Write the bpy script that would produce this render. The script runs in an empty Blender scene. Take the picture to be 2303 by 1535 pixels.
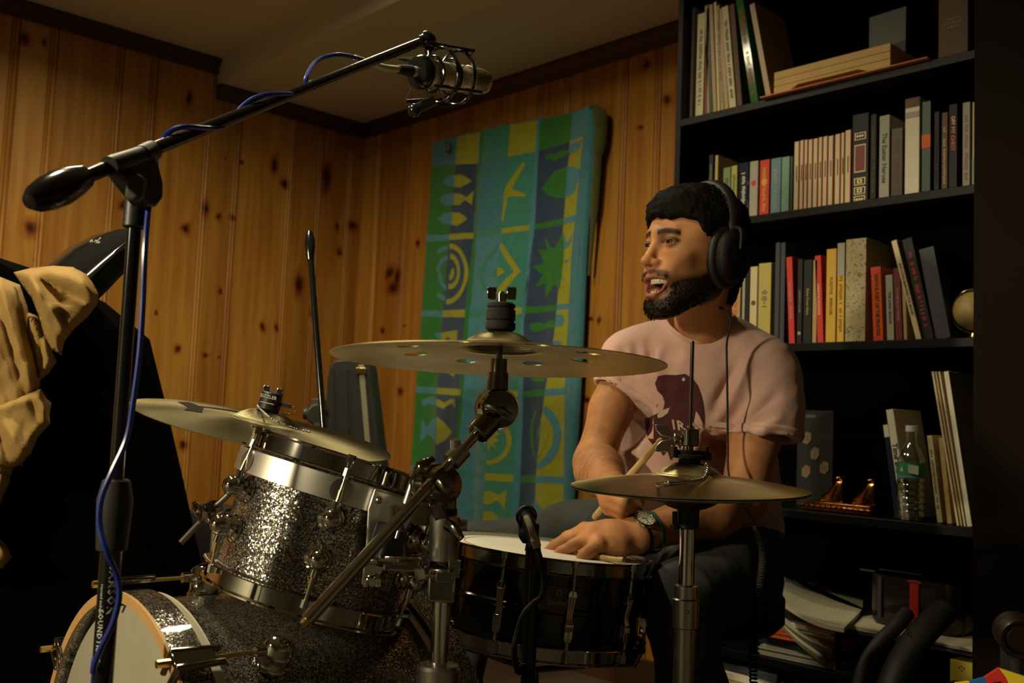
import bpy, bmesh, math, random
import numpy as np
from mathutils import Vector, Matrix, noise
from mathutils.bvhtree import BVHTree
random.seed(7)
SC = bpy.context.scene
COL = SC.collection
PI = math.pi
R_ = math.radians

# ---------------------------------------------------------------- camera
FPX, CX, CY = 2239.0, 1151.5, 767.5
PITCH, ROLL, YAW = R_(4.55), R_(2.309), R_(-46.95)
CAM = Vector((3.8948, -2.6307, 0.86))
_c, _s = math.cos(YAW), math.sin(YAW)
FW = Vector((_s*math.cos(PITCH), _c*math.cos(PITCH), math.sin(PITCH)))
_r0 = Vector((_c, -_s, 0)); _u0 = _r0.cross(FW)
RT = math.cos(ROLL)*_r0 + math.sin(ROLL)*_u0
UP = -math.sin(ROLL)*_r0 + math.cos(ROLL)*_u0
def ray(x, y): return FW + RT*((x-CX)/FPX) + UP*((CY-y)/FPX)
def at(x, y, d): return CAM + ray(x, y)*d
def onY(x, y, Y=0.0):
    q = ray(x, y); return CAM + q*((Y-CAM.y)/q.y)
def onX(x, y, X=0.0):
    q = ray(x, y); return CAM + q*((X-CAM.x)/q.x)
def onZ(x, y, Z=0.0):
    q = ray(x, y); return CAM + q*((Z-CAM.z)/q.z)
cam_d = bpy.data.cameras.new('camera'); cam = bpy.data.objects.new('camera', cam_d); COL.objects.link(cam)
cam.matrix_world = Matrix.Translation(CAM) @ Matrix((RT, UP, -FW)).transposed().to_4x4()
cam_d.sensor_width = 36; cam_d.lens = 36*FPX/2303
cam_d.clip_start = 0.02; cam_d.clip_end = 60
cam_d.dof.use_dof = True; cam_d.dof.focus_distance = 1.5; cam_d.dof.aperture_fstop = 6.3
SC.camera = cam
SC.view_settings.view_transform = 'Standard'; SC.view_settings.look = 'None'
SC.view_settings.gamma = 1; SC.view_settings.use_curve_mapping = False
SC.view_settings.exposure = 0.0
SC.cycles.use_denoising = True
SC.cycles.sample_clamp_indirect = 3.0
SC.cycles.max_bounces = 8

# ---------------------------------------------------------------- light
W = bpy.data.worlds.new('world'); SC.world = W; W.use_nodes = True
W.node_tree.nodes['Background'].inputs[0].default_value = (1, .75, .45, 1)
W.node_tree.nodes['Background'].inputs[1].default_value = 0.0
def lamp(loc, power, col=(1, .86, .55), size=.20, spread=175, aim=None):
    l = bpy.data.lights.new('ceiling_lamp_glow', 'AREA'); l.shape = 'DISK'; l.size = size; l.energy = power; l.color = col
    l.spread = R_(spread)
    o = bpy.data.objects.new('ceiling_lamp_glow', l); COL.objects.link(o); o.location = loc
    if aim is not None:
        o.rotation_euler = (Vector(aim)-Vector(loc)).to_track_quat('-Z', 'Y').to_euler()
    return o
LAMPS = [((1.80, -1.18, 2.31), 7, 176), ((2.25, -2.20, 2.31), 20, 172), ((1.0, -1.75, 2.31), 9, 160)]
LSTAND = (2.55, -3.95, 1.50)
_l = bpy.data.lights.new('reading_lamp_glow', 'SPOT'); _l.energy = 150; _l.color = (1, .84, .52); _l.spot_size = R_(150); _l.spot_blend = .22; _l.shadow_soft_size = .07
_o = bpy.data.objects.new('reading_lamp_glow', _l); COL.objects.link(_o); _o.location = LSTAND
_o.rotation_euler = Vector((-.36*math.cos(R_(66)), .93*math.cos(R_(66)), -math.sin(R_(66)))).to_track_quat('-Z', 'Y').to_euler()
for _p, _e, _sp in LAMPS: lamp(_p, _e, spread=_sp)

# ---------------------------------------------------------------- materials
def _lin(c):
    return tuple(((x/255)/12.92 if x/255 <= .04045 else ((x/255+.055)/1.055)**2.4) for x in c)
_M = {}
def mat(name, rgb, rough=.6, metal=0.0, spec=.5, bump=0.0, bscale=200, vary=0.0, vscale=8, coat=0.0, sheen=0.0, trans=0.0, alpha=1.0, ior=1.45):
    """rgb is linear albedo"""
    if name in _M: return _M[name]
    m = bpy.data.materials.new(name); m.use_nodes = True; nt = m.node_tree
    b = nt.nodes['Principled BSDF']
    b.inputs['Base Color'].default_value = (*rgb, 1); b.inputs['Roughness'].default_value = rough
    b.inputs['Metallic'].default_value = metal; b.inputs['Specular IOR Level'].default_value = spec
    b.inputs['Coat Weight'].default_value = coat; b.inputs['Sheen Weight'].default_value = sheen
    b.inputs['Transmission Weight'].default_value = trans; b.inputs['IOR'].default_value = ior
    b.inputs['Alpha'].default_value = alpha
    tc = nt.nodes.new('ShaderNodeTexCoord')
    n = nt.nodes.new('ShaderNodeTexNoise'); n.inputs['Scale'].default_value = vscale; n.inputs['Detail'].default_value = 5
    nt.links.new(tc.outputs['Object'], n.inputs['Vector'])
    mx = nt.nodes.new('ShaderNodeMix'); mx.data_type = 'RGBA'
    v = vary if vary else .06
    mx.inputs[6].default_value = (*[c*(1-v) for c in rgb], 1); mx.inputs[7].default_value = (*[min(1, c*(1+v)) for c in rgb], 1)
    nt.links.new(n.outputs['Fac'], mx.inputs[0]); nt.links.new(mx.outputs[2], b.inputs['Base Color'])
    if bump:
        nb = nt.nodes.new('ShaderNodeTexNoise'); nb.inputs['Scale'].default_value = bscale; nb.inputs['Detail'].default_value = 3
        nt.links.new(tc.outputs['Object'], nb.inputs['Vector'])
        bp = nt.nodes.new('ShaderNodeBump'); bp.inputs['Strength'].default_value = bump; bp.inputs['Distance'].default_value = .002
        nt.links.new(nb.outputs['Fac'], bp.inputs['Height']); nt.links.new(bp.outputs[0], b.inputs['Normal'])
    _M[name] = m; return m
def N(nt, t, **kw):
    n = nt.nodes.new(t)
    for k, v in kw.items():
        if k == 'inp':
            for i, x in v.items():
                if isinstance(x, bpy.types.NodeSocket): nt.links.new(x, n.inputs[i])
                else: n.inputs[i].default_value = x
        else: setattr(n, k, v)
    return n
def math_(nt, op, a, b=None, clamp=False):
    n = nt.nodes.new('ShaderNodeMath'); n.operation = op; n.use_clamp = clamp
    for i, x in enumerate((a, b)):
        if x is None: continue
        if isinstance(x, bpy.types.NodeSocket): nt.links.new(x, n.inputs[i])
        else: n.inputs[i].default_value = x
    return n.outputs[0]
def ramp(nt, fac, stops):
    r = nt.nodes.new('ShaderNodeValToRGB'); e = r.color_ramp.elements
    while len(e) < len(stops): e.new(.5)
    for k, (p, c) in enumerate(stops):
        e[k].position = p; e[k].color = (*c, 1) if len(c) == 3 else c
    nt.links.new(fac, r.inputs[0]); return r.outputs[0]

chrome = mat('chrome', (.62, .60, .56), .07, 1.0, bump=.02, bscale=60)
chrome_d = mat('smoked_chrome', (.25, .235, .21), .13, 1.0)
steel = mat('satin_steel', (.52, .50, .46), .3, 1.0)
brushed = mat('brushed_aluminium', (.85, .82, .76), .36, 1.0)
brass = mat('brass_rod', (.75, .56, .22), .25, 1.0)
blk_plastic = mat('black_plastic', (.012, .012, .012), .45, bump=.1, bscale=300)
blk_gloss = mat('glossy_black_metal', (.008, .008, .008), .16, 0.0, .6)
blk_rubber = mat('black_rubber', (.014, .014, .013), .7)
dark_metal = mat('matt_dark_metal', (.03, .03, .028), .4, .6)
paint_black = mat('black_painted_wood', (.0028, .003, .0034), .42, spec=.25, vary=.3, bump=.15, bscale=90)
blue_cable = mat('blue_cable_jacket', (.01, .03, .25), .25)
felt = mat('black_felt', (.02, .02, .018), .95, bump=.6, bscale=500)
drumskin = mat('coated_drum_skin', (.62, .58, .50), .55, vary=.1, vscale=14)
stick_wood = mat('hickory_stick', (.55, .38, .15), .45, vary=.2, vscale=60)
paper = mat('paper', (.62, .57, .44), .8, vary=.1)

# ---------------------------------------------------------------- mesh helpers
def frame(z, x=None):
    z = Vector(z).normalized()
    if x is None: x = Vector((0, 0, 1)) if abs(z.z) < .9 else Vector((1, 0, 0))
    x = Vector(x); x = (x - z*x.dot(z)).normalized(); y = z.cross(x)
    return Matrix((x, y, z)).transposed()
class MB:
    def __init__(s): s.v = []; s.f = []; s.mi = []; s.cur = 0
    def add(s, vs, fs):
        o = len(s.v); s.v += [Vector(v) for v in vs]; s.f += [tuple(i+o for i in f) for f in fs]; s.mi += [s.cur]*len(fs); return s
    def box(s, c, size, rot=None):
        c = Vector(c); h = Vector(size)/2; rot = rot or Matrix.Identity(3)
        vs = [c + rot @ Vector((a*h.x, b*h.y, d*h.z)) for d in (-1, 1) for b in (-1, 1) for a in (-1, 1)]
        return s.add(vs, [(0, 2, 3, 1), (4, 5, 7, 6), (0, 1, 5, 4), (2, 6, 7, 3), (0, 4, 6, 2), (1, 3, 7, 5)])
    def lathe(s, prof, o=(0, 0, 0), axis=(0, 0, 1), seg=32, x=None, closed=False):
        """prof: (r, z) pairs"""
        m = frame(axis, x); o = Vector(o); vs = []; fs = []
        for r, z in prof:
            for k in range(seg):
                a = 2*PI*k/seg; vs.append(o + m @ Vector((r*math.cos(a), r*math.sin(a), z)))
        n = len(prof)
        for i in range(n if closed else n-1):
            for k in range(seg):
                k2 = (k+1) % seg; j = (i+1) % n
                fs.append((i*seg+k, i*seg+k2, j*seg+k2, j*seg+k))
        if not closed:
            if prof[0][0] > 1e-5: fs.append(tuple(range(seg-1, -1, -1)))
            if prof[-1][0] > 1e-5: fs.append(tuple((n-1)*seg+k for k in range(seg)))
        return s.add(vs, fs)
    def cyl(s, a, b, r, r2=None, seg=20, bev=0.0):
        a = Vector(a); b = Vector(b); r2 = r if r2 is None else r2; L = (b-a).length
        if bev: pr = [(r-bev, 0), (r, bev), (r2, L-bev), (r2-bev, L)]
        else: pr = [(r, 0), (r2, L)]
        return s.lathe(pr, a, b-a, seg)
    def sphere(s, c, r, seg=16, sc=(1, 1, 1), rot=None):
        n = max(6, seg//2); rot = rot or Matrix.Identity(3); c = Vector(c); vs = []; fs = []
        for i in range(n+1):
            t = PI*i/n
            for k in range(seg):
                a = 2*PI*k/seg
                vs.append(c + rot @ Vector((r*sc[0]*math.sin(t)*math.cos(a), r*sc[1]*math.sin(t)*math.sin(a), r*sc[2]*math.cos(t))))
        for i in range(n):
            for k in range(seg):
                k2 = (k+1) % seg; fs.append((i*seg+k, (i+1)*seg+k, (i+1)*seg+k2, i*seg+k2))
        return s.add(vs, fs)
    def tube(s, pts, r, seg=8, closed=False, caps=True, flat=None):
        pts = [Vector(p) for p in pts]; n = len(pts); vs = []; fs = []
        up = None
        for i, p in enumerate(pts):
            if closed: t = pts[(i+1) % n]-pts[i-1]
            else: t = pts[min(i+1, n-1)]-pts[max(i-1, 0)]
            t.normalize()
            if up is None: up = Vector((0, 0, 1)) if abs(t.z) < .9 else Vector((1, 0, 0))
            up = (up - t*up.dot(t)).normalized(); w = t.cross(up)
            rr = r[i] if isinstance(r, (list, tuple)) else r
            for k in range(seg):
                a = 2*PI*k/seg
                vs.append(p + up*(rr*math.cos(a)) + w*(rr*math.sin(a)*(flat or 1)))
        m = n if closed else n-1
        for i in range(m):
            j = (i+1) % n
            for k in range(seg):
                k2 = (k+1) % seg; fs.append((i*seg+k, i*seg+k2, j*seg+k2, j*seg+k))
        if not closed and caps:
            fs.append(tuple(range(seg-1, -1, -1))); fs.append(tuple((n-1)*seg+k for k in range(seg)))
        return s.add(vs, fs)
    def prism(s, poly, o, xa, ya, th):
        """poly 2D outline in plane o + x*xa + y*ya, thickness th along -normal both sides"""
        o = Vector(o); xa = Vector(xa); ya = Vector(ya); nz = xa.cross(ya).normalized()*(th/2)
        n = len(poly)
        vs = [o + xa*p[0] + ya*p[1] - nz for p in poly] + [o + xa*p[0] + ya*p[1] + nz for p in poly]
        fs = [tuple(range(n-1, -1, -1)), tuple(range(n, 2*n))] + [(i, (i+1) % n, n+(i+1) % n, n+i) for i in range(n)]
        return s.add(vs, fs)
    def ring(s, c, axis, R, w, h, seg=64, x=None):
        """rectangular-section ring: radial thickness w, height h centred"""
        return s.lathe([(R-w, -h/2), (R, -h/2), (R, h/2), (R-w, h/2)], c, axis, seg, x, closed=True)
    def torus(s, c, axis, R, r, seg=48, sec=8, x=None):
        return s.lathe([(R+r*math.cos(2*PI*k/sec), r*math.sin(2*PI*k/sec)) for k in range(sec)], c, axis, seg, x, closed=True)
    def build(s, name, material, parent=None, bevel=0.0, bseg=2, ang=38, smooth=True, sub=0):
        me = bpy.data.meshes.new(name)
        off = parent.matrix_world.translation if parent is not None else Vector()
        if parent is not None:
            off = Vector(parent.location); pp = parent.parent
            while pp is not None: off = off + Vector(pp.location); pp = pp.parent
        me.from_pydata([tuple(v-off) for v in s.v], [], s.f)
        for m in (material if isinstance(material, (list, tuple)) else [material]): me.materials.append(m)
        me.polygons.foreach_set('material_index', s.mi)
        bm = bmesh.new(); bm.from_mesh(me); bmesh.ops.recalc_face_normals(bm, faces=bm.faces); bm.to_mesh(me); bm.free()
        if smooth:
            me.polygons.foreach_set('use_smooth', [True]*len(me.polygons)); me.set_sharp_from_angle(angle=R_(ang))
        o = bpy.data.objects.new(name, me); COL.objects.link(o)
        if parent is not None: o.parent = parent
        if bevel:
            b = o.modifiers.new('bevel', 'BEVEL'); b.width = bevel; b.segments = bseg; b.limit_method = 'ANGLE'; b.angle_limit = R_(35)
        if sub:
            b = o.modifiers.new('sub', 'SUBSURF'); b.levels = sub; b.render_levels = sub
        return o
def thing(name, label, cat, loc, group=None):
    o = bpy.data.objects.new(name, None); COL.objects.link(o); o.location = loc; o.empty_display_size = .05
    return tag(o, label, cat, group)
def tag(o, label, cat, group=None, kind=None):
    o['label'] = label
    if cat: o['category'] = cat
    if group: o['group'] = group
    if kind: o['kind'] = kind
    return o
def struct(o): o['kind'] = 'structure'; return o
def part(parent, name, material, fn, label=None, **kw):
    b = MB(); fn(b); o = b.build(name, material, parent, **kw)
    if label: o['label'] = label
    return o
def bez(p, n=24):
    """Catmull-Rom through points"""
    p = [Vector(q) for q in p]; p = [p[0]*2-p[1]] + p + [p[-1]*2-p[-2]]; out = []
    for i in range(1, len(p)-2):
        for k in range(n):
            t = k/n; a, b, c, d = p[i-1:i+3]
            out.append(.5*((2*b)+(c-a)*t+(2*a-5*b+4*c-d)*t*t+(3*b-a-3*c+d)*t**3))
    out.append(p[-2]); return out
def text_mesh(body, size, font_bold=False, spacing=1.0, align='CENTER', shear=0.0, res=2):
    """returns a 2D triangulated mesh (verts, faces) of the writing, centred on the origin"""
    c = bpy.data.curves.new('t', 'FONT'); c.body = body; c.size = size; c.align_x = align; c.align_y = 'CENTER'; c.shear = shear
    c.space_character = spacing; c.resolution_u = res; c.fill_mode = 'FRONT' if hasattr(c, 'fill_mode') else c.fill_mode
    if font_bold: c.offset = size*.02
    o = bpy.data.objects.new('t', c); COL.objects.link(o)
    dg = bpy.context.evaluated_depsgraph_get(); me = bpy.data.meshes.new_from_object(o.evaluated_get(dg))
    vs = [v.co.copy() for v in me.vertices]; fs = [tuple(p.vertices) for p in me.polygons]
    bpy.data.objects.remove(o); bpy.data.curves.remove(c); bpy.data.meshes.remove(me)
    return vs, fs
def add_text(mb, body, size, o, xa, ya, **kw):
    vs, fs = text_mesh(body, size, **kw); o = Vector(o); xa = Vector(xa); ya = Vector(ya)
    return mb.add([o + xa*v.x + ya*v.y for v in vs], fs)
# ---------------------------------------------------------------- the room
X1, Y1 = 5.3, -4.4          # far extents behind the camera
ZC, ZS, YS = 2.332, 2.227, -.76   # ceiling, soffit underside, soffit edge
def pine(name, axis, knots):
    """knotty pine: axis 0 -> planks laid out along x, 1 -> along y; knots as (u, z, ru, rz)"""
    m = bpy.data.materials.new(name); m.use_nodes = True; nt = m.node_tree; b = nt.nodes['Principled BSDF']
    tc = N(nt, 'ShaderNodeTexCoord'); sx = N(nt, 'ShaderNodeSeparateXYZ', inp={0: tc.outputs['Object']})
    u = sx.outputs[axis]; z = sx.outputs[2]
    at_ = N(nt, 'ShaderNodeAttribute', attribute_name='tone'); tone = at_.outputs['Fac']
    uv = N(nt, 'ShaderNodeCombineXYZ', inp={0: u, 1: z, 2: 0.0})
    wn = N(nt, 'ShaderNodeTexNoise', inp={'Vector': uv.outputs[0], 'Scale': 14.0, 'Detail': 3.0})
    wob = N(nt, 'ShaderNodeVectorMath', operation='SUBTRACT', inp={0: wn.outputs['Color'], 1: (.5, .5, .5)})
    wob2 = N(nt, 'ShaderNodeVectorMath', operation='MULTIPLY', inp={0: wob.outputs[0], 1: (.030, .05, 0)})
    uvd = N(nt, 'ShaderNodeVectorMath', operation='ADD', inp={0: uv.outputs[0], 1: wob2.outputs[0]}).outputs[0]
    dmin = None
    for (cu, cz, ru, rz) in knots:
        s = N(nt, 'ShaderNodeVectorMath', operation='SUBTRACT', inp={0: uvd, 1: (cu, cz, 0)})
        q = N(nt, 'ShaderNodeVectorMath', operation='MULTIPLY', inp={0: s.outputs[0], 1: (1/ru, 1/rz, 0)})
        L = N(nt, 'ShaderNodeVectorMath', operation='LENGTH', inp={0: q.outputs[0]}).outputs['Value']
        dmin = L if dmin is None else math_(nt, 'MINIMUM', dmin, L)
    # small random pin knots everywhere
    vs = N(nt, 'ShaderNodeVectorMath', operation='MULTIPLY', inp={0: uvd, 1: (7.0, 3.2, 1)})
    vor = N(nt, 'ShaderNodeTexVoronoi', inp={'Vector': vs.outputs[0], 'Scale': 1.0})
    pin = math_(nt, 'MULTIPLY', vor.outputs['Distance'], 48.0)
    dmin = math_(nt, 'MINIMUM', dmin, math_(nt, 'ADD', pin, .45))
    infl = math_(nt, 'POWER', 2.718, math_(nt, 'MULTIPLY', dmin, -.55))
    # grain
    shift = math_(nt, 'MULTIPLY', tone, 37.0)
    gu = math_(nt, 'ADD', math_(nt, 'ADD', u, math_(nt, 'MULTIPLY', infl, .035)), shift)
    gv = N(nt, 'ShaderNodeCombineXYZ', inp={0: math_(nt, 'MULTIPLY', gu, 34.0), 1: math_(nt, 'MULTIPLY', z, 1.15), 2: shift})
    g = N(nt, 'ShaderNodeTexNoise', inp={'Vector': gv.outputs[0], 'Scale': 1.0, 'Detail': 5.0, 'Roughness': .6, 'Distortion': .5})
    gv2 = N(nt, 'ShaderNodeCombineXYZ', inp={0: math_(nt, 'MULTIPLY', gu, 9.0), 1: math_(nt, 'MULTIPLY', z, 1.6), 2: shift})
    g2 = N(nt, 'ShaderNodeTexNoise', inp={'Vector': gv2.outputs[0], 'Scale': 1.0, 'Detail': 4.0})
    gf = math_(nt, 'ADD', math_(nt, 'MULTIPLY', g.outputs['Fac'], .6), math_(nt, 'MULTIPLY', g2.outputs['Fac'], .4))
    base = ramp(nt, gf, [(.28, (.24, .090, .013)), (.47, (.37, .165, .026)), (.6, (.46, .232, .043)), (.78, (.51, .28, .062))])
    tn = N(nt, 'ShaderNodeMix', data_type='RGBA', inp={0: tone, 6: (.62, .50, .38, 1), 7: (1.1, 1.08, 1.0, 1)})
    mul = N(nt, 'ShaderNodeMix', data_type='RGBA', blend_type='MULTIPLY', inp={0: 1.0, 6: base, 7: tn.outputs[2]})
    kn = ramp(nt, math_(nt, 'MULTIPLY', dmin, .25), [(0, (.07, .032, .016)), (.12, (.12, .050, .022)), (.22, (.42, .20, .09)), (.34, (.78, .60, .46)), (.55, (1, 1, 1))])
    fin = N(nt, 'ShaderNodeMix', data_type='RGBA', blend_type='MULTIPLY', inp={0: 1.0, 6: mul.outputs[2], 7: kn})
    nt.links.new(fin.outputs[2], b.inputs['Base Color'])
    b.inputs['Roughness'].default_value = .42; b.inputs['Specular IOR Level'].default_value = .35
    bp = N(nt, 'ShaderNodeBump', inp={'Strength': .12, 'Distance': .002, 'Height': g.outputs['Fac']})
    nt.links.new(bp.outputs[0], b.inputs['Normal'])
    return m
KL = [(57,85,10,10),(98,93,5,5),(140,393,12,8),(68,513,15,15),(277,463,9,9),(425,223,7,16),(617,370,8,20),(640,411,8,11),(508,356,3,3),(544,366,4,5),(492,488,6,6),(522,490,6,6),(417,515,8,10),(462,470,7,16),(399,783,6,9),(463,797,5,5),(491,804,3,3),(495,656,4,7),(592,735,6,10),(623,736,5,8),(672,640,9,24),(702,700,6,10),(758,510,4,8),(793,510,10,12),(763,567,7,9),(357,990,10,8),(413,998,7,10),(735,400,9,30),(203,412,5,5),(20,700,9,12),(350,700,4,5)]
KR = [(885,645,13,14),(877,612,9,14),(893,625,7,20),(861,742,5,7),(940,546,4,8),(1452,145,8,9),(1439,285,6,6),(1327,715,6,5),(1347,716,4,8),(1500,225,9,10),(910,730,3,3),(900,880,7,9),(1320,900,7,6),(1360,1000,5,7)]
kl = []
for x, y, a, b_ in KL:
    p = onX(x, y); q = onX(x+a, y); kl.append((p.y, p.z, abs(q.y-p.y)*.88, b_*(p-CAM).length/FPX*.88))
kr = []
for x, y, a, b_ in KR:
    p = onY(x, y); q = onY(x+a, y); kr.append((p.x, p.z, abs(q.x-p.x)*.88, b_*(p-CAM).length/FPX*.88))
pine_l = pine('knotty_pine_left', 1, kl); pine_r = pine('knotty_pine_back', 0, kr)
def planks(name, joints, lo, hi, P, nrm, material, tones=None, z1=ZC, seed=1):
    """wall of tongue-and-groove boards with a double bead at each joint; P(u,z,d) -> world point, d off the wall"""
    rnd = random.Random(seed); prof = [(lo, 0)]; tone = []
    cur = rnd.uniform(.3, .9); k = 0
    js = [j for j in sorted(joints) if lo < j < hi]
    tl = []
    for j in js:
        pts = [(j-.030, 0), (j-.0275, -.005), (j-.025, -.001), (j-.021, .0015), (j-.017, -.001), (j-.0145, -.005), (j-.012, -.001), (j-.007, .0015), (j-.003, -.001), (j-.0005, -.009), (j+.001, -.009), (j+.004, 0)]
        prof += pts
        t = tones[k] if tones and k < len(tones) else rnd.uniform(.15, .95); k += 1
        tl += [t]*len(pts)
    prof.append((hi, 0)); tl.append(tones[k] if tones and k < len(tones) else rnd.uniform(.2, .9))
    n = len(prof); b = MB()
    vs = [P(u, 0, d) for u, d in prof] + [P(u, z1, d) for u, d in prof]
    b.add(vs, [(i, i+1, n+i+1, n+i) for i in range(n-1)])
    o = b.build(name, material, smooth=False); me = o.data
    a = me.attributes.new('tone', 'FLOAT', 'FACE')
    tt = tl[:n-1] if len(tl) >= n-1 else tl+[.5]*(n-1-len(tl))
    a.data.foreach_set('value', tt)
    return struct(o)
jl = [-.060, -.222, -.374, -.635, -.773, -1.018, -1.156, -1.407, -1.544, -1.79, -1.93, -2.18, -2.32, -2.57, -2.71, -2.96, -3.1, -3.35, -3.49, -3.74, -3.88, -4.13]
tones_l = [.5]*13 + [.75, .80, .70, .62, .85, .42, .95, .38, .50, .30, .70, .45]
planks('wall_left', jl, Y1, 0, lambda u, z, d: Vector((d, u, z)), None, pine_l, tones=tones_l, seed=3)
jr = [.14, .362, .597, .773, .966, 1.2, 1.34, 1.628, 1.779, 2.03, 2.17, 2.42, 2.56, 2.81, 2.95, 3.2, 3.34, 3.59, 3.73, 3.98, 4.12, 4.4, 4.55, 4.8, 5.0]
planks('wall_back', jr, 0, X1, lambda u, z, d: Vector((u, -d, z)), None, pine_r, tones=[.75, .35, .6, .3, .55, .6, .5, .55, .8, .6], seed=5)
jj = [i*.39+.2+(0 if k == 0 else .14) for i in range(-14, 15) for k in (0, 1)]
plaster = mat('grey_green_plaster', (.20, .20, .16), .8, vary=.1, bump=.2, bscale=60)
b = MB(); b.box((X1+.05, Y1/2, ZC/2), (.10, -Y1, ZC)); struct(b.build('wall_right', plaster))
b = MB(); b.box((X1/2, Y1-.05, ZC/2), (X1, .10, ZC)); struct(b.build('wall_front', plaster))
ceil_m = mat('ceiling_paint', (.64, .61, .50), .85, vary=.06, vscale=3, bump=.2, bscale=120)
carpet = mat('brown_carpet', (.07, .045, .028), .95, vary=.25, vscale=30, bump=.8, bscale=400)
b = MB(); b.box((X1/2, (Y1+YS)/2, ZC+.05), (X1, YS-Y1, .10)); struct(b.build('ceiling', ceil_m))
b = MB(); b.box((X1/2, YS/2, (ZS+ZC+.1)/2), (X1, -YS, ZC+.1-ZS)); struct(b.build('ceiling', ceil_m, bevel=.004))
b = MB(); b.box((X1/2, Y1/2, -.05), (X1, -Y1, .10)); struct(b.build('floor', carpet))
trim_m = mat('dark_stained_trim', (.055, .022, .008), .45, vary=.25, vscale=20)
def crown(name, a, b_, inn, z):
    """small cove moulding from a to b_, projecting along inn, top at z"""
    m = MB(); a = Vector(a); b_ = Vector(b_); inn = Vector(inn)
    pr = [(0, -.062), (.008, -.062), (.011, -.055), (.013, -.045), (.020, -.026), (.032, -.013), (.036, -.010), (.036, 0), (0, 0)]
    n = len(pr)
    vs = [p + inn*x + Vector((0, 0, z+y)) for p in (a, b_) for x, y in pr]
    m.add(vs, [(i, (i+1) % n, n+(i+1) % n, n+i) for i in range(n)] + [tuple(range(n)), tuple(range(2*n-1, n-1, -1))])
    return struct(m.build(name, trim_m))
crown('trim_1', (0, YS-.0, 0), (0, Y1, 0), (1, 0, 0), ZC)
crown('trim_2', (0, 0, 0), (0, YS, 0), (1, 0, 0), ZS)
crown('trim_3', (0, 0, 0), (X1, 0, 0), (0, -1, 0), ZS)
crown('trim_4', (X1, 0, 0), (X1, YS, 0), (-1, 0, 0), ZS)
for nm, a, c, s in (('baseboard_left', (.008, Y1/2, .05), (.016, -Y1, .1), 0), ('baseboard_back', (X1/2, -.008, .05), (X1, .016, .1), 0)):
    m = MB(); m.box(a, c); struct(m.build(nm, trim_m, bevel=.003))
# ceiling cans that hold the lamps
for _p, _e, _sp in LAMPS:
    t = thing('recessed_light', 'round white recessed ceiling light %s' % ('in front of the beach towel' if _p[0] == 1.8 else 'nearest the left wall' if _p[0] == 1.0 else 'over the rack tom'), 'ceiling light', (_p[0], _p[1], ZC))
    part(t, 'trim_ring', mat('white_enamel', (.7, .68, .62), .4), lambda b: b.ring((_p[0], _p[1], ZC-.004), (0, 0, 1), .085, .02, .01))
# reading lamp with a metal cone shade, in the part of the room to the left of the camera
lx, ly, lz = LSTAND
fl_ = thing('floor_lamp', 'standing lamp with a dark metal cone shade in the unseen end of the room', 'floor lamp', (lx, ly, 0))
part(fl_, 'base', blk_plastic, lambda b: b.lathe([(.0001, .0005), (.14, .0005), (.14, .015), (.02, .03), (.0001, .03)], (lx+.05, ly-.12, 0), (0, 0, 1), 40))
part(fl_, 'pole', brass, lambda b: b.tube([(lx+.05, ly-.12, .02), (lx+.05, ly-.12, lz+.12), (lx+.04, ly-.08, lz+.20), (lx, ly, lz+.16)], .009, 10))
part(fl_, 'lamp_shade', dark_metal, lambda b: b.lathe([(.03, .165), (.10, .095), (.098, .095), (.028, .16)], (lx, ly, lz), (0, 0, 1), 48, closed=True))
# ---------------------------------------------------------------- drum kit
def glitter_mat(name, base, dens=1.0):
    m = bpy.data.materials.new(name); m.use_nodes = True; nt = m.node_tree; b = nt.nodes['Principled BSDF']
    tc = N(nt, 'ShaderNodeTexCoord')
    v = N(nt, 'ShaderNodeTexVoronoi', inp={'Vector': tc.outputs['Object'], 'Scale': 700.0})
    s = N(nt, 'ShaderNodeVectorMath', operation='SUBTRACT', inp={0: v.outputs['Color'], 1: (.5, .5, .5)})
    sc = N(nt, 'ShaderNodeVectorMath', operation='SCALE', inp={0: s.outputs[0], 'Scale': .34})
    g = N(nt, 'ShaderNodeNewGeometry')
    a = N(nt, 'ShaderNodeVectorMath', operation='ADD', inp={0: g.outputs['Normal'], 1: sc.outputs[0]})
    nn = N(nt, 'ShaderNodeVectorMath', operation='NORMALIZE', inp={0: a.outputs[0]})
    nt.links.new(nn.outputs[0], b.inputs['Normal'])
    sp = N(nt, 'ShaderNodeSeparateColor', inp={0: v.outputs['Color']})
    col = ramp(nt, sp.outputs[1], [(.2, [c*.12 for c in base]), (.6, [c*.55 for c in base]), (.85, [min(1, c*1.9) for c in base])])
    nt.links.new(col, b.inputs['Base Color'])
    b.inputs['Metallic'].default_value = .85; b.inputs['Roughness'].default_value = .17
    b.inputs['Coat Weight'].default_value = .6; b.inputs['Coat Roughness'].default_value = .06
    return m
glit = glitter_mat('silver_glitter_wrap', (.42, .39, .35))
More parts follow.
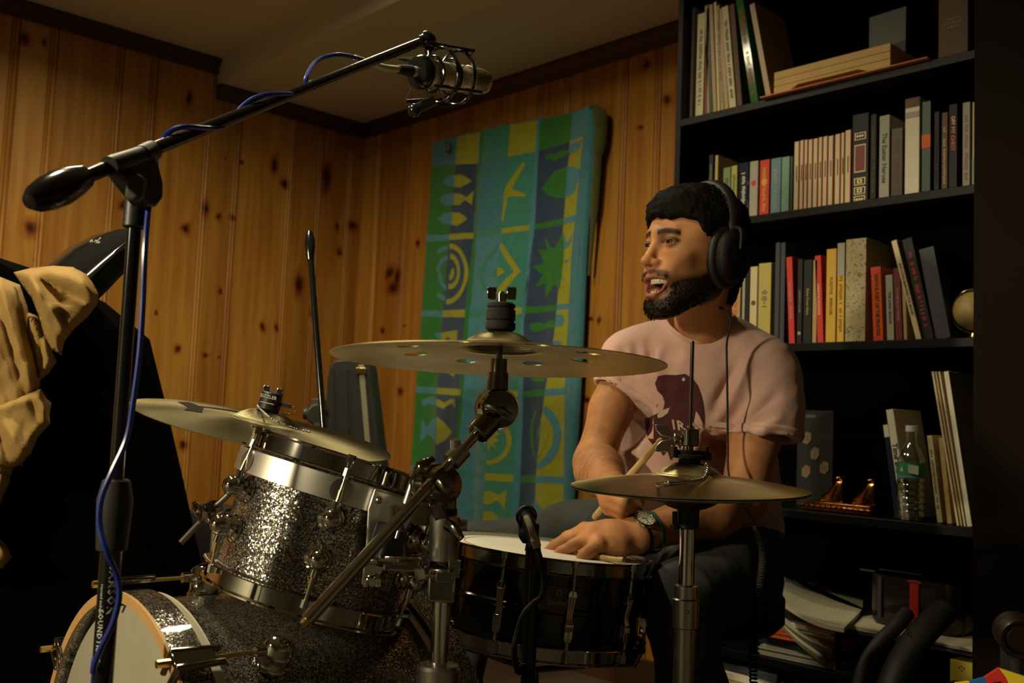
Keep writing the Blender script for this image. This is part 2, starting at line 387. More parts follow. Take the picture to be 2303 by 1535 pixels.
def cymbal_mat(name, base, rough=.3):
    m = bpy.data.materials.new(name); m.use_nodes = True; nt = m.node_tree; b = nt.nodes['Principled BSDF']
    tc = N(nt, 'ShaderNodeTexCoord'); n = N(nt, 'ShaderNodeTexNoise', inp={'Vector': tc.outputs['Object'], 'Scale': 9.0, 'Detail': 4.0})
    c = ramp(nt, n.outputs['Fac'], [(.3, [x*.6 for x in base]), (.6, base), (.8, [x*1.25 for x in base])])
    nt.links.new(c, b.inputs['Base Color']); b.inputs['Metallic'].default_value = 1.0
    b.inputs['Roughness'].default_value = rough; b.inputs['Anisotropic'].default_value = .8
    tg = N(nt, 'ShaderNodeTangent', direction_type='RADIAL', axis='Z'); nt.links.new(tg.outputs[0], b.inputs['Tangent'])
    sx = N(nt, 'ShaderNodeSeparateXYZ', inp={0: tc.outputs['Object']})
    r = math_(nt, 'SQRT', math_(nt, 'ADD', math_(nt, 'MULTIPLY', sx.outputs[0], sx.outputs[0]), math_(nt, 'MULTIPLY', sx.outputs[1], sx.outputs[1])))
    w = math_(nt, 'SINE', math_(nt, 'MULTIPLY', r, 2600.0))
    bp = N(nt, 'ShaderNodeBump', inp={'Strength': .10, 'Distance': .0006, 'Height': w}); nt.links.new(bp.outputs[0], b.inputs['Normal'])
    return m
cym_m = cymbal_mat('cymbal_bronze', (.50, .41, .20)); cym_d = cymbal_mat('aged_cymbal_bronze', (.24, .205, .11), .40)
cym_u = cymbal_mat('cymbal_underside', (.30, .27, .17), .45)

def rot_part(o, parent, loc, axis, x=None):
    """child whose own local z is the given world axis (keeps object-space patterns centred)"""
    o.parent = parent; base = Vector(parent.location) if parent is not None else Vector()
    o.matrix_local = Matrix.Translation(Vector(loc)-base) @ frame(axis, x).to_4x4()
def cymbal_profile(R, bell_r, bell_h, bow, th=.0012):
    top = []
    for k in range(9):
        a = k/8; top.append((.006+(bell_r-.006)*a, bow + bell_h*(1-a**2.2)*1.0))
    for k in range(1, 15):
        a = k/14; r = bell_r+(R-bell_r)*a; top.append((r, bow*(1-a**1.5)))
    return top + [(R, -th)] + [(r, z-th) for r, z in reversed(top[:-1])]
def cymbal(parent, name, C, axis, R, bell_r, bell_h, bow, m, flip=False, holes=None, label=None):
    b = MB(); b.lathe(cymbal_profile(R, bell_r, bell_h, bow), seg=120, closed=True)
    o = b.build(name, m, ang=50)
    if holes:
        cb = MB()
        for (r, a, hr) in holes: cb.cyl((r*math.cos(a), r*math.sin(a), -.05), (r*math.cos(a), r*math.sin(a), .08), hr, seg=28)
        c = cb.build('cut', m); md = o.modifiers.new('b', 'BOOLEAN'); md.operation = 'DIFFERENCE'; md.object = c; md.solver = 'EXACT'
        me = bpy.data.meshes.new_from_object(o.evaluated_get(bpy.context.evaluated_depsgraph_get()))
        o.modifiers.clear(); o.data = me; bpy.data.objects.remove(c)
        me.polygons.foreach_set('use_smooth', [True]*len(me.polygons)); me.set_sharp_from_angle(angle=R_(50))
    rot_part(o, parent, C, axis)
    if label: o['label'] = label
    return o
def bead_chain(parent, name, pts, r=.0022, gap=.0062, m=None):
    b = MB(); path = bez(pts, 20); acc = 0; last = path[0]; b.sphere(last, r, 8)
    for p in path[1:]:
        acc += (p-last).length; last = p
        if acc >= gap: b.sphere(p, r, 8); acc = 0
    b.tube(path, .0006, 5)
    return b.build(name, m or chrome, parent)
def wing(b, c, axis, span, L=.016, r=.006):
    """wing nut: hub plus two ears"""
    c = Vector(c); axis = Vector(axis).normalized(); span = Vector(span).normalized()
    b.cyl(c-axis*L*.5, c+axis*L*.5, r, seg=14)
    for s in (-1, 1):
        pts = [c+span*s*r*.6, c+span*s*.016+axis*.004, c+span*s*.026+axis*.012]
        b.tube(bez(pts, 5), [.005]*5+[.0045]*6, 8, flat=.45)
def lug_turret(parent, c, n, up, down_to, hoop_c, s=1.0):
    """round ball lug with a rod to the hoop; n outward normal"""
    c = Vector(c); n = Vector(n).normalized(); up = Vector(up).normalized()
    lb = MB()
    lb.lathe([(0.002, 0), (.0205*s, 0), (.0205*s, .003), (.017*s, .006), (.017*s, .009), (.013*s, .012), (.0145*s, .017), (.0155*s, .022), (.0135*s, .029), (.008*s, .034), (.0001, .0352)], c, n, 24)
    lb.cyl(c+n*.018, c+n*.018+down_to*.022, .0065*s, seg=14)
    o = lb.build('lug', chrome, parent)
    rb = MB(); p0 = c+n*.018+down_to*.02; p1 = Vector(hoop_c)
    rb.cyl(p0, p0+(p1-p0)*.42, .0033, seg=10)
    b2 = rb.build('rod_sleeve', brass, o)
    r2 = MB(); r2.cyl(p0+(p1-p0)*.3, p1, .0024, seg=10); r2.cyl(p1-(p1-p0).normalized()*.004, p1+(p1-p0).normalized()*.006, .0048, seg=8)
    r2.build('tension_rod', steel, o)

# ---- bass drum (front head looks away from the back wall)
BA = Vector((.045, .999, 0)).normalized()
bd_c = at(296, 1347, 1.27) - Vector((0, 0, .286)); BR = .28
BX = Vector((1, -.045, 0)).normalized()
bd = thing('bass_drum', 'silver glitter bass drum with cream front head at the lower left', 'drum', (bd_c.x, bd_c.y+.2, 0))
part(bd, 'shell', glit, lambda b: b.lathe([(BR-.006, .0), (BR, .0), (BR, .335), (BR-.006, .335)], bd_c+BA*.02, BA, 96, closed=True))
wood_e = mat('maple_hoop_edge', (.50, .30, .12), .45, vary=.2, vscale=40); cream_m = mat('cream_plastic_rim', (.55, .50, .38), .5)
part(bd, 'front_hoop', glit, lambda b: b.ring(bd_c+BA*.012, BA, BR+.014, .012, .038, 96))
part(bd, 'front_hoop_edge', wood_e, lambda b: b.ring(bd_c-BA*.009, BA, BR+.0145, .013, .004, 96), label='natural maple front edge of the hoop')
part(bd, 'head_collar', cream_m, lambda b: b.ring(bd_c+BA*.038, BA, BR+.009, .012, .014, 96), label='cream rim band behind the front hoop')
part(bd, 'front_head', mat('dimmed_front_skin', (.34, .325, .25), .5, vary=.16, vscale=9), lambda b: b.lathe([(.0001, -.001), (BR-.02, 0), (BR-.006, .006), (BR-.004, .03)], bd_c-BA*.001, BA, 96))  # skin albedo darkened to stand in for weaker light on this head
part(bd, 'rear_hoop', glit, lambda b: b.ring(bd_c+BA*.370, BA, BR+.014, .012, .038, 96))
part(bd, 'rear_collar', steel, lambda b: b.ring(bd_c+BA*.342, BA, BR+.008, .010, .012, 96))
part(bd, 'rear_head', drumskin, lambda b: b.lathe([(.0001, 0), (BR-.006, 0)], bd_c+BA*.366, BA, 64))
for k in range(8):
    th = R_(90 - 36 + 45*k); n = BX*math.cos(th) + Vector((0, 0, 1))*math.sin(th)
    if n.z < -.75: continue
    for s, base in ((0, .115), (1, .255)):
        if s == 1 and k == 0: continue
        c = bd_c + BA*base + n*BR
        b = MB(); b.lathe([(.002, 0), (.0225, 0), (.0225, .004), (.019, .008), (.0185, .017), (.021, .019), (.021, .023), (.018, .026), (.017, .034), (.011, .040), (.0001, .042)], c, n, 28)
        d = -BA if s == 0 else BA
        b.cyl(c+n*.024, c+n*.024+d*.03, .007, seg=14); lg_ = b.build('lug', chrome, bd)
        hk = bd_c + (BA*-.012 if s == 0 else BA*.394) + n*(BR+.024)
        r = MB(); r.cyl(c+n*.024, hk+d*.012, .003, seg=10); r.cyl(hk+d*.006, hk+d*.022, .0048, seg=8); r.build('tension_rod', brass, lg_)
        cl = MB(); q = BA.cross(n)
        for sg in (-1, 1): cl.tube([hk-d*.055+q*sg*.010+n*.003, hk+d*.002+q*sg*.012+n*.003, hk+d*.003+q*sg*.010-n*.030], [.0045, .0055, .004], 8)
        cl.box(hk-d*.02+n*.003, (.018, .05, .007), Matrix((q, d, n)).transposed()); cl.build('claw_hook', chrome_d, bd, bevel=.0015)
# spur wing nut and spur on the near side, at the back
sp0 = at(892, 1496, 1.34)
b = MB(); b.sphere(sp0, .03, 20, (1, .25, .95), frame(FW, UP).to_3x3() @ Matrix.Rotation(0, 3, 'X')); b.build('spur_wing', steel, bd)
b = MB(); b.cyl(sp0+FW*.03, at(905, 1506, 1.31), .009, seg=16); b.cyl(at(905, 1506, 1.34), Vector((2.98, -1.62, .004)), .008, seg=12); b.sphere(Vector((2.98, -1.62, .012)), .012, 12); b.build('spur', chrome_d, bd)
b = MB(); f2 = Vector((bd_c.x-.40, bd_c.y+.30, .01)); b.cyl(bd_c-BX*.26+BA*.33-Vector((0, 0, .05)), f2, .008, seg=12); b.sphere(f2, .012, 12); b.build('spur', chrome_d, bd)

# ---- rack tom
ta = ((UP*math.cos(R_(17)) + RT*math.sin(R_(17)))*math.cos(R_(9)) + FW*math.sin(R_(9))).normalized()
tb = at(689, 1326, 1.36); TL_, TR_ = .172, .1325
tt = tb + ta*TL_
tom = thing('rack_tom', 'silver glitter rack tom with chrome hoops, tilted above the bass drum', 'drum', tb)
tx = (FW*-1 - ta*(-FW.dot(ta))).normalized(); ty = ta.cross(tx)     # tx faces the camera
part(tom, 'shell', glit, lambda b: b.lathe([(TR_-.006, .008), (TR_-.002, .012), (TR_-.002, TL_-.012), (TR_-.006, TL_-.008)], tb, ta, 96, tx, closed=True))
def hoop(b, c, ax, R, s, seg=96):
    """triple flanged hoop, s = +1 flange on top"""
    b.lathe([(R-.004, -.011*s), (R+.0015, -.012*s), (R+.009, -.011*s), (R+.0095, -.0095*s), (R+.001, -.008*s), (R+.001, .010*s), (R+.0055, .0125*s), (R+.0055, .0145*s), (R-.001, .013*s), (R-.001, -.009*s)], c, ax, seg, closed=True)
part(tom, 'bottom_hoop', chrome, lambda b: hoop(b, tb-ta*.002, ta, TR_+.004, -1))
part(tom, 'top_hoop', chrome, lambda b: hoop(b, tt+ta*.004, ta, TR_+.004, 1))
part(tom, 'top_head', drumskin, lambda b: b.lathe([(.0001, .004), (TR_-.006, .004), (TR_, -.004)], tt, ta, 64))
part(tom, 'bottom_head', drumskin, lambda b: b.lathe([(.0001, -.003), (TR_-.006, -.003), (TR_, .004)], tb, ta, 64))
part(tom, 'mount_band', brushed, lambda b: b.ring(tt-ta*.026, ta, TR_+.0125, .0022, .030, 96))
for k in range(6):
    ph = R_(-8 + 60*k); n = tx*math.cos(ph) + ty*-math.sin(ph)
    lug_turret(tom, tb+ta*TL_*.64+n*(TR_-.002), n, ta, ta, tt-ta*.004+n*(TR_+.012), .88)
    lug_turret(tom, tb+ta*TL_*.34+n*(TR_-.002), n, ta, -ta, tb+ta*.004+n*(TR_+.012), .88)
    e = MB(); e.cyl(tt-ta*.012+n*(TR_+.010), tt+ta*.012+n*(TR_+.010), .004, seg=10); e.cyl(tt+ta*.010+n*(TR_+.010), tt+ta*.02+n*(TR_+.010), .0055, seg=6); e.build('tension_screw', chrome, tom)
    if k in (0, 1, 5, 2):
        g = MB(); g.lathe([(.0001, .0), (.0145, 0), (.015, .002), (.011, .0028), (.0001, .003)], tt-ta*.026+n*(TR_+.0122), n, 28); g.build('band_grommet', chrome_d, tom, label=None) if False else g.build('band_grommet', steel, tom)
# wide bracket plate hanging from the band, with its dark block
pn = (tx*math.cos(R_(38)) - ty*math.sin(R_(38))).normalized()*-1
pn = (tx*math.cos(R_(40)) + ty*math.sin(R_(40))).normalized()
pn = (-FW*.80 + RT*.60); pn = (pn - ta*pn.dot(ta)).normalized(); pu = ta.cross(pn).normalized()
pc = tt - ta*.012 + pn*(TR_+.017)
part(tom, 'mount_plate', brushed, lambda b: b.prism([(-.033, 0), (.033, 0), (.033, -.026), (.020, -.069), (.009, -.118), (-.009, -.118), (-.020, -.069), (-.033, -.026)], pc, pu, ta, .004), bevel=.002)
for s in (-1, 1): part(tom, 'mount_rivet', steel, lambda b: b.sphere(pc + pu*s*.024 - ta*.012 + pn*.003, .0048, 12))
part(tom, 'mount_block', blk_plastic, lambda b: b.box(pc+pn*.016-ta*.062, (.030, .052, .030), Matrix((pu, ta, pn)).transposed()), bevel=.004)
kb = pc + pn*.03 - ta*.02
part(tom, 'memory_screw', steel, lambda b: (b.cyl(kb+ta*.014, kb+ta*.044, .006, seg=16), b.cyl(kb-ta*.03, kb+ta*.03, .003, seg=8)), label='knurled steel key screw')
# second lower bracket going to the stand clamp
# ---- crash stand
def line(p, q, t): return p + (q-p)*t
cs_b = at(985, 1535, 1.23); cs_b = Vector((cs_b.x, cs_b.y, 0)); sx, sy = cs_b.x, cs_b.y
def pole_z(px_y): # height on this pole for an image row
    q = onX_pole(cs_b, px_y); return q
def row_on_pole(base, y):
    lo, hi = 0.0, 2.2
    for _ in range(40):
        m = (lo+hi)/2; v = Vector((base.x, base.y, m))-CAM; py = CY - FPX*v.dot(UP)/v.dot(FW)
        if py > y: lo = m
        else: hi = m
    return Vector((base.x, base.y, lo))
cs = thing('cymbal_stand', 'chrome boom cymbal stand in front of the snare drum, holding the high crash', 'cymbal stand', cs_b)
Z = Vector((0, 0, 1))
P1, P2, P3 = row_on_pole(cs_b, 1500), row_on_pole(cs_b, 1262), row_on_pole(cs_b, 1168)
part(cs, 'lower_tube', chrome, lambda b: b.cyl(cs_b+Z*.12, P1, .0145, seg=28))
part(cs, 'lower_collar', steel, lambda b: b.lathe([(.016, -.04), (.026, -.038), (.027, .0), (.024, .004), (.013, .006)], P1, Z, 28))
part(cs, 'middle_tube', chrome, lambda b: b.cyl(P1, P2, .0112, seg=28))
part(cs, 'height_clamp', steel, lambda b: (b.lathe([(.0155, 0), (.018, .002), (.0185, .028), (.0195, .03), (.0195, .056), (.017, .058)], P2, Z, 28), b.cyl(P2+Z*.045, P2+Z*.045+RT*.028, .007, seg=14)))
part(cs, 'clamp_bushing', blk_plastic, lambda b: b.lathe([(.012, -.008), (.0165, -.007), (.0165, 0), (.012, 0)], P2, Z, 24))
part(cs, 'clamp_bushing', blk_plastic, lambda b: b.lathe([(.012, .058), (.0150, .058), (.0145, .066), (.010, .066)], P2, Z, 24))
part(cs, 'wing_nut', chrome_d, lambda b: b.tube(bez([at(1005, 1178, 1.22), at(1022, 1190, 1.21), at(1038, 1212, 1.205)], 6), [.008]*6+[.0075]*4+[.006]*3, 10, flat=.6))
tilt_c = at(968, 1088, 1.205)
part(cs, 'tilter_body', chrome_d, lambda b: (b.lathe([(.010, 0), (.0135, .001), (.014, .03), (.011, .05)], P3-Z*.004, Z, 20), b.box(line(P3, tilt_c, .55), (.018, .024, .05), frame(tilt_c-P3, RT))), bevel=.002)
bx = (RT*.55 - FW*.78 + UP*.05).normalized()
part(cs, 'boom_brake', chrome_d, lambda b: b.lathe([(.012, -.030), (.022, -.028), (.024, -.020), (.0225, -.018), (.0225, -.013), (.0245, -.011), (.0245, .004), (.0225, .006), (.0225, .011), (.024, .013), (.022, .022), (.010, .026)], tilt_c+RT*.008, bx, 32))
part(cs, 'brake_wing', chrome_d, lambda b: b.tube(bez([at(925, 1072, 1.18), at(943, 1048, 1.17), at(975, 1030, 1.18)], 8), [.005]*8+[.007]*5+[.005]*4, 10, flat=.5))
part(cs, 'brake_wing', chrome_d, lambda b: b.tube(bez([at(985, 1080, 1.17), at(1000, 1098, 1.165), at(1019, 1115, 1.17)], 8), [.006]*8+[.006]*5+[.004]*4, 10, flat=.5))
A0, A1, A2 = at(690, 1396, 1.07), at(968, 1090, 1.18), at(1085, 962, 1.225)
part(cs, 'boom_arm', chrome, lambda b: (b.cyl(A0, A1, .0075, seg=20), b.cyl(A1, A2, .0062, seg=20)))
part(cs, 'boom_tip', brass, lambda b: b.cyl(A0-(A1-A0).normalized()*.006, A0, .0055, seg=16), label='worn brass coloured rod end')
ad = (A2-A1).normalized(); mc = line(A1, A2, .50)
part(cs, 'memory_collar', steel, lambda b: (b.cyl(mc-ad*.011, mc+ad*.011, .0125, seg=20), b.cyl(mc+UP*.004-RT*.002, at(1024, 988, 1.2), .0062, seg=14), b.cyl(mc-UP*.006, at(1038, 1022, 1.2), .003, seg=10)))
T2 = at(1118, 918, 1.242); U2 = line(A2, T2, .42)
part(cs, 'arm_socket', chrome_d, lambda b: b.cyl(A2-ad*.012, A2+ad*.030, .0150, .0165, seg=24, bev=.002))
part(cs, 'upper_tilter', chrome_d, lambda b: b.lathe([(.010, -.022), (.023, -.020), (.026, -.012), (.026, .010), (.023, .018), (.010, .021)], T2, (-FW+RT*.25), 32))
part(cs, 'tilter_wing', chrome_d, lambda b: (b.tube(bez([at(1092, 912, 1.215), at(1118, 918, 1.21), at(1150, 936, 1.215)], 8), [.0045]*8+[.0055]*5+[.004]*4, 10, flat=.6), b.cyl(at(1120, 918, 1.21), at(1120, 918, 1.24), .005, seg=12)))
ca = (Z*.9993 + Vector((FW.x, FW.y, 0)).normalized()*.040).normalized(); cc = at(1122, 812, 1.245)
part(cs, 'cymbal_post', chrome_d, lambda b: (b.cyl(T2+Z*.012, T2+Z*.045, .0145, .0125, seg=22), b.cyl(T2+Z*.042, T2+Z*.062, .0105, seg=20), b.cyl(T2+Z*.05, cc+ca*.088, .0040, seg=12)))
part(cs, 'felt_washer', felt, lambda b: (b.cyl(cc+ca*.039, cc+ca*.050, .0190, seg=24, bev=.002), b.cyl(cc+ca*.0505, cc+ca*.066, .0185, seg=24, bev=.002), b.cyl(cc+ca*.0665, cc+ca*.0735, .018, seg=24, bev=.002)))
def crash_wing(b):
    b.cyl(cc+ca*.0735, cc+ca*.086, .0065, seg=16)
    for s in (-1, 1): b.box(cc+ca*.086+RT*s*.0125, (.012, .004, .016), frame(ca, RT))
part(cs, 'wing_nut', chrome, crash_wing, bevel=.001)
for k in range(3):
    a = R_((65, -15, -80)[k]); d = Vector((math.cos(a), math.sin(a), 0))
    part(cs, 'leg', chrome, lambda b: (b.tube([cs_b+Z*.30+d*.015, cs_b+d*.22+Z*.10, cs_b+d*.30+Z*.015], .0085, 10, flat=.6), b.sphere(cs_b+d*.30+Z*.013, .013, 12)))
crash = thing('crash_cymbal', 'large brass crash cymbal with round holes, highest of the cymbals', 'cymbal', cc)
hl = [(.117, R_(24+45*k), .0155) for k in range(8)]
cymbal(crash, 'cymbal_plate', cc, ca, .2088, .052, .0225, .015, cym_m, holes=hl)

# ---- hi-hat
hc = at(1549, 1095, 1.5); hb = Vector((hc.x, hc.y, 0))
hh = thing('hi_hat_stand', 'chrome hi-hat stand with black seat in front of the drummer', 'cymbal stand', hb)
q1, q2, q3 = row_on_pole(hb, 1495), row_on_pole(hb, 1185), row_on_pole(hb, 1350)
part(hh, 'lower_tube', steel, lambda b: b.cyl(hb+Z*.06, q3, .0162, seg=28))
part(hh, 'tube_collar', steel, lambda b: (b.lathe([(.0165, -.05), (.0195, -.048), (.0195, -.008), (.0175, -.006), (.0175, .012), (.012, .014)], q3+Z*.01, Z, 28), b.sphere(q3-Z*.012-FW*.019, .0025, 8)))
part(hh, 'upper_tube', chrome, lambda b: b.cyl(q3, q2, .0118, seg=28))
part(hh, 'seat_socket', blk_plastic, lambda b: (b.cyl(q2-Z*.002, q2+Z*.045, .0165, .0175, seg=24, bev=.002), b.lathe([(.017, .034), (.030, .036), (.0325, .045), (.0325, .052), (.026, .060), (.01, .062)], q2, Z, 28)))
part(hh, 'tilt_screw', blk_gloss, lambda b: (b.cyl(at(1518, 1150, 1.49), at(1517, 1185, 1.49), .004, seg=12), b.cyl(at(1517, 1180, 1.49), at(1516, 1190, 1.49), .0075, seg=14)))
hr0 = q2+Z*.03; hr1 = row_on_pole(hb, 770)
part(hh, 'pull_rod', chrome_d, lambda b: (b.cyl(hr0, hr1, .0030, seg=12), b.sphere(hr1, .0031, 10)))
tq = row_on_pole(hb, 985)
part(hh, 'clutch', chrome_d, lambda b: (b.cyl(tq-Z*.012, tq+Z*.014, .0135, seg=6+14, bev=.0015), b.cyl(tq-Z*.04, tq-Z*.01, .0055, seg=16), b.lathe([(.004, 0), (.0135, 0), (.0135, .002), (.004, .002)], tq-Z*.036, Z, 20)))
def clutch_wing(b):
    c0 = tq+Z*.0; e = -RT
    b.cyl(c0, c0+e*.030, .0035, seg=10); b.lathe([(.003, 0), (.007, .001), (.008, .008), (.003, .011)], c0+e*.016, e, 14)
    for s in (-1, 1):
        b.prism([(-.0035, 0), (.018, .004*s), (.026, .012*s), (.0275, .0205*s), (.009, .0205*s), (.006, .012*s), (.0, .009*s)], c0+e*.026, e, Z, .007)
part(hh, 'clutch_wing', brass if False else steel, clutch_wing, bevel=.002)
fc = row_on_pole(hb, 1030)
part(hh, 'clutch_felts', felt, lambda b: (b.cyl(fc-Z*.016, fc-Z*.001, .0165, seg=24, bev=.002), b.cyl(fc, fc+Z*.006, .0245, seg=24, bev=.001), b.cyl(fc+Z*.006, fc+Z*.012, .0205, seg=24)))
part(hh, 'sizzle_bracket', blk_plastic, lambda b: (b.box(fc+Z*.003+RT*.022, (.02, .014, .012), frame(Z, RT)), b.box(fc+Z*.012+RT*.024, (.005, .03, .012), frame(Z, RT)), b.box(fc+Z*.010-RT*.024, (.006, .03, .016), frame(Z, RT))), bevel=.001)
for k in range(3):
    a = R_(40+120*k); d = Vector((math.cos(a), math.sin(a), 0))
    part(hh, 'leg', chrome, lambda b: (b.tube([hb+Z*.28+d*.015, hb+d*.2+Z*.10, hb+d*.27+Z*.015], .0085, 10, flat=.6), b.sphere(hb+d*.27+Z*.013, .013, 12)))
ha = (Z + RT*-.018 - FW*.022).normalized()
hat = thing('hi_hat_cymbal', 'upper brass hi-hat cymbal with a bead chain lying on it', 'cymbal', hc)
cymbal(hat, 'cymbal_plate', hc, ha, .1775, .052, .021, .017, cym_m)
hat2 = thing('hi_hat_cymbal', 'lower hi-hat cymbal, upside down beneath the chained one', 'cymbal', hc-ha*.004)
cymbal(hat2, 'cymbal_plate', hc-ha*.004, -ha, .1765, .050, .017, .013, cym_u)
def on_hat(px, py):
    h = .012
    for _ in range(8):
        q = ray(px, py); o = hc+ha*h; p = CAM+q*((o-CAM).dot(ha)/q.dot(ha)); r = (p-hc-ha*h).length
        h = (.017+.021*(1-(r/.052)**2.2) if r < .052 else .017*(1-max(0, min(1, (r-.052)/.1255))**1.5))+.0032
    return p
bc = bead_chain(None, 'bead_chain', [at(1589, 1044, 1.478), at(1593, 1054, 1.462), on_hat(1584, 1075), on_hat(1560, 1082), on_hat(1530, 1084), on_hat(1500, 1087), on_hat(1472, 1090), on_hat(1450, 1093)], .0034, .0078)
tag(bc, 'silver bead chain lying across the hi-hat cymbal', 'bead chain')

# ---- snare drum
sa = (Z + RT*.085 + FW*.022).normalized(); sc = at(1229, 1241, 1.75); SR, SD = .175, .138
sn = thing('snare_drum', 'black snare drum with white head and chrome hoops under the hand', 'drum', sc-sa*SD)
blkn = mat('black_nickel_shell', (.022, .02, .02), .16, .85, coat=.5)
part(sn, 'shell', blkn, lambda b: b.lathe([(SR-.005, -SD), (SR-.002, -SD), (SR-.002, -SD*.56), (SR+.001, -SD*.54), (SR+.001, -SD*.50), (SR-.002, -SD*.48), (SR-.002, -.006), (SR-.005, -.006)], sc, sa, 96, closed=True))
part(sn, 'top_hoop', chrome_d, lambda b: hoop(b, sc-sa*.004, sa, SR+.004, 1))
part(sn, 'bottom_hoop', chrome, lambda b: hoop(b, sc-sa*SD, sa, SR+.004, -1))
part(sn, 'top_head', mat('white_coated_skin', (.80, .77, .68), .5, vary=.04), lambda b: b.lathe([(.0001, .004), (SR-.012, .004), (SR-.004, .0), (SR, -.008)], sc, sa, 96), label='white coated batter head')
sxv = (-FW - sa*(-FW.dot(sa))).normalized(); syv = sa.cross(sxv)
dot = mat('skin_ring_print', (.20, .19, .17), .6)
part(sn, 'head_ring_mark', dot, lambda b: (b.ring(sc+sa*.0046, sa, SR-.028, .0012, .0004, 96)), label='thin grey ring printed on the head')
for k in range(10):
    ph = R_(36*k + 12); n = sxv*math.cos(ph) + syv*math.sin(ph); q = sa.cross(n); w = sc + n*(SR-.001)
    lb = MB()
    lb.prism([(-.007, -.008), (.007, -.008), (.0075, .006), (.005, .012), (-.005, .012), (-.0075, .006)], w-sa*.048+n*.006, q, sa, .012)
    lb.prism([(-.007, -.012), (-.005, -.018), (.005, -.018), (.007, -.012), (.007, .010), (-.007, .010)], w-sa*.098+n*.006, q, sa, .012)
    for s in (-1, 0, 1):
        lb.tube(bez([w-sa*.046+n*.013+q*s*.0042, w-sa*.062+n*.009+q*s*.0038, w-sa*.078+n*.0065+q*s*.0034, w-sa*.088+n*.009+q*s*.0038, w-sa*.100+n*.013+q*s*.0042], 5), .0024, 8)
    lo_ = lb.build('lug', chrome, sn, bevel=.001)
    rb = MB(); rb.cyl(w-sa*.045+n*.010, w+sa*.002+n*.010, .0026, seg=8); rb.cyl(w+sa*.0+n*.010, w+sa*.010+n*.010, .005, seg=8); rb.build('tension_rod', steel, lo_)
    rb = MB(); rb.cyl(w-sa*.100+n*.010, w-sa*(SD+.002)+n*.010, .0026, seg=8); rb.cyl(w-sa*(SD+.010)+n*.010, w-sa*(SD-.002)+n*.010, .005, seg=8); rb.build('tension_rod', steel, lo_)
bn = (-FW + RT*.10); bn = (bn - sa*bn.dot(sa)).normalized(); bq = sa.cross(bn)
bcn = sc + bn*(SR+.0016) - sa*.052
badge_m = mat('dark_badge', (.10, .095, .08), .4); ink = mat('cream_lettering', (.45, .42, .33), .6)
def badge(b):
    b.cur = 0; b.prism([(-.034, -.018), (.026, -.018), (.036, .020), (-.026, .020)], bcn, bq, sa, .0016)
    b.cur = 1; add_text(b, 'Ludwig', .0125, bcn+bn*.0014-sa*.005, bq, sa, font_bold=True, shear=.3); b.ring(bcn+bn*.001+sa*.010, bn, .0052, .002, .0012, 20)
part(sn, 'badge', [badge_m, ink], badge, smooth=False)
vent = sc + bn*(SR+.003) - sa*.024
part(sn, 'strainer', steel, lambda b: (b.box(sc-RT*(SR*.93)-FW*(SR*.42)-sa*.118, (.04, .02, .05), frame(sa, RT)), b.cyl(sc-RT*(SR*.93)-FW*(SR*.45)-sa*.1, sc-RT*(SR*.93)-FW*(SR*.60)-sa*.1, .006)), bevel=.003)
ss = thing('snare_stand', 'chrome basket stand under the black snare drum', 'drum stand', (sc.x, sc.y, 0))
sb = Vector((sc.x, sc.y, 0))
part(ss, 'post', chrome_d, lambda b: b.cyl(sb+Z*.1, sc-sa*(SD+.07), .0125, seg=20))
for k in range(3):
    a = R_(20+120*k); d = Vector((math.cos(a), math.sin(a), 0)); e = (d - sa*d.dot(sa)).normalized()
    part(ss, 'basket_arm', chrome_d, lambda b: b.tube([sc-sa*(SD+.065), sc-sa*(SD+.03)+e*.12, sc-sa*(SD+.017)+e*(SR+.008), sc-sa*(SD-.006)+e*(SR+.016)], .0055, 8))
    part(ss, 'basket_grip', blk_rubber, lambda b: b.cyl(sc-sa*(SD+.019)+e*(SR-.012), sc-sa*(SD-.012)+e*(SR+.018), .008, seg=12))
    part(ss, 'leg', chrome, lambda b: (b.tube([sb+Z*.22+d*.012, sb+d*.2+Z*.08, sb+d*.26+Z*.012], .007, 8, flat=.6), b.sphere(sb+d*.26+Z*.012, .011, 12)))

# ---- left ride cymbal and its stand
rc = at(594, 963, 1.60); ra = (UP*math.cos(R_(13.2)) + RT*math.sin(R_(13.2)) + FW*.010).normalized()
ride = thing('ride_cymbal', 'dull ride cymbal tilted behind the rack tom, with large letter K', 'cymbal', rc)
cymbal(ride, 'cymbal_plate', rc, ra, .2075, .052, .018, .012, cym_d)
rx = (RT*math.cos(R_(13.2)) - UP*math.sin(R_(13.2))); rx = (rx - ra*rx.dot(ra)).normalized(); ry = ra.cross(rx)   # ry points away
inkd = mat('black_cymbal_ink', (.03, .028, .022), .95, spec=.05)
def bowz(p):
    r = p.length; a = max(0, (r-.052)/(.2075-.052)); return .012*(1-a**1.5)+.0009
def kmark(b):
    for quad in ([(-.155, .03), (-.145, .06), (-.105, .0), (-.118, -.03)], [(-.128, -.005), (-.118, .012), (-.060, .046), (-.050, .030)], [(-.122, .008), (-.108, .020), (-.085, -.062), (-.112, -.066)]):
        n = 6; g = [[None]*(n+1) for _ in range(n+1)]; vs = []; fs = []
        for i in range(n+1):
            for j in range(n+1):
                p = (Vector(quad[0]).lerp(Vector(quad[1]), i/n)).lerp(Vector(quad[3]).lerp(Vector(quad[2]), i/n), j/n)
                vs.append(rc + rx*p.x + ry*p.y + ra*bowz(p))
        for i in range(n):
            for j in range(n): a = i*(n+1)+j; fs.append((a, a+1, a+n+2, a+n+1))
        b.add(vs, fs)
part(ride, 'logo', inkd, kmark, label='large dark letter K printed on the cymbal')
rs_b = Vector((at(482, 1300, 1.72).x, at(482, 1300, 1.72).y, 0))
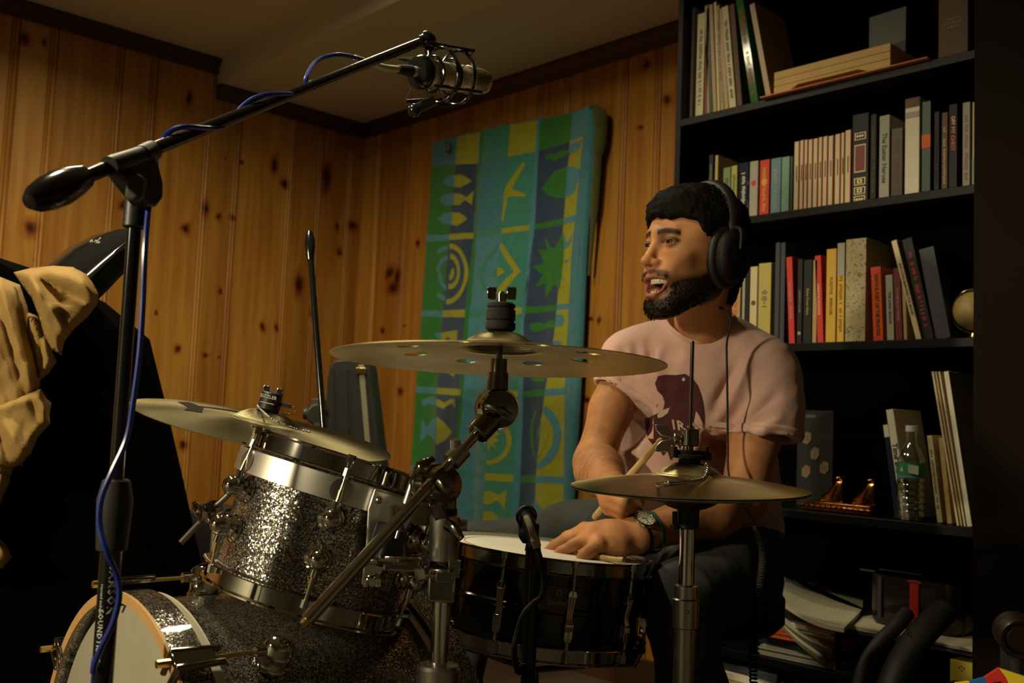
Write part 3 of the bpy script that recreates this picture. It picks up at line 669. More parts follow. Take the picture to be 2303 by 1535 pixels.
rs = thing('cymbal_stand', 'chrome stand behind the rack tom, holding the dull ride cymbal', 'cymbal stand', rs_b)
r1, r2 = row_on_pole(rs_b, 1180), row_on_pole(rs_b, 1260)
part(rs, 'lower_tube', chrome, lambda b: b.cyl(rs_b+Z*.1, r2, .0125, seg=20))
part(rs, 'upper_tube', steel, lambda b: (b.cyl(r2, r1, .0115, seg=20), b.lathe([(.012, -.006), (.0155, -.005), (.0155, .004), (.012, .005)], r2, Z, 20)))
B0, B1, B2 = at(406, 1220, 1.66), at(472, 1150, 1.69), at(565, 1063, 1.68)
part(rs, 'boom_tilter', chrome_d, lambda b: (b.cyl(r1-Z*.004, r1+Z*.02, .014, seg=18), b.lathe([(.009, -.02), (.018, -.018), (.019, .0), (.017, .018), (.008, .02)], B1, -FW, 24)))
part(rs, 'boom_arm', steel, lambda b: (b.cyl(B0, B1, .0055, seg=14), b.cyl(B1, B2, .0055, seg=14), b.cyl(B2, rc-ra*.05+FW*.0, .0055, seg=14)))
part(rs, 'wing_nut', chrome, lambda b: (wing(b, B1-FW*.024, -FW, UP*.9-RT*.6, .014, .006), b.tube(bez([at(436, 1130, 1.66), at(440, 1150, 1.65), at(450, 1168, 1.66)], 5), .004, 8)))
part(rs, 'cymbal_post', chrome_d, lambda b: (b.cyl(rc-ra*.055, rc-ra*.02, .010, seg=16), b.cyl(rc-ra*.02, rc+ra*.058, .0035, seg=10)))
part(rs, 'felt_washer', felt, lambda b: (b.cyl(rc-ra*.002, rc+ra*.010, .015, seg=20), b.cyl(rc+ra*.028, rc+ra*.032, .0165, seg=24, bev=.001)))
def cap(b):
    b.cur = 0; b.cyl(rc+ra*.032, rc+ra*.060, .0180, .0165, seg=28, bev=.0015); b.box(rc+ra*.044+rx*.022, (.022, .01, .006), frame(ra, rx))
    b.cur = 1; add_text(b, 'SIZZLER', .0075, rc+ra*.053-FW*.0178-rx*.001, rx, ra, font_bold=True)
    b.prism([(-.012, -.0006), (.010, -.0006), (.010, .0006), (-.012, .0006)], rc+ra*.043-FW*.0178, rx, ra, .0004)
part(rs, 'sizzler_cap', [blk_plastic, mat('white_print', (.6, .6, .56), .5)], cap, smooth=False, label='black cap with white lettering')
part(rs, 'wing_bolt', chrome, lambda b: [b.box(rc+ra*.064+rx*s*.011, (.011, .004, .008), frame(ra, rx)) for s in (-1, 1)], bevel=.001)
for k in range(3):
    a = R_(80+120*k); d = Vector((math.cos(a), math.sin(a), 0))
    part(rs, 'leg', chrome, lambda b: (b.tube([rs_b+Z*.28+d*.015, rs_b+d*.16+Z*.10, rs_b+d*.21+Z*.012], .0075, 8, flat=.6), b.sphere(rs_b+d*.21+Z*.012, .011, 12)))
def on_ride(px, py):
    h = .012
    for _ in range(8):
        q = ray(px, py); o = rc+ra*h; p = CAM+q*((o-CAM).dot(ra)/q.dot(ra)); r = min(.2, (p-rc-ra*h).length)
        h = (.012+.018*(1-(r/.052)**2.2) if r < .052 else .012*(1-max(0, (r-.052)/.1555)**1.5))+.0022
    return p
bc2 = bead_chain(None, 'bead_chain', [rc+ra*.0335-rx*.018-FW*.004, on_ride(606, 938), on_ride(632, 952), on_ride(662, 963), on_ride(700, 972)], .0017, .0042)
tag(bc2, 'fine bead chain draped over the tilted ride cymbal', 'bead chain')
bc3 = bead_chain(None, 'bead_chain', [rc+ra*.044+rx*.034, rc+ra*.042+rx*.041, rc+ra*.034+rx*.040, rc+ra*.030+rx*.028, rc+ra*.030+rx*.019-FW*.004], .0012, .0042)
tag(bc3, 'short loop of bead chain hanging from the black cymbal cap', 'bead chain')

# ---- clamp cluster joining the tom to the crash stand
mcx = P2 - Z*.012
mclamp = thing('multi_clamp', 'chrome multi-clamp on the crash stand beneath its wide collar', 'clamp', mcx)
part(mclamp, 'clamp_body', chrome, lambda b: (b.box(mcx-Z*.018, (.034, .034, .036), frame(Z, RT)), b.box(at(905, 1266, 1.210), (.045, .022, .018), frame(Z, RT)), b.box(at(868, 1262, 1.210), (.05, .02, .006), frame(Z, RT))), bevel=.005)
part(mclamp, 'clamp_plate', chrome, lambda b: (b.lathe([(.0001, 0), (.029, 0), (.031, -.003), (.028, -.007), (.0001, -.008)], at(893, 1250, 1.220), Z, 36)))
part(mclamp, 'clamp_bolt', chrome, lambda b: (b.cyl(at(945, 1275, 1.175), at(950, 1300, 1.175), .008, seg=6), b.box(at(1000, 1296, 1.175), (.020, .012, .012), frame(Z, RT)), b.cyl(at(965, 1290, 1.185), at(1008, 1290, 1.185), .005, seg=12), b.box(at(1022, 1278, 1.195), (.014, .012, .02), frame(Z, RT))), bevel=.001)
part(mclamp, 'clamp_wing', chrome, lambda b: b.tube(bez([at(823, 1318, 1.175), at(828, 1298, 1.175), at(848, 1296, 1.185), at(850, 1318, 1.185)], 6), .004, 8, flat=.8))
part(mclamp, 'tom_arm', chrome_d, lambda b: (b.cyl(at(900, 1262, 1.21), at(905, 1250, 1.26), .0058, seg=14), b.cyl(at(905, 1250, 1.26), at(895, 1140, 1.26), .0058, seg=14), b.cyl(at(868, 1240, 1.25), at(866, 1190, 1.26), .004, seg=10)))
# ---- floor tom behind the snare
ft = at(905, 1197, 2.2); ftb = Vector((ft.x, ft.y, 0))
fl = thing('floor_tom', 'floor tom with cream head, partly hidden behind the snare drum', 'drum', ftb)
part(fl, 'shell', glit, lambda b: b.lathe([(.174, .0), (.178, 0), (.178, .36), (.174, .36)], Vector((ft.x, ft.y, ft.z-.37)), Z, 72, closed=True))
part(fl, 'top_hoop', chrome, lambda b: hoop(b, ft, Z, .181, 1))
part(fl, 'bottom_hoop', chrome, lambda b: hoop(b, ft-Z*.37, Z, .181, -1))
part(fl, 'top_head', drumskin, lambda b: b.lathe([(.0001, .004), (.17, .004), (.177, -.004)], ft, Z, 72))
for k in range(3):
    a = R_(30+120*k); d = Vector((math.cos(a), math.sin(a), 0))
    part(fl, 'leg', chrome, lambda b: b.cyl(ftb+d*.196+Z*.004, ftb+d*.196+Z*(ft.z-.10), .006, seg=12))
# ---------------------------------------------------------------- bookcase, books and shelf things
BY = -.33
xl0, xl1 = onY(1517, 300, BY).x, onY(1529, 300, BY).x
xr0, xr1 = onY(2201, 500, BY).x, onY(2216, 500, BY).x
bk_x0, bk_x1 = xl0, xr1
SHZ = [onY(1700, 228, BY).z, onY(1900, 455, BY).z, onY(2000, 764, BY).z, onY(2000, 1168, BY).z]
SHZ.append(SHZ[3]-.385)
case = thing('bookcase', 'tall black painted bookcase full of books behind the drummer', 'bookcase', ((bk_x0+bk_x1)/2, -.165, 0))
def plank(nm, c, s): part(case, nm, paint_black, lambda b: b.box(c, s), bevel=.0015)
H_ = ZS-.002-.064
plank('side_panel', ((xl0+xl1)/2, BY/2-.012, H_/2), (xl1-xl0, -BY-.03, H_))
plank('side_panel', ((xr0+xr1)/2, BY/2-.012, H_/2), (xr1-xr0, -BY-.03, H_))
part(case, 'back_panel', mat('dark_backing_board', (.0015, .0015, .0015), .9, spec=.05), lambda b: b.box(((xl1+xr0)/2, -.036, H_/2), (xr0-xl1-.001, .010, H_)))
for z in SHZ+[.08]: plank('shelf', ((xl1+xr0)/2, (BY-.041)/2, z-.011), (xr0-xl1-.001, -BY-.042, .022))
plank('top_board', ((xl1+xr0)/2, (BY-.041)/2, H_-.012), (xr0-xl1-.001, -BY-.042, .022))
# dark wardrobe side standing to the right of the bookcase
wd = thing('wardrobe', 'dark brown wooden wardrobe right of the bookcase, at the picture edge', 'wardrobe', (bk_x1+.33, -.3, 0))
dkw = mat('dark_brown_wood', (.008, .004, .002), .8, spec=.15, vary=.3, vscale=10)
part(wd, 'carcass', dkw, lambda b: b.box((bk_x1+.33, -.26, 1.05), (.60, .42, 2.1)), bevel=.004)
part(wd, 'door', dkw, lambda b: b.box((bk_x1+.18, -.481, 1.05), (.285, .018, 2.06)), bevel=.004)
part(wd, 'door', dkw, lambda b: b.box((bk_x1+.475, -.481, 1.05), (.285, .018, 2.06)), bevel=.004)
# spines: colour table (linear albedo)
CLR = dict(cream=(.58,.50,.30), white=(.66,.62,.50), tan=(.42,.29,.13), brown=(.12,.06,.03), dred=(.16,.02,.015), red=(.55,.035,.02), orange=(.62,.12,.03), black=(.004,.004,.005), navy=(.02,.025,.05), green=(.03,.16,.05), dgreen=(.02,.05,.035), lgreen=(.16,.22,.09), olive=(.45,.38,.10), grey=(.22,.21,.18), lgrey=(.34,.33,.27), blue=(.16,.28,.36), teal=(.22,.36,.30), yellow=(.60,.36,.04), slate=(.04,.05,.065), dkbrown=(.05,.03,.02), ygrn=(.35,.33,.08))
page_m = mat('book_pages', (.50, .43, .28), .85, vary=.15, vscale=120)
def cmat(c, gl=.35): return mat('book_cover_'+c, CLR[c], gl, vary=.12, vscale=25)
def book(label, shelf, xl, xr, yt, col, depth=.15, yb=None, top=None, title=None, tcol='black', tsz=None, tpos=.5, marks=0, band=None, Y=-.285, group=None, name='book', gl=.4, dot=None, flip=False, pages=True):
    """spine seen from px xl..xr at its foot; top=(xl, xr) when it leans; yt = px row of its head"""
    z0 = SHZ[shelf]
    def at_z(px, z):   # point on the plane y=Y with this height and image column
        lo, hi = 0.0, 1535.0
        for _ in range(30):
            m = (lo+hi)/2
            if onY(px, m, Y).z > z: lo = m
            else: hi = m
        return onY(px, lo, Y)
    a, b_ = at_z(xl, z0), at_z(xr, z0)
    if top: tl = onY(top[0], yt, Y)
    else: tl = Vector((a.x, Y, onY((xl+xr)/2, yt, Y).z))
    w = (b_.x-a.x)
    lean = math.atan2(tl.x-a.x, tl.z-z0); hgt = math.hypot(tl.x-a.x, tl.z-z0)
    w2 = max(.004, w*math.cos(lean)*.97)
    ux = Vector((math.cos(lean), 0, -math.sin(lean))); uz = Vector((math.sin(lean), 0, math.cos(lean)))
    lift = max(0, w2*math.sin(lean)) if lean > 0 else 0
    t = thing(name, label, name.replace('_', ' '), (0, 0, 0), group)
    o = Vector((a.x, Y, z0+.0006+lift)); t.location = o + ux*(w2/2)
    cm = cmat(col, gl); th = min(.0022, w2*.15)
    yd = Vector((0, 1, 0))
    C = lambda x, y, z: o + ux*x + yd*y + uz*z
    M3 = Matrix((ux, yd, uz)).transposed()
    def cov(b):
        if pages:
            b.box(C(w2/2, th/2, hgt/2), (w2, th, hgt), M3)
            b.box(C(th/2, depth/2, hgt/2), (th, depth, hgt), M3); b.box(C(w2-th/2, depth/2, hgt/2), (th, depth, hgt), M3)
        else: b.box(C(w2/2, depth/2, hgt/2), (w2, depth, hgt), M3)
    cvo = part(t, 'cover', cm, cov, bevel=min(.0012, w2*.08))
    if pages: part(t, 'page_block', page_m, lambda b: b.box(C(w2/2, depth/2-.001, hgt/2), (w2-2*th-.0002, depth-.004, hgt-.006), M3))
    if band:
        for (f0, f1, bc) in band:
            m_ = cmat(bc, gl)
            part(cvo, 'spine_label' if bc not in ('red',) else 'spine_stripe', m_, lambda b: b.box(C(w2/2, -.0004, hgt*(f0+f1)/2), (w2*.96, .0012, hgt*(f1-f0)), M3), smooth=False)
    tm = cmat(tcol, .6)
    if title or marks or dot:
        def tx(b):
            if title:
                sz = tsz or w2*.62
                vs, fs = text_mesh(title, sz, font_bold=True)
                L = max(v.x for v in vs)-min(v.x for v in vs)
                k = min(1, hgt*.84/L)
                b.add([C(w2/2 + v.y, -.0008, hgt*tpos - v.x*k) for v in vs], fs)
            rnd = random.Random(int(xl))
            if marks:       # unreadable small print: little strokes along the spine
                z = hgt*.12
                while z < hgt*.86:
                    if rnd.random() < .78: b.box(C(w2*(.5+rnd.uniform(-.06, .06)), -.0003, z), (w2*rnd.uniform(.25, .45), .0009, .0026), M3)
                    z += .0048
            if dot: b.lathe([(.0001, -.0002), (w2*.3, -.0002), (w2*.3, .0006)], C(w2/2, -.0004, hgt*dot), (0, 1, 0), 20)
        part(cvo, 'title', tm, tx, smooth=False)
    return t
B = book
# shelf 1 (topmost in the picture)
B('grey-brown thin book, first from the left on the top shelf', 0, 1543, 1557, 20, 'grey', .2)
B('frayed cream magazine beside the grey-brown book, top shelf left', 0, 1563, 1581, 32, 'cream', .22, marks=1, tcol='brown', pages=False)
B('dark red thin book on the top shelf, right of the frayed magazine', 0, 1583, 1590, 12, 'dred', .2)
B('thin olive brown book between dark red and dark green spines', 0, 1591, 1596, 14, 'tan', .2, top=(1585, 1589))
B('thin dark green book on the top shelf', 0, 1597, 1603, 20, 'dgreen', .2, top=(1589, 1594))
B('brown-beige songbook right of the thin dark green one', 0, 1604, 1613, 12, 'tan', .22, top=(1594, 1603))
B('pale beige thin booklet, fourth from the cream-and-black spine leftwards', 0, 1614, 1620, 6, 'cream', .22, top=(1605, 1611))
B('mottled brown thin book beside the pale beige booklet', 0, 1621, 1629, 14, 'tan', .22, top=(1610, 1618), marks=1, tcol='brown')
B('beige book just left of the cream-and-black spine', 0, 1630, 1640, 22, 'tan', .22, top=(1615, 1624))
B('cream and black leaning book with a tall black title, top shelf', 0, 1641, 1657, 18, 'cream', .22, top=(1622, 1638), marks=1, tcol='black')
B('dark brown glossy book left of the green leaning one', 0, 1659, 1671, 12, 'brown', .22, top=(1640, 1650), gl=.15)
B('tall green book with red lettering leaning left on the top shelf', 0, 1690, 1708, -14, 'green', .23, top=(1652, 1671), gl=.12, marks=1, tcol='red')
B('cream leaning book with dark cover at the left of the wooden boards', 0, 1725, 1738, 12, 'tan', .16, top=(1685, 1702), Y=-.29)
zz = SHZ[0]
org = thing('board', 'thin orange-pink board lying flat under the wooden boards, top shelf', 'board', (0, 0, 0))
def slab(t, nm, m, x0, x1, y0, y1, z0, z1, skew=0.0, bev=.001):
    part(t, nm, m, lambda b: b.add([(x0, y0, z0), (x1, y0+skew, z0), (x1, y1, z0), (x0, y1, z0), (x0, y0, z1), (x1, y0+skew, z1), (x1, y1, z1), (x0, y1, z1)], [(0, 3, 2, 1), (4, 5, 6, 7), (0, 1, 5, 4), (1, 2, 6, 5), (2, 3, 7, 6), (3, 0, 4, 7)]), bevel=bev)
salmon = mat('salmon_card', (.55, .19, .09), .7, vary=.2, vscale=40)
pinew = mat('pale_yellow_wood', (.60, .38, .12), .55, vary=.15, vscale=12)
xa, xb = onY(1711, 200, -.34).x, onY(2088, 120, -.34).x
org.location = ((xa+xb)/2, -.22, zz+.0006); slab(org, 'board_sheet', salmon, xa, xb, -.345, -.10, zz+.0006, zz+.0046)
wb = [(0.0048, .026, 'lowest', 0), (.0265, .0455, 'middle', .0), (.046, .066, 'topmost', .0)]
xa, xb = onY(1741, 170, -.335).x, onY(2003, 90, -.335).x
for i, (za, zb, w_, sk) in enumerate(wb):
    t = thing('wooden_board', 'pale yellow wooden board, %s in the stack of three on the top shelf' % w_, 'board', ((xa+xb)/2, -.2, zz+za), 'stacked wooden boards')
    if i == 0:
        def arch(b):
            W_ = xb-xa; p = [(0, 0), (W_*.14, 0), (W_*.22, .013), (W_*.74, .013), (W_*.84, 0), (W_, 0), (W_, zb-za), (0, zb-za)]
            b.prism(p, (xa, -.235, zz+za), (1, 0, 0), (0, 0, 1), .20)
        part(t, 'board_body', pinew, arch, bevel=.0012)
    else: slab(t, 'board_body', pinew, xa, xb, -.335, -.135, zz+za, zz+zb, bev=.0012)
pb = thing('postcard', 'pale blue landscape card standing behind the wooden boards', 'card', onY(1996, 100, -.16))
def pc_(b):
    a, c = onY(1955, 70, -.12), onY(2037, 70, -.12); zt = onY(2037, 14, -.12).z; zt2 = onY(1955, 40, -.12).z
    b.cur = 0; b.add([(a.x, -.12, zz), (c.x, -.12, zz), (c.x, -.12, zt), (a.x, -.12, zt2), (a.x, -.117, zz), (c.x, -.117, zz), (c.x, -.117, zt), (a.x, -.117, zt2)], [(0, 1, 2, 3), (7, 6, 5, 4), (0, 4, 5, 1), (1, 5, 6, 2), (2, 6, 7, 3), (3, 7, 4, 0)])
    b.cur = 1; zm = (zz+zt)/2+.02; b.add([(a.x, -.1206, zz), (c.x, -.1206, zz), (c.x, -.1206, zm+.012), (a.x, -.1206, zm-.01)], [(0, 1, 2, 3)])
part(pb, 'card', [mat('card_sky', (.16, .2, .2), .6), mat('card_hills', (.06, .07, .09), .6)], pc_, smooth=False)
def album():
    t = B('dark maroon cassette album standing at the right of the top shelf', 0, 2110, 2179, -30, 'brown', .2, name='album_box', pages=False, gl=.3)
    a = t.location; tm = cmat('lgrey', .6)
    def tx(b):
        for s, dz in (('CASSETTE', .118), ('DUPLICATE', .108), ('ALBUM', .098)):
            add_text(b, s, .0085, Vector((a.x, -.2866, SHZ[0]+dz-.012)), (1, 0, 0), (0, 0, 1))
    part(t, 'title', tm, tx, smooth=False)
album()
# shelf 2
B('thin black book at the far left of the second shelf', 1, 1591, 1601, 349, 'black', .13, marks=1, tcol='grey')
B('thin tan book, second from the left on the second shelf', 1, 1605, 1612, 350, 'tan', .13)
B('moss green paperback above the headphones', 1, 1624, 1641, 377, 'lgreen', .12, marks=1, tcol='green')
B('brighter green paperback beside the moss green one', 1, 1642, 1656, 373, 'ygrn', .12, marks=1, tcol='green')
B('navy paperback with shiny white lettering, second shelf', 1, 1660, 1682, 366, 'navy', .12, gl=.12, marks=1, tcol='white')
B('grey paperback with a small red dot, second shelf', 1, 1684, 1703, 363, 'lgrey', .12, dot=.62, tcol='red', gl=.2)
B('red paperback with a yellow dot, second shelf', 1, 1707, 1729, 360, 'red', .12, dot=.62, tcol='yellow', marks=1, gl=.2)
B('pale blue glossy paperback, second shelf', 1, 1732, 1755, 356, 'blue', .12, gl=.15, marks=1, tcol='lgrey')
B('pale teal paperback beside the pale blue one', 1, 1756, 1774, 353, 'teal', .12, gl=.18)
B('very thin dark green book before the row of cream paperbacks', 1, 1776, 1781, 352, 'dgreen', .12)
cr = [(1784,1796,319),(1797,1806,316),(1807,1815,315),(1816,1826,314),(1827,1838,312),(1839,1848,309),(1849,1860,307),(1861,1873,306),(1876,1889,302),(1890,1898,299),(1899,1913,293)]
ordn = ['first','second','third','fourth','fifth','sixth','seventh','eighth','ninth','tenth','last']
for i, (a, c, y) in enumerate(cr):
    B('thin cream paperback, %s from the left in the row of cream spines' % ordn[i], 1, a, c, y, 'cream', .12, band=[(.0, .985, 'cream')] if False else None, marks=0, tcol='red', gl=.5, group='thin cream paperbacks on the second shelf', title='.....' if False else None)
    t = COL.objects[-1]
rl = mat('red_spine_edge', (.5, .03, .02), .5)
# red edges of every cream paperback are part of each book
for o in [o for o in COL.objects if o.get('group') == 'thin cream paperbacks on the second shelf']:
    cv = [c for c in o.children if c.name.startswith('cover')][0]
    xs = [v.co.x for v in cv.data.vertices]; zs = [v.co.z for v in cv.data.vertices]
    b = MB(); b.box((o.location.x+max(xs)-.0012, -.2856, o.location.z+(max(zs)+min(zs))/2), (.0021, .0014, max(zs)-min(zs)))
    b.build('spine_stripe', rl, cv)
    b = MB(); b.box((o.location.x, -.2856, o.location.z+max(zs)*.55), (.0022, .0010, max(zs)*.22)); b.build('title', cmat('brown'), cv)
orn = B('thick black book with gold ornaments and a red label panel', 1, 1915, 1953, 256, 'black', .16, gl=.4)
def ornf(b):
    a = orn.location; w = .0165
    for zc, kind in ((.178, 0), (.060, 1), (.036, 1), (.013, 0)):
        b.cur = 0; b.box((a.x, -.2856, a.z+zc), (w*1.85, .0012, .019))
        b.cur = 1; b.box((a.x, -.2864, a.z+zc), (w*1.5, .0010, .0145))
        b.cur = 0
        if kind: b.box((a.x, -.2871, a.z+zc), (w*.85, .0008, .011), Matrix.Rotation(0, 3, 'Y')); b.cur = 2; b.box((a.x, -.2876, a.z+zc), (w*.3, .0008, .006))
        else:
            for sx_ in (-1, 0, 1): b.box((a.x+sx_*w*.42, -.2871, a.z+zc), (w*.34, .0008, .0062), Matrix.Rotation(PI/4, 3, 'Y'))
    b.cur = 0; b.box((a.x, -.2856, a.z+.120), (w*1.85, .0012, .072)); b.cur = 2; b.box((a.x, -.2864, a.z+.120), (w*1.6, .0012, .066))
part(orn, 'spine_ornament', [mat('gold_leaf', (.75, .66, .36), .45), cmat('black'), cmat('dred')], ornf, smooth=False, label='gold panels and a dark red title panel')
B('black glossy book right of the gold ornamented one', 1, 1956, 1970, 257, 'black', .14, gl=.12, marks=1, tcol='brown')
B('grey book with a vertical dark title, second shelf', 1, 1976, 2000, 260, 'lgrey', .14, title='The Easter Heroes', tcol='slate', gl=.25)
B('brown paper covered book left of the tall white one', 1, 2003, 2030, 288, 'dkbrown', .17, marks=1, tcol='brown')
B('tall white glossy book with a brown top band', 1, 2034, 2068, 221, 'white', .15, gl=.12, band=[(.905, 1.0, 'brown'), (.80, .86, 'lgrey')])
B('dark green book with an orange figure, right of the tall white one', 1, 2072, 2093, 228, 'dgreen', .14, gl=.15, band=[(.50, .64, 'orange')])
B('thin black book between the dark green and brown ones, second shelf', 1, 2100, 2112, 251, 'black', .13, gl=.15, marks=1, tcol='navy')
B('brown book, left neighbour of the black one with orange lettering', 1, 2117, 2131, 253, 'brown', .13, marks=1, tcol='tan')
B('black book with orange vertical lettering, second shelf right', 1, 2133, 2153, 234, 'black', .14, title='OFF MY CHEST', tcol='orange', gl=.15, tpos=.66)
B('glossy grey book, second from the right end of the second shelf', 1, 2164, 2182, 230, 'grey', .14, gl=.12, marks=1, tcol='dred')
B('beige and green book at the right end of the second shelf', 1, 2186, 2199, 229, 'tan', .13, gl=.15, band=[(.0, .35, 'lgreen')])
# shelf 3
B('patchwork tan book beside the neck of the drummer', 2, 1640, 1663, 647, 'tan', .12, marks=1, tcol='orange')
B('thin white book, right neighbour of the patchwork tan one', 2, 1667, 1673, 608, 'lgrey', .13)
B('black book behind the drummer, third shelf left', 2, 1674, 1683, 605, 'black', .13, gl=.2)
B('cream book with a small brown dot, third shelf', 2, 1684, 1701, 600, 'cream', .14, dot=.54, tcol='brown', marks=0)
oy = B('thick olive yellow book with a dark title, third shelf', 2, 1703, 1732, 592, 'olive', .15, gl=.6)
def oyt(b):
    a = oy.location
    for i, (w_, dz) in enumerate(((.006, .152), (.020, .147), (.014, .142), (.014, .134), (.018, .129), (.012, .124), (.008, .117), (.014, .107))):
        b.box((a.x, -.2856, a.z+dz), (w_, .001, .0022))
part(oy, 'title', cmat('brown'), oyt, smooth=False)
B('dark blue-grey ledger, left one of the pair on the third shelf', 2, 1740, 1751, 546, 'slate', .17)
B('dark blue-grey ledger, right one of the pair on the third shelf', 2, 1752, 1763, 546, 'slate', .17)
B('bright red book with pale lettering, right of the blue-grey ledgers', 2, 1774, 1788, 579, 'red', .14, top=(1768, 1783), title='LEIGH WERNER   CRONKITE', tcol='lgrey', tsz=.008)
B('black book with a small red and white circle at its foot', 2, 1791, 1803, 583, 'black', .14, title='JOHNNY GOT HIS GUN', tcol='lgrey', tsz=.0055, dot=.13)
B('black book with yellow vertical lettering, third shelf', 2, 1805, 1825, 584, 'black', .14, title='Rides From Here', tcol='ygrn', tsz=.010, gl=.25)
B('thin tan book between the black and the red books', 2, 1826, 1836, 585, 'tan', .13)
B('red book with white lettering left of the yellow ones', 2, 1838, 1853, 576, 'red', .14, top=(1832, 1847), title='Letters from Nuremberg', tcol='white', tsz=.008)
B('orange-yellow book with brown lettering, left one of the two yellow books', 2, 1856, 1879, 560, 'yellow', .15, title='FUGITIVE   SPENCER', tcol='brown', tsz=.011)
B('yellow book with a grey-beige upper half, beside the floral box', 2, 1881, 1898, 547, 'yellow', .15, band=[(.67, 1.0, 'lgrey')], marks=1, tcol='brown')
fb = B('large box file covered with floral paper, third shelf', 2, 1900, 1947, 537, 'cream', .2, name='floral_box', pages=False, gl=.7)
def floral():
    m = bpy.data.materials.new('floral_paper'); m.use_nodes = True; nt = m.node_tree; b = nt.nodes['Principled BSDF']
    tc = N(nt, 'ShaderNodeTexCoord'); n = N(nt, 'ShaderNodeTexNoise', inp={'Vector': tc.outputs['Object'], 'Scale': 55.0, 'Detail': 3.0, 'Distortion': 2.5})
    c = ramp(nt, n.outputs['Fac'], [(.36, (.14, .09, .04)), (.44, (.38, .34, .19)), (.56, (.42, .38, .22)), (.60, (.40, .16, .07)), (.66, (.45, .40, .24))])
    nt.links.new(c, b.inputs['Base Color']); b.inputs['Roughness'].default_value = .7; return m
fm = floral()
for c in fb.children: c.data.materials[0] = fm
B('red and orange paperback titled with bold black letters, third shelf', 2, 1964, 1988, 602, 'orange', .12, title='DEATH IS PART OF THE PROCESS', tcol='black', tsz=.013, band=[(.90, 1.0, 'red'), (0, .07, 'red')], top=(1958, 1981))
B('small white book with a dark vertical title, third shelf', 2, 1995, 2012, 619, 'lgrey', .12, title='THE LONG SEASON', tcol='dgreen', tsz=.009, top=(1991, 2006))
B('dark red book leaning slightly, third shelf right', 2, 2014, 2031, 604, 'dred', .13, title='OUT FOR ALL IN THE RED', tcol='lgrey', tsz=.007, top=(2008, 2023))
B('thin tan book right of the dark red one', 2, 2033, 2041, 600, 'tan', .12, top=(2026, 2034), yt=None) if False else B('thin tan book right of the dark red one', 2, 2033, 2041, 612, 'tan', .12, top=(2027, 2035))
B('cream book with a dark title leaning left, third shelf right', 2, 2060, 2074, 543, 'cream', .14, top=(2004, 2018), title='EXECUTIVE MEMORIES FOR MONEY', tcol='brown', tsz=.0085, Y=-.29)
B('glossy black and red book leaning left, third shelf right', 2, 2078, 2103, 540, 'black', .14, top=(2028, 2056), gl=.12, marks=1, tcol='red', Y=-.28)
B('dark grey book leaning left beside the globe', 2, 2104, 2141, 562, 'slate', .16, top=(2066, 2100), gl=.5, Y=-.275)
gl_ = onY(2190, 698, -.24)
gt = thing('globe', 'small yellowish globe at the right end of the third shelf', 'globe', (gl_.x, -.24, SHZ[2]))
part(gt, 'sphere', mat('globe_map', (.35, .25, .09), .5, vary=.6, vscale=30), lambda b: b.sphere((gl_.x, -.24, SHZ[2]+.071), .046, 28))
part(gt, 'meridian', chrome_d, lambda b: b.torus((gl_.x, -.24, SHZ[2]+.071), (0, 1, .0), .052, .003, 40))
part(gt, 'stand', brass, lambda b: b.lathe([(.0001, 0), (.032, 0), (.030, .005), (.008, .010), (.006, .018), (.0001, .019)], (gl_.x, -.24, SHZ[2]+.0006), Z, 28))
# shelf 4
B('blue and white book leaning left, behind the water bottle', 3, 2012, 2024, 954, 'navy', .13, top=(1986, 1997), band=[(.86, .99, 'white')])
B('white book with a black serif title leaning left, behind the water bottle', 3, 2028, 2046, 922, 'white', .15, top=(1992, 2017), title='Time and Again', tcol='black', tsz=.019, tpos=.46)
B('cream narrow book right of the water bottle', 3, 2108, 2121, 980, 'cream', .14, top=(2084, 2097), marks=1, tcol='brown')
B('tan narrow book between the cream one and the record sleeves', 3, 2130, 2142, 985, 'tan', .14, top=(2110, 2121))
for i, (a, c, ta_, tc_, col, w_) in enumerate(((2152, 2157, 2095, 2100, 'cream', 'first'), (2160, 2165, 2102, 2107, 'tan', 'second'), (2168, 2172, 2110, 2114, 'cream', 'third'), (2175, 2187, 2122, 2134, 'white', 'last'))):
    B('tall cream record sleeve, %s from the left of those leaning on the fourth shelf' % w_, 3, a, c, 836, col, .26, top=(ta_, tc_), Y=-.31, name='record_sleeve', group='tall sleeves leaning on the fourth shelf', pages=False)
# scrabble-like game box
gb = thing('game_box', 'dark game box with tan letter tiles, left on the fourth shelf', 'box', onY(1838, 1120, -.14))
zf = SHZ[3]+.0008
gx0, gx1 = onY(1790, 1050, -.20).x, onY(1872, 1050, -.20).x; gz1 = onY(1838, 922, -.20).z
gb.location = ((gx0+gx1)/2, -.18, zf)
part(gb, 'box_body', cmat('black', .8), lambda b: b.box(((gx0+gx1)/2, -.18, (zf+gz1)/2), (gx1-gx0, .035, gz1-zf)), bevel=.002)
tile_m = mat('tan_tile', (.16, .11, .06), .6)
for (px, py, L_) in ((1815, 985, 'A'), (1833, 1020, 'J'), (1813, 1060, 'I'), (1854, 1052, 'A')):
    q = onY(px, py, -.199)
    def tl_(b):
        b.cur = 0; b.prism([(-.012, -.012), (.002, -.017), (.013, -.004), (.012, .014), (-.002, .018), (-.013, .006)], (q.x, -.1985, q.z), (1, 0, 0), (0, 0, 1), .003)
        b.cur = 1; add_text(b, L_, .018, (q.x, -.2002, q.z), (1, 0, 0), (0, 0, 1), font_bold=True)
    part(gb, 'tile', [tile_m, cmat('brown')], tl_, smooth=False)
def sw(b):
    add_text(b, 'Scrabble', .014, (gx0+.032, -.1992, gz1-.016), (1, 0, 0), (0, 0, 1), shear=.3)
part(gb, 'title', cmat('grey'), sw, smooth=False)
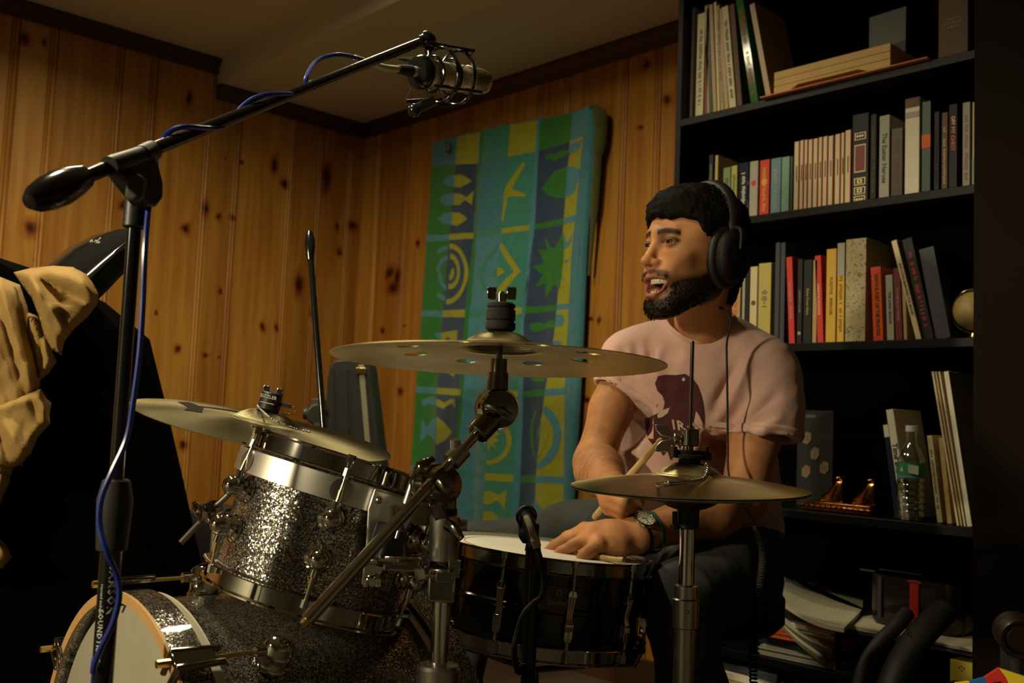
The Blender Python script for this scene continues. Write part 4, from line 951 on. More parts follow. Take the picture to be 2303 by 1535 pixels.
# bronzed baby shoes on a base
bronze = mat('polished_bronze', (.30, .13, .05), .16, 1.0, bump=.3, bscale=120)
bx0, bx1 = onY(1815, 1120, -.27).x, onY(1975, 1120, -.27).x; bcx = (bx0+bx1)/2
base = thing('shoe_stand', 'bronze ornamental stand on the fourth shelf, carrying two little shoes', 'ornament', (bcx, -.255, zf))
def bs(b):
    b.box((bcx, -.255, zf+.008), (bx1-bx0, .09, .014)); b.box((bcx, -.255, zf+.0195), ((bx1-bx0)*.92, .078, .008))
    for k in range(13): b.sphere((bx0+.006+(bx1-bx0-.012)*k/12, -.301, zf+.012), .0042, 10)
part(base, 'plinth', bronze, bs, bevel=.002)
for i, (f, w_) in enumerate(((.36, 'left'), (.80, 'right'))):
    x = bx0+(bx1-bx0)*f; z = zf+.0238
    t = thing('baby_shoe', '%s bronzed baby shoe on the ornamental stand' % w_, 'shoe', (x, -.26, z), None)
    def sh(b):
        n = 12; rows = []
        for k in range(n+1):
            u = k/n; cx_ = x+.030-.062*u; hw = .0135+.0045*math.sin(PI*min(1, u*1.1))-.006*(u**6); hh = .060 if u < .28 else (.060-.036*min(1, (u-.28)/.35)) ; hh = max(.006, hh*(1-.55*max(0, u-.75)/.25))
            rows.append((cx_, hw, hh))
        vs = []; fs = []
        for cx_, hw, hh in rows:
            for j in range(10):
                a = PI*j/9; vs.append((cx_, -.26-hw*math.cos(a), z+.0035+hh*math.sin(a)**.8))
        for k in range(n):
            for j in range(9): a = k*10+j; fs.append((a, a+1, a+11, a+10))
        fs.append(tuple(range(10))); fs.append(tuple(n*10+j for j in range(9, -1, -1)))
        b.add(vs, fs)
    part(t, 'upper', bronze, sh, sub=1)
    part(t, 'sole', bronze, lambda b: b.prism([(.034, -.013), (.036, 0), (.034, .013), (.0, .015), (-.028, .0165), (-.038, .008), (-.039, 0), (-.038, -.008), (-.028, -.0165), (0, -.015)], (x, -.26, z+.002), (1, 0, 0), (0, 1, 0), .0036), bevel=.001)
    part(t, 'laces', bronze, lambda b: [b.cyl((x+.008-.008*k, -.273, z+.052-.010*k), (x+.004-.008*k, -.247, z+.052-.010*k), .0018, seg=8) for k in range(4)])
    part(t, 'collar', bronze, lambda b: b.torus((x+.018, -.26, z+.062), (-.2, 0, 1), .0135, .0035, 24))
# water bottle
wc = onY(2056, 1160, -.285); wb_ = Vector((wc.x, -.300, zf))
hB = onY(2056, 957, -.30).z - zf
wt = thing('water_bottle', 'clear plastic water bottle with green label and white cap', 'bottle', wb_)
glass = bpy.data.materials.new('clear_plastic'); glass.use_nodes = True; g_ = glass.node_tree.nodes['Principled BSDF']
g_.inputs['Transmission Weight'].default_value = 1; g_.inputs['Roughness'].default_value = .03; g_.inputs['Coat Weight'].default_value = 1.0; g_.inputs['Coat IOR'].default_value = 2.0; g_.inputs['IOR'].default_value = 1.30; g_.inputs['Base Color'].default_value = (.92, .95, .93, 1)
RB = .0325
pr = [(.0001, .004), (.020, .0), (.029, .002), (RB, .012)]
for k in range(5): z = .02+.0155*k; pr += [(RB, z), (RB-.0025, z+.005), (RB, z+.010)]
pr += [(RB, .100), (RB-.001, .103), (RB-.001, .137), (RB, .141), (RB-.004, .152), (.024, .166), (.016, .178), (.013, .184), (.013, hB-.016), (.0125, hB-.012)]
bo_ = part(wt, 'bottle_body', glass, lambda b: b.lathe(pr, wb_, Z, 40)); md_ = bo_.modifiers.new('s', 'SOLIDIFY'); md_.thickness = .0008; md_.offset = -1
part(wt, 'label', [mat('green_label', (.03, .20, .11), .35), mat('label_white', (.45, .5, .42), .5), mat('label_blue', (.08, .25, .35), .5)], lambda b: (b.ring(wb_+Z*.120, Z, RB+.0004, .0006, .034, 48), setattr(b, 'cur', 1), b.prism([(-.005, -.008), (.018, -.012), (.018, .009), (-.005, .012)], wb_+Z*.121+Vector((.012, -RB-.0005, 0)), (.93, .36, 0), Z, .0008), b.prism([(-.004, -.006), (.004, -.006), (0, .006)], wb_+Z*.122+Vector((-.009, -RB+.0002, 0)), (.97, -.24, 0), Z, .0008), setattr(b, 'cur', 2), b.ring(wb_+Z*.1035, Z, RB+.0008, .0006, .004, 48)), smooth=False)
part(wt, 'cap', mat('cap_white', (.60, .62, .55), .5), lambda b: b.cyl(wb_+Z*(hB-.015), wb_+Z*hB, .0145, seg=32, bev=.001))
# ---- lowest shelf: papers, caddy, folders
z5 = SHZ[4]; pap = mat('note_paper', (.60, .56, .40), .8, vary=.12, vscale=50); inkp = mat('pencil_notes', (.30, .29, .22), .9)
nz = onY(1840, 1360, -.24).z
def nb_():
    # pile that carries the notebook
    labs = [('folded newspaper at the bottom of the paper pile on the lowest shelf', 'lgrey', .35, .05), ('blue plastic folder below the papers on the lowest shelf', 'navy', .36, .02), ('magazine with orange edge in the paper pile, lowest shelf', 'orange', .33, .012), ('white sheaf of papers above the orange-edged magazine', 'white', .34, .03), ('black binder directly beneath the handwritten notebook', 'black', .32, .03)]
    top = nz-.012; th = (top-z5-.001)/5; x0, x1 = onY(1720, 1400, -.28).x, onY(1905, 1400, -.28).x
    for i, (lb, c, w_, d_) in enumerate(labs):
        t = thing('paper_pile' if False else ('folder' if i in (1, 4) else 'magazine' if i == 2 else 'paper_sheaf'), lb, 'papers', ((x0+x1)/2, -.2, z5+.001+th*i))
        rr = random.Random(i); ang = R_(rr.uniform(-9, 6)); M3 = Matrix.Rotation(ang, 3, 'Z')
        n = 5 if i in (0, 3, 2) else 1
        def f(b):
            for k in range(n): b.box(((x0+x1)/2+rr.uniform(-.006, .006), -.185+rr.uniform(-.008, .004), z5+.001+th*i+th*(k+.5)/n), (x1-x0, .25, th/n-.0006), M3)
        part(t, 'sheets' if n > 1 else 'cover', cmat(c, .5), f, bevel=.001)
    t = thing('notebook', 'open handwritten notebook on top of the paper pile, lowest shelf', 'notebook', ((x0+x1)/2, -.2, top))
    # an inclined curled page block
    A = onY(1755, 1290, -.16); 
    P00, P10, P11, P01 = onZ(1758, 1352, nz+.020), onZ(1898, 1412, nz-.006), onZ(1938, 1370, nz-.004), onZ(1768, 1288, nz+.028)
    n = 14
    def pg(b):
        vs = []; fs = []
        for dz in (0, -.010):
            for i in range(n+1):
                u = i/n
                for j in range(n+1):
                    v = j/n; p = P00.lerp(P10, u).lerp(P01.lerp(P11, u), v); p = p + Z*(dz-.012*math.sin(PI*u))
                    p.y = min(p.y, -.045); vs.append(p)
        m_ = (n+1)**2
        for i in range(n):
            for j in range(n):
                a = i*(n+1)+j; fs.append((a, a+1, a+n+2, a+n+1)); fs.append((m_+a+n+1, m_+a+n+2, m_+a+1, m_+a))
        ed = [i*(n+1) for i in range(n+1)] + [n*(n+1)+j for j in range(1, n+1)] + [i*(n+1)+n for i in range(n-1, -1, -1)] + [j for j in range(n-1, 0, -1)]
        for k in range(len(ed)): a, c = ed[k], ed[(k+1) % len(ed)]; fs.append((a, c, m_+c, m_+a))
        b.add(vs, fs)
    part(t, 'page_block', pap, pg)
    def ln(b):
        rr = random.Random(4)
        for k in range(11):
            v = .10+.08*k; u = .08
            while u < .88:
                du = rr.uniform(.02, .07)
                q = [P00.lerp(P10, a).lerp(P01.lerp(P11, a), v) + Z*(.0006-.012*math.sin(PI*a)) for a in (u, u+du)]
                b.tube(q, .0006, 4); u += du+.018
    part(t, 'handwriting', inkp, ln, smooth=False)
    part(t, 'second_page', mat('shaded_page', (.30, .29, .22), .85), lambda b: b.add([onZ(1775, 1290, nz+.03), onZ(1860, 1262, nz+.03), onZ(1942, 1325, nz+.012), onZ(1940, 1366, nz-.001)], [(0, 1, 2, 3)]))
nb_()
# spread fan of papers at the left of the pile
for k, (p, lb) in enumerate((((1716, 1352, 1845, 1480), 'curled paper sheaf hanging left of the notebook pile'), ((1730, 1372, 1868, 1462), 'torn envelope hanging over the pile front, lowest shelf'))):
    a, c = onY(p[0], p[1], -.335), onY(p[2], p[3], -.335)
    t = thing('paper_sheaf', lb, 'papers', (a+c)/2)
    def fan(b):
        for i in range(4):
            o_ = Vector((0, .004*i, -.005*i)); m_ = (a+c)/2+Vector((0, 0, -.012))
            pts = bez([a+o_, m_+o_, c+o_], 6); w_ = Vector((0, .12, .006))
            vs = [q for q in pts]+[q+w_ for q in pts]; n = len(pts)
            b.add(vs, [(j, j+1, n+j+1, n+j) for j in range(n-1)])
    o = part(t, 'sheets', pap if k == 0 else mat('grey_paper', (.42, .40, .3), .8), fan)
    md = o.modifiers.new('s', 'SOLIDIFY'); md.thickness = .0012
# dark translucent caddy with a red strip and a chrome handle
ca_ = onY(2030, 1360, -.22); cz0 = onY(2030, 1412, -.26).z
plat = thing('paper_sheaf', 'white sheets under the dark caddy, lowest shelf right', 'papers', (ca_.x, -.2, cz0-.02))
px0, px1 = onY(1905, 1420, -.26).x, xr0-.004
part(plat, 'sheets', pap, lambda b: [b.box(((px0+px1)/2, -.19+.003*k, cz0-.0035-.004*k), (px1-px0-.004*k, .27, .0032), Matrix.Rotation(R_(-1+k), 3, 'Z')) for k in range(3)])
pl2 = thing('document_tray', 'dark blue document tray under the white sheets, lowest shelf right', 'tray', ((px0+px1)/2, -.2, z5+.001))
part(pl2, 'tray_body', cmat('navy', .3), lambda b: (b.box(((px0+px1)/2, -.185, cz0-.019), (px1-px0-.004, .28, .006)), b.box(((px0+px1)/2, -.185, z5+.004), (px1-px0-.004, .28, .006)), b.box((px0+.006, -.185, (cz0+z5)/2-.008), (.005, .28, cz0-z5-.026)), b.box((px1-.006, -.185, (cz0+z5)/2-.008), (.005, .28, cz0-z5-.026))), bevel=.001)
yb = thing('card_box', 'yellow box with red dots in the blue tray, lower right', 'box', (onY(2175, 1500, -.3).x, -.28, z5+.008))
yx0, yx1 = onY(2139, 1500, -.32).x, onY(2204, 1500, -.32).x; yz1 = onY(2170, 1487, -.32).z; yz0 = min(z5+.008, yz1-.04)
def ybf(b):
    b.cur = 0; b.box(((yx0+yx1)/2, -.28, (yz1+yz0)/2), (yx1-yx0, .09, yz1-yz0))
    b.cur = 1
    for dx, dz in ((-.012, -.006), (-.006, -.011), (-.001, -.006), (-.007, -.002)): b.sphere(((yx0+yx1)/2+dx, -.3252, yz1+dz-.008), .0022, 8)
part(yb, 'box_body', [mat('yellow_card', (.62, .50, .05), .5), mat('red_dot_print', (.5, .05, .02), .5)], ybf, bevel=.001)
dkp = mat('dark_smoked_plastic', (.018, .014, .012), .18, coat=.4)
cx0, cx1 = onY(1937, 1380, -.28).x, onY(2150, 1380, -.28).x; cxm = (cx0+cx1)/2; cz1 = onY(2030, 1290, -.25).z
cd_ = thing('desk_caddy', 'dark smoked plastic caddy with a red strip and metal handle', 'caddy', (cxm, -.2, cz0))
def cad(b):
    p = []; hw = (cx1-cx0)/2; hd = .07
    for k in range(40):
        a = 2*PI*k/40; c_, s_ = math.cos(a), math.sin(a)
        p.append((math.copysign(abs(c_)**.45, c_), math.copysign(abs(s_)**.45, s_)))
    vs = []; fs = []
    for (z, k_, cc_) in ((cz0+.0005, .94, 1), (cz0+.01, .99, 1), (cz1-.02, 1, 1), (cz1-.008, 1.0, 1), (cz1-.008, .96, 1), (cz0+.02, .93, 1)):
        for x, y in p: vs.append((cxm+x*hw*k_, -.19+y*hd*k_, z))
    for i in range(5):
        for k in range(40): k2 = (k+1) % 40; fs.append((i*40+k, i*40+k2, i*40+40+k2, i*40+40+k))
    fs.append(tuple(range(39, -1, -1))); fs.append(tuple(200+k for k in range(40)))
    b.add(vs, fs)
part(cd_, 'caddy_body', dkp, cad)
rx_ = onY(2056, 1380, -.262).x
part(cd_, 'red_strip', mat('red_plastic', (.35, .02, .012), .35), lambda b: (b.box((rx_, -.2625, (cz0+cz1)/2), (.022, .003, (cz1-cz0)*.84)), b.box((rx_, -.2625, cz1-.014), (.036, .003, .004))), bevel=.001)
part(cd_, 'blue_strip', cmat('slate'), lambda b: b.box((onY(1978, 1380, -.262).x, -.2625, (cz0+cz1)/2), (.010, .003, (cz1-cz0)*.8)), bevel=.001)
part(cd_, 'handle', chrome_d, lambda b: (b.cyl((onY(1990, 1290, -.22).x, -.25, cz1+.004), (onY(2085, 1290, -.22).x, -.25, cz1+.004), .0022), b.cyl((onY(2000, 1290, -.22).x, -.20, cz1+.014), (onY(2090, 1290, -.22).x, -.20, cz1+.014), .0020), b.cyl((onY(2000, 1290, -.22).x, -.25, cz1+.004), (onY(2000, 1290, -.22).x, -.20, cz1-.006), .002), b.cyl((onY(2085, 1290, -.22).x, -.25, cz1+.004), (onY(2085, 1290, -.22).x, -.20, cz1-.006), .002), b.cyl((onY(1946, 1290, -.22).x, -.245, cz1-.003), (onY(1980, 1290, -.22).x, -.245, cz1-.003), .003)))
# stack of magazines lower left of that shelf, behind the knee
mz = z5-.30
for k in range(6):
    z = .081+.02*k+.10
for k in range(7):
    t = thing('magazine', ['pale-edged','grey','dark green','cream','grey-brown','white-edged','dark'][k]+' magazine, number %s up from the floor-level pile by the knee' % ['one','two','three','four','five','six','seven'][k], 'magazine', (2.30, -.19, .0815+.022*k), 'magazine pile beside the knee')
    rr = random.Random(k+20)
    part(t, 'pages', cmat(['lgrey','grey','dgreen','cream','tan','white','slate'][k], .5), lambda b: b.box((onY(1700, 1440, -.25).x+rr.uniform(-.01, .01), -.19, .0815+.022*k+.0105), (.22, .24, .0205), Matrix.Rotation(R_(rr.uniform(-6, 6)), 3, 'Z')), bevel=.002)
# ---------------------------------------------------------------- beach towel on the wall
TW = dict(turq=(.055,.20,.25), yel=(.31,.32,.02), grn=(.03,.175,.028), navy=(.032,.06,.115), teal=(.045,.235,.18), lblue=(.07,.24,.31), dk=(.02,.09,.08))
TN = list(TW)
def fabric(name, rgb):
    m = mat(name, rgb, .95, spec=.1, bump=.9, bscale=420, vary=.22, vscale=35, sheen=.3); return m
tmats = [fabric('terry_'+k, TW[k]) for k in TN]
colx = [[(970,320),(925,1050),(918,1180)], [(1028,323),(993,696),(978,879),(975,1180)], [(1081,314),(1064,533),(1050,696),(1042,879),(1020,1061),(1014,1180)],
 [(1091,314),(1073,533),(1058,696),(1051,842),(1030,1061),(1024,1180)], [(1150,295),(1133,511),(1124,611),(1101,879),(1099,1061),(1090,1180)], [(1208,283),(1191,511),(1178,658),(1168,842),(1157,1061),(1150,1180)],
 [(1214,279),(1202,511),(1181,660),(1177,842),(1168,1098),(1163,1180)], [(1286,257),(1267,492),(1255,658),(1245,769),(1226,879),(1205,1061),(1200,1180)], [(1318,300),(1288,564),(1281,689),(1270,879),(1267,1180)], [(1336,243),(1306,564),(1299,733),(1288,915),(1272,1134),(1270,1180)]]
rowy = [[(970,320),(1335,243)], [(984,373),(1081,367),(1208,340),(1285,317),(1335,303)], [(963,528),(1073,523),(1191,506),(1285,486),(1320,478)], [(963,542),(1073,536),(1191,517),(1285,501),(1320,494)],
 [(953,698),(1059,696),(1168,691),(1245,685),(1300,680)], [(953,711),(1059,714),(1168,707),(1245,698),(1300,693)], [(938,868),(1044,875),(1172,879),(1270,871),(1290,870)], [(938,882),(1044,890),(1172,893),(1270,888),(1290,887)],
 [(925,1046),(1019,1054),(1099,1063),(1168,1068),(1270,1072)], [(925,1060),(1019,1066),(1099,1079),(1168,1085),(1270,1088)], [(920,1178),(1100,1205),(1270,1150)]]
def interp(tab, v, a=1, b=0):
    if v <= tab[0][a]: return tab[0][b] + (v-tab[0][a])*(tab[1][b]-tab[0][b])/(tab[1][a]-tab[0][a])
    for p, q in zip(tab, tab[1:]):
        if v <= q[a]: return p[b]+(q[b]-p[b])*(v-p[a])/(q[a]-p[a])
    p, q = tab[-2:]; return q[b]+(v-q[a])*(q[b]-p[b])/(q[a]-p[a])
def cross(c, r):
    x, y = colx[c][0]
    y = rowy[r][0][1]
    for _ in range(12): x = interp(colx[c], y); y = interp(rowy[r], x, 0, 1)
    return (x, y)
TY = -.045
def fold(x, z):
    """soft folds of the hanging cloth, deeper towards the hem"""
    d = max(0, 1.9-z); xx = x+.05*d+.01*math.sin(z*9)
    r = max(0, (x-1.30)/.17)
    return .006*math.sin(xx*23+.6*d)*min(1, d*1.2)+.004*math.sin(xx*41+2)*min(1, d)+.010*math.sin(x*7+1)-.012*math.exp(-((x-.86-.05*d)/.03)**2)+.022*r*r
def towel_pt(px, py, off=0.0):
    p = onY(px, py, TY); return Vector((p.x, TY-fold(p.x, p.z)-off, p.z))
def refine(poly, step=9):
    """polygon in picture rows -> finely cut mesh (vertices, faces)"""
    bm = bmesh.new(); vs = [bm.verts.new((x, y, 0)) for x, y in poly]; bm.faces.new(vs)
    xs = [p[0] for p in poly]; ys = [p[1] for p in poly]
    for ax, lo, hi in ((0, min(xs), max(xs)), (1, min(ys), max(ys))):
        v = math.floor(lo/step)*step+step
        while v < hi:
            co = (v, 0, 0) if ax == 0 else (0, v, 0); no = (1, 0, 0) if ax == 0 else (0, 1, 0)
            bmesh.ops.bisect_plane(bm, geom=bm.verts[:]+bm.edges[:]+bm.faces[:], plane_co=co, plane_no=no); v += step*(1 if ax == 0 else 2)
    bmesh.ops.triangulate(bm, faces=bm.faces[:]); bm.verts.index_update()
    out = [tuple(v.co[:2]) for v in bm.verts], [tuple(v.index for v in f.verts) for f in bm.faces]; bm.free(); return out
tb_ = MB()
def paint(poly, c, layer):
    vs, fs = refine(poly); tb_.cur = TN.index(c)
    tb_.add([towel_pt(x, y, .0012*layer) for x, y in vs], fs)
def cell(c0, c1, r0, r1, c, layer=1):
    L = [cross(c0, r0)]; 
    y0, y1 = cross(c0, r0)[1], cross(c0, r1)[1]
    left = [(interp(colx[c0], y0+(y1-y0)*k/4), y0+(y1-y0)*k/4) for k in range(5)]
    z0, z1 = cross(c1, r0)[1], cross(c1, r1)[1]
    right = [(interp(colx[c1], z0+(z1-z0)*k/4), z0+(z1-z0)*k/4) for k in range(5)]
    paint(left + right[::-1], c, layer)
ch = {0:'turq',1:'yel',3:'teal',4:'yel',6:'grn',7:'lblue'}
cell(0,9,0,10,'turq',0)
for c in range(9):
    c1 = c+1
    if c == 2: cell(2,3,0,10,'grn',1); continue
    if c == 5: cell(5,6,0,10,'lblue',1); continue
    if c == 8: cell(8,9,1,10,'turq',1); continue
    cell(c, c1 if c != 7 else 9, 0, 1, ch[c])
    for (a, b_) in ((1,2),(3,4),(5,6),(7,8),(9,10)):
        col = {0:'grn',1:'navy',3:'lblue' if a != 1 else 'turq',4:'teal',6:'navy',7:'yel'}[c]
        if c == 7 and a == 1: cell(7,8,1,2,'yel'); continue
        cell(c, c1, a, b_, col)
    for (a, b_) in ((2,3),(4,5),(6,7),(8,9)):
        cell(c, c1 if c != 7 else 8, a, b_, {0:'lblue',1:'yel',3:'teal',4:'yel',6:'grn',7:'lblue'}[c])
def z7(*p): return [(900+x/3.198, 220+y/3.198) for x, y in p]
def z8(*p): return [(880+x/2.742, 660+y/2.742) for x, y in p]
# row A: three fish, starfish, leaf
for pts, c in (((z7((290,600),(330,570),(395,553),(390,640),(340,635)), 'lblue')), ((z7((395,553),(450,553),(490,575),(515,600),(480,625),(440,645),(390,640)), 'yel')),
    ((z7((270,730),(320,690),(390,685),(383,770),(320,775)), 'lblue')), ((z7((390,685),(440,690),(485,715),(525,668),(515,770),(475,735),(430,772),(383,770)), 'yel')),
    ((z7((262,868),(310,828),(375,822),(370,912),(300,905)), 'lblue')), ((z7((375,822),(430,825),(470,850),(490,872),(450,900),(410,920),(370,912)), 'yel')),
    ((z7((895,460),(905,480),(815,660),(860,672),(918,700),(900,712),(835,710),(790,715),(775,800),(755,895),(745,880),(755,780),(765,660),(800,600),(850,520)), 'yel')),
    ((z7((695,495),(720,520),(740,600),(765,655),(745,675),(720,650),(700,570)), 'teal')), ((z7((760,700),(700,712),(625,745),(608,770),(640,778),(700,755),(760,730)), 'teal')),
    ((z7((1045,420),(1075,395),(1110,400),(1150,375),(1190,375),(1222,385),(1222,415),(1190,415),(1150,432),(1120,440),(1105,455),(1080,440),(1050,448)), 'grn')),
    ((z7((1015,655),(1060,580),(1110,520),(1200,490),(1195,600),(1185,718),(1120,722),(1060,700)), 'grn')), ((z7((1200,490),(1250,495),(1310,520),(1290,600),(1260,680),(1185,718),(1195,600)), 'lblue')),
    ((z7((1225,330),(1260,320),(1320,310),(1310,360),(1250,395),(1220,395)), 'lblue'))): paint(pts, c, 2)
# row B: spiral, diamond, sun
def arc(cx_, cy_, r0, r1, a0, a1, w, n=14, asp=1.0):
    o = []; i_ = []
    for k in range(n+1):
        t = k/n; a = R_(a0+(a1-a0)*t); r = r0+(r1-r0)*t
        o.append((cx_+(r+w/2)*math.cos(a)*asp, cy_+(r+w/2)*math.sin(a))); i_.append((cx_+(r-w/2)*math.cos(a)*asp, cy_+(r-w/2)*math.sin(a)))
    return o + i_[::-1]
sc_ = (1010, 614)
for r0, r1, a0, a1, c in ((62,66,-90,-10,'yel'),(66,62,-10,62,'yel'),(62,66,62,100,'yel'),(40,36,-85,0,'yel'),(36,30,0,95,'yel'),(14,10,-40,90,'yel')):
    paint(arc(sc_[0], sc_[1], r0*.98, r1*.98, a0, a1, 12, asp=.66), c, 2)
for r0, r1, a0, a1, c in ((60,56,-130,-92,'lblue'),(38,34,-175,-92,'lblue'),(34,30,100,185,'lblue'),(58,60,100,130,'lblue')):
    paint(arc(sc_[0]-3, sc_[1], r0, r1, a0, a1, 11, asp=.66), c, 2)
for pts, c in ((z7((740,1040),(765,1070),(800,1130),(878,1250),(800,1340),(705,1462),(700,1400),(760,1320),(830,1250),(760,1140),(730,1075)), 'yel'),
    (z7((725,1050),(715,1090),(640,1180),(592,1280),(640,1370),(695,1430),(690,1465),(620,1390),(555,1275),(600,1190),(680,1090)), 'teal'),
    (z7((715,1220),(750,1230),(768,1250),(750,1270),(712,1288)), 'yel'), (z7((712,1225),(708,1290),(680,1275),(672,1240)), 'teal'),
    (z7((1030,985),(1075,1070),(1110,1080),(1168,965),(1180,1075),(1175,1160),(1150,1370),(1110,1340),(1030,1440),(1040,1330),(965,1360),(1015,1270),(950,1215),(1020,1185),(985,1080),(1050,1100)), 'grn'),
    (z7((1168,965),(1200,1045),(1250,975),(1225,1060),(1180,1090)), 'lblue'), (z7((1180,1165),(1230,1160),(1185,1190)), 'lblue'), (z7((1165,1280),(1190,1310),(1150,1300)), 'lblue')): paint(pts, c, 2)
# row C
for pts, c in ((z8((295,240),(415,225),(410,305),(395,320),(350,265),(300,310)), 'yel'), (z8((255,240),(300,240),(288,290),(275,275)), 'lblue'), (z8((350,480),(400,490),(400,515),(370,500)), 'yel'),
    (z8((855,185),(900,175),(940,185),(970,165),(1010,165),(1005,215),(960,212),(920,225),(880,240),(855,215)), 'grn'),
    (z8((850,500),(940,500),(955,535),(905,545),(860,540)), 'grn'),
    (z8((1018,125),(1055,130),(1072,160),(1060,200),(1010,200)), 'lblue'), (z8((1000,290),(1040,292),(1058,318),(1050,342),(990,340)), 'lblue')): paint(pts, c, 2)
# row D: fish, shell ring, leaf
for pts, c in ((z8((270,650),(300,655),(330,672),(370,650),(405,650),(412,710),(390,680),(350,690),(320,710),(270,690)), 'yel'), (z8((185,650),(230,632),(268,645),(268,688),(215,680),(185,700)), 'lblue'),
    (z8((275,755),(330,795),(390,855),(340,900),(275,935)), 'yel'), (z8((180,770),(205,820),(240,770),(272,770),(272,930),(235,880),(205,870),(170,920)), 'lblue'), (z8((208,700),(240,760),(220,815),(190,770)), 'grn'),
    (z8((640,840),(690,865),(655,880),(680,915),(650,915),(662,965),(635,935),(615,980),(612,900)), 'yel'),
    (z8((950,690),(990,720),(1035,790),(1050,870),(1030,960),(980,1040),(930,1075),(890,1082),(900,1050),(950,1010),(990,930),(1000,850),(975,780),(940,735)), 'lblue'),
    (z8((935,740),(965,790),(975,860),(950,940),(905,1020),(902,985),(925,930),(935,850),(920,790)), 'yel'), (z8((930,770),(920,850),(900,920),(905,840)), 'teal'),
    (z8((895,725),(870,800),(868,880),(880,960),(905,1040),(880,1010),(850,930),(845,840),(860,760),(880,720)), 'grn')): paint(pts, c, 2)
def z8c(x, y): return (880+x/2.742, 660+y/2.742)
cxr = z8c(612, 905)
paint(arc(cxr[0], cxr[1], 50, 50, -55, 92, 11, asp=.92), 'yel', 2); paint(arc(cxr[0], cxr[1], 50, 50, 95, 250, 9, asp=.80), 'teal', 2)
paint(arc(cxr[0]-1, cxr[1]-1, 20, 20, -80, 250, 9, asp=.8), 'teal', 2)
# row E
for pts, c in ((z8((465,1250),(500,1220),(560,1205),(598,1215),(585,1295),(530,1290),(490,1275)), 'teal'), (z8((598,1215),(640,1220),(675,1240),(725,1205),(710,1325),(665,1275),(620,1300),(585,1295)), 'yel'),
    (z8((450,1345),(500,1325),(590,1325),(580,1425),(520,1400)), 'teal'), (z8((590,1340),(640,1345),(690,1400),(640,1425),(580,1425)), 'yel'),
    (z8((880,1260),(920,1310),(970,1360),(920,1350),(875,1310)), 'lblue'), (z8((870,1270),(865,1340),(835,1370),(850,1310)), 'grn')): paint(pts, c, 2)
# dark back side, bunched top corner and hem
for y0 in range(0, 1): pass
tw = tb_.build('beach_towel', tmats, None, smooth=True, ang=180)
tag(tw, 'turquoise, green and yellow beach towel with fish and sun motifs hanging on the back wall', 'towel')
# rolled side hems and the bundled corner are the same cloth: joined as one part
def hem(b):
    L = [towel_pt(interp(colx[0], y)-1, y)+Vector((0, .016, 0)) for y in range(322, 1180, 26)]
    b.cur = 0; b.tube(L, .013, 10, flat=.8)
    Rr = [towel_pt(interp(colx[9], y)+3, y)+Vector((0, .018, 0)) for y in range(250, 1150, 26)]
    b.tube(Rr, [.020]*len(Rr), 10, flat=.9)
    b.tube([towel_pt(x, interp(rowy[0], x, 0, 1)+1)+Vector((0, .014, 0)) for x in range(972, 1336, 20)], .011, 10)
hm = part(tw, 'hem', tmats[0], hem)
def corner(b):
    c = onY(1347, 268, -.055); rnd = random.Random(3)
    pts = [onY(1338, 245, -.05), onY(1350, 262, -.055), onY(1352, 300, -.05), onY(1345, 350, -.05), onY(1338, 450, -.045), onY(1325, 620, -.04)]
    b.tube(bez(pts, 6), [.018]*4+[.026]*6+[.023]*8+[.016]*8+[.010-.0012*k for k in range(8)], 12)
part(tw, 'bunched_corner', fabric('terry_olive', (.07, .08, .02)), corner)
part(tw, 'clip', blk_plastic, lambda b: b.box(onY(1008, 330, -.075), (.02, .016, .045), frame(Z, RT)), bevel=.003)

# ---------------------------------------------------------------- boom microphone stand at the left
mp = at(264, 1050, 1.12); mb_ = Vector((mp.x, mp.y, 0))
ms = thing('microphone_stand', 'tall black boom microphone stand with a blue cable wound round it', 'microphone stand', mb_)
prn = mat('white_print', (.6, .6, .56), .5)
m1, m2, m3, m4 = row_on_pole(mb_, 1235), row_on_pole(mb_, 1085), row_on_pole(mb_, 505), row_on_pole(mb_, 448)
lt_ = part(ms, 'lower_tube', blk_gloss, lambda b: b.cyl(mb_+Z*.06, m1, .0118, seg=24))
part(ms, 'height_clutch', blk_rubber, lambda b: b.lathe([(.012, -.002), (.0165, 0), (.0185, .03), (.0195, .055), (.0150, .076), (.0125, .078)], m1-Z*.0, Z, 28))
part(ms, 'upper_tube', blk_gloss, lambda b: b.cyl(m1, m3, .0080, seg=20))
part(ms, 'swivel_neck', blk_plastic, lambda b: b.cyl(m3-Z*.004, m4+Z*.012, .0135, .0125, seg=24, bev=.0015))
pd = (-FW+RT*.1).normalized()
S0, S1 = at(248, 372, 1.06), at(352, 330, 1.13)
sd = (S1-S0).normalized(); sv = (UP - sd*UP.dot(sd)).normalized()
cS = at(305, 400, 1.105)
part(ms, 'swivel_body', blk_plastic, lambda b: b.prism([(-.031, .014), (.026, .022), (.030, .006), (.0295, -.014), (.022, -.030), (.006, -.036), (-.006, -.030), (-.022, -.004)], cS, sd, sv, .024), bevel=.003)
part(ms, 'swivel_knob', mat('grey_rubber', (.045, .045, .04), .7), lambda b: b.prism([(-.010, .010), (-.002, .015), (.009, .010), (.012, -.012), (.004, -.018), (-.006, -.016)], cS+pd*.022+RT*.006-UP*.012, RT*.95-UP*.3, UP*.95+RT*.3, .016), bevel=.004)
BE = at(962, 88, 1.78)
BM0 = at(190, 398, 1.035)
bdv = (BE-BM0).normalized(); 
part(ms, 'boom_tube', blk_gloss, lambda b: b.cyl(BM0, BE, .0079, seg=20))
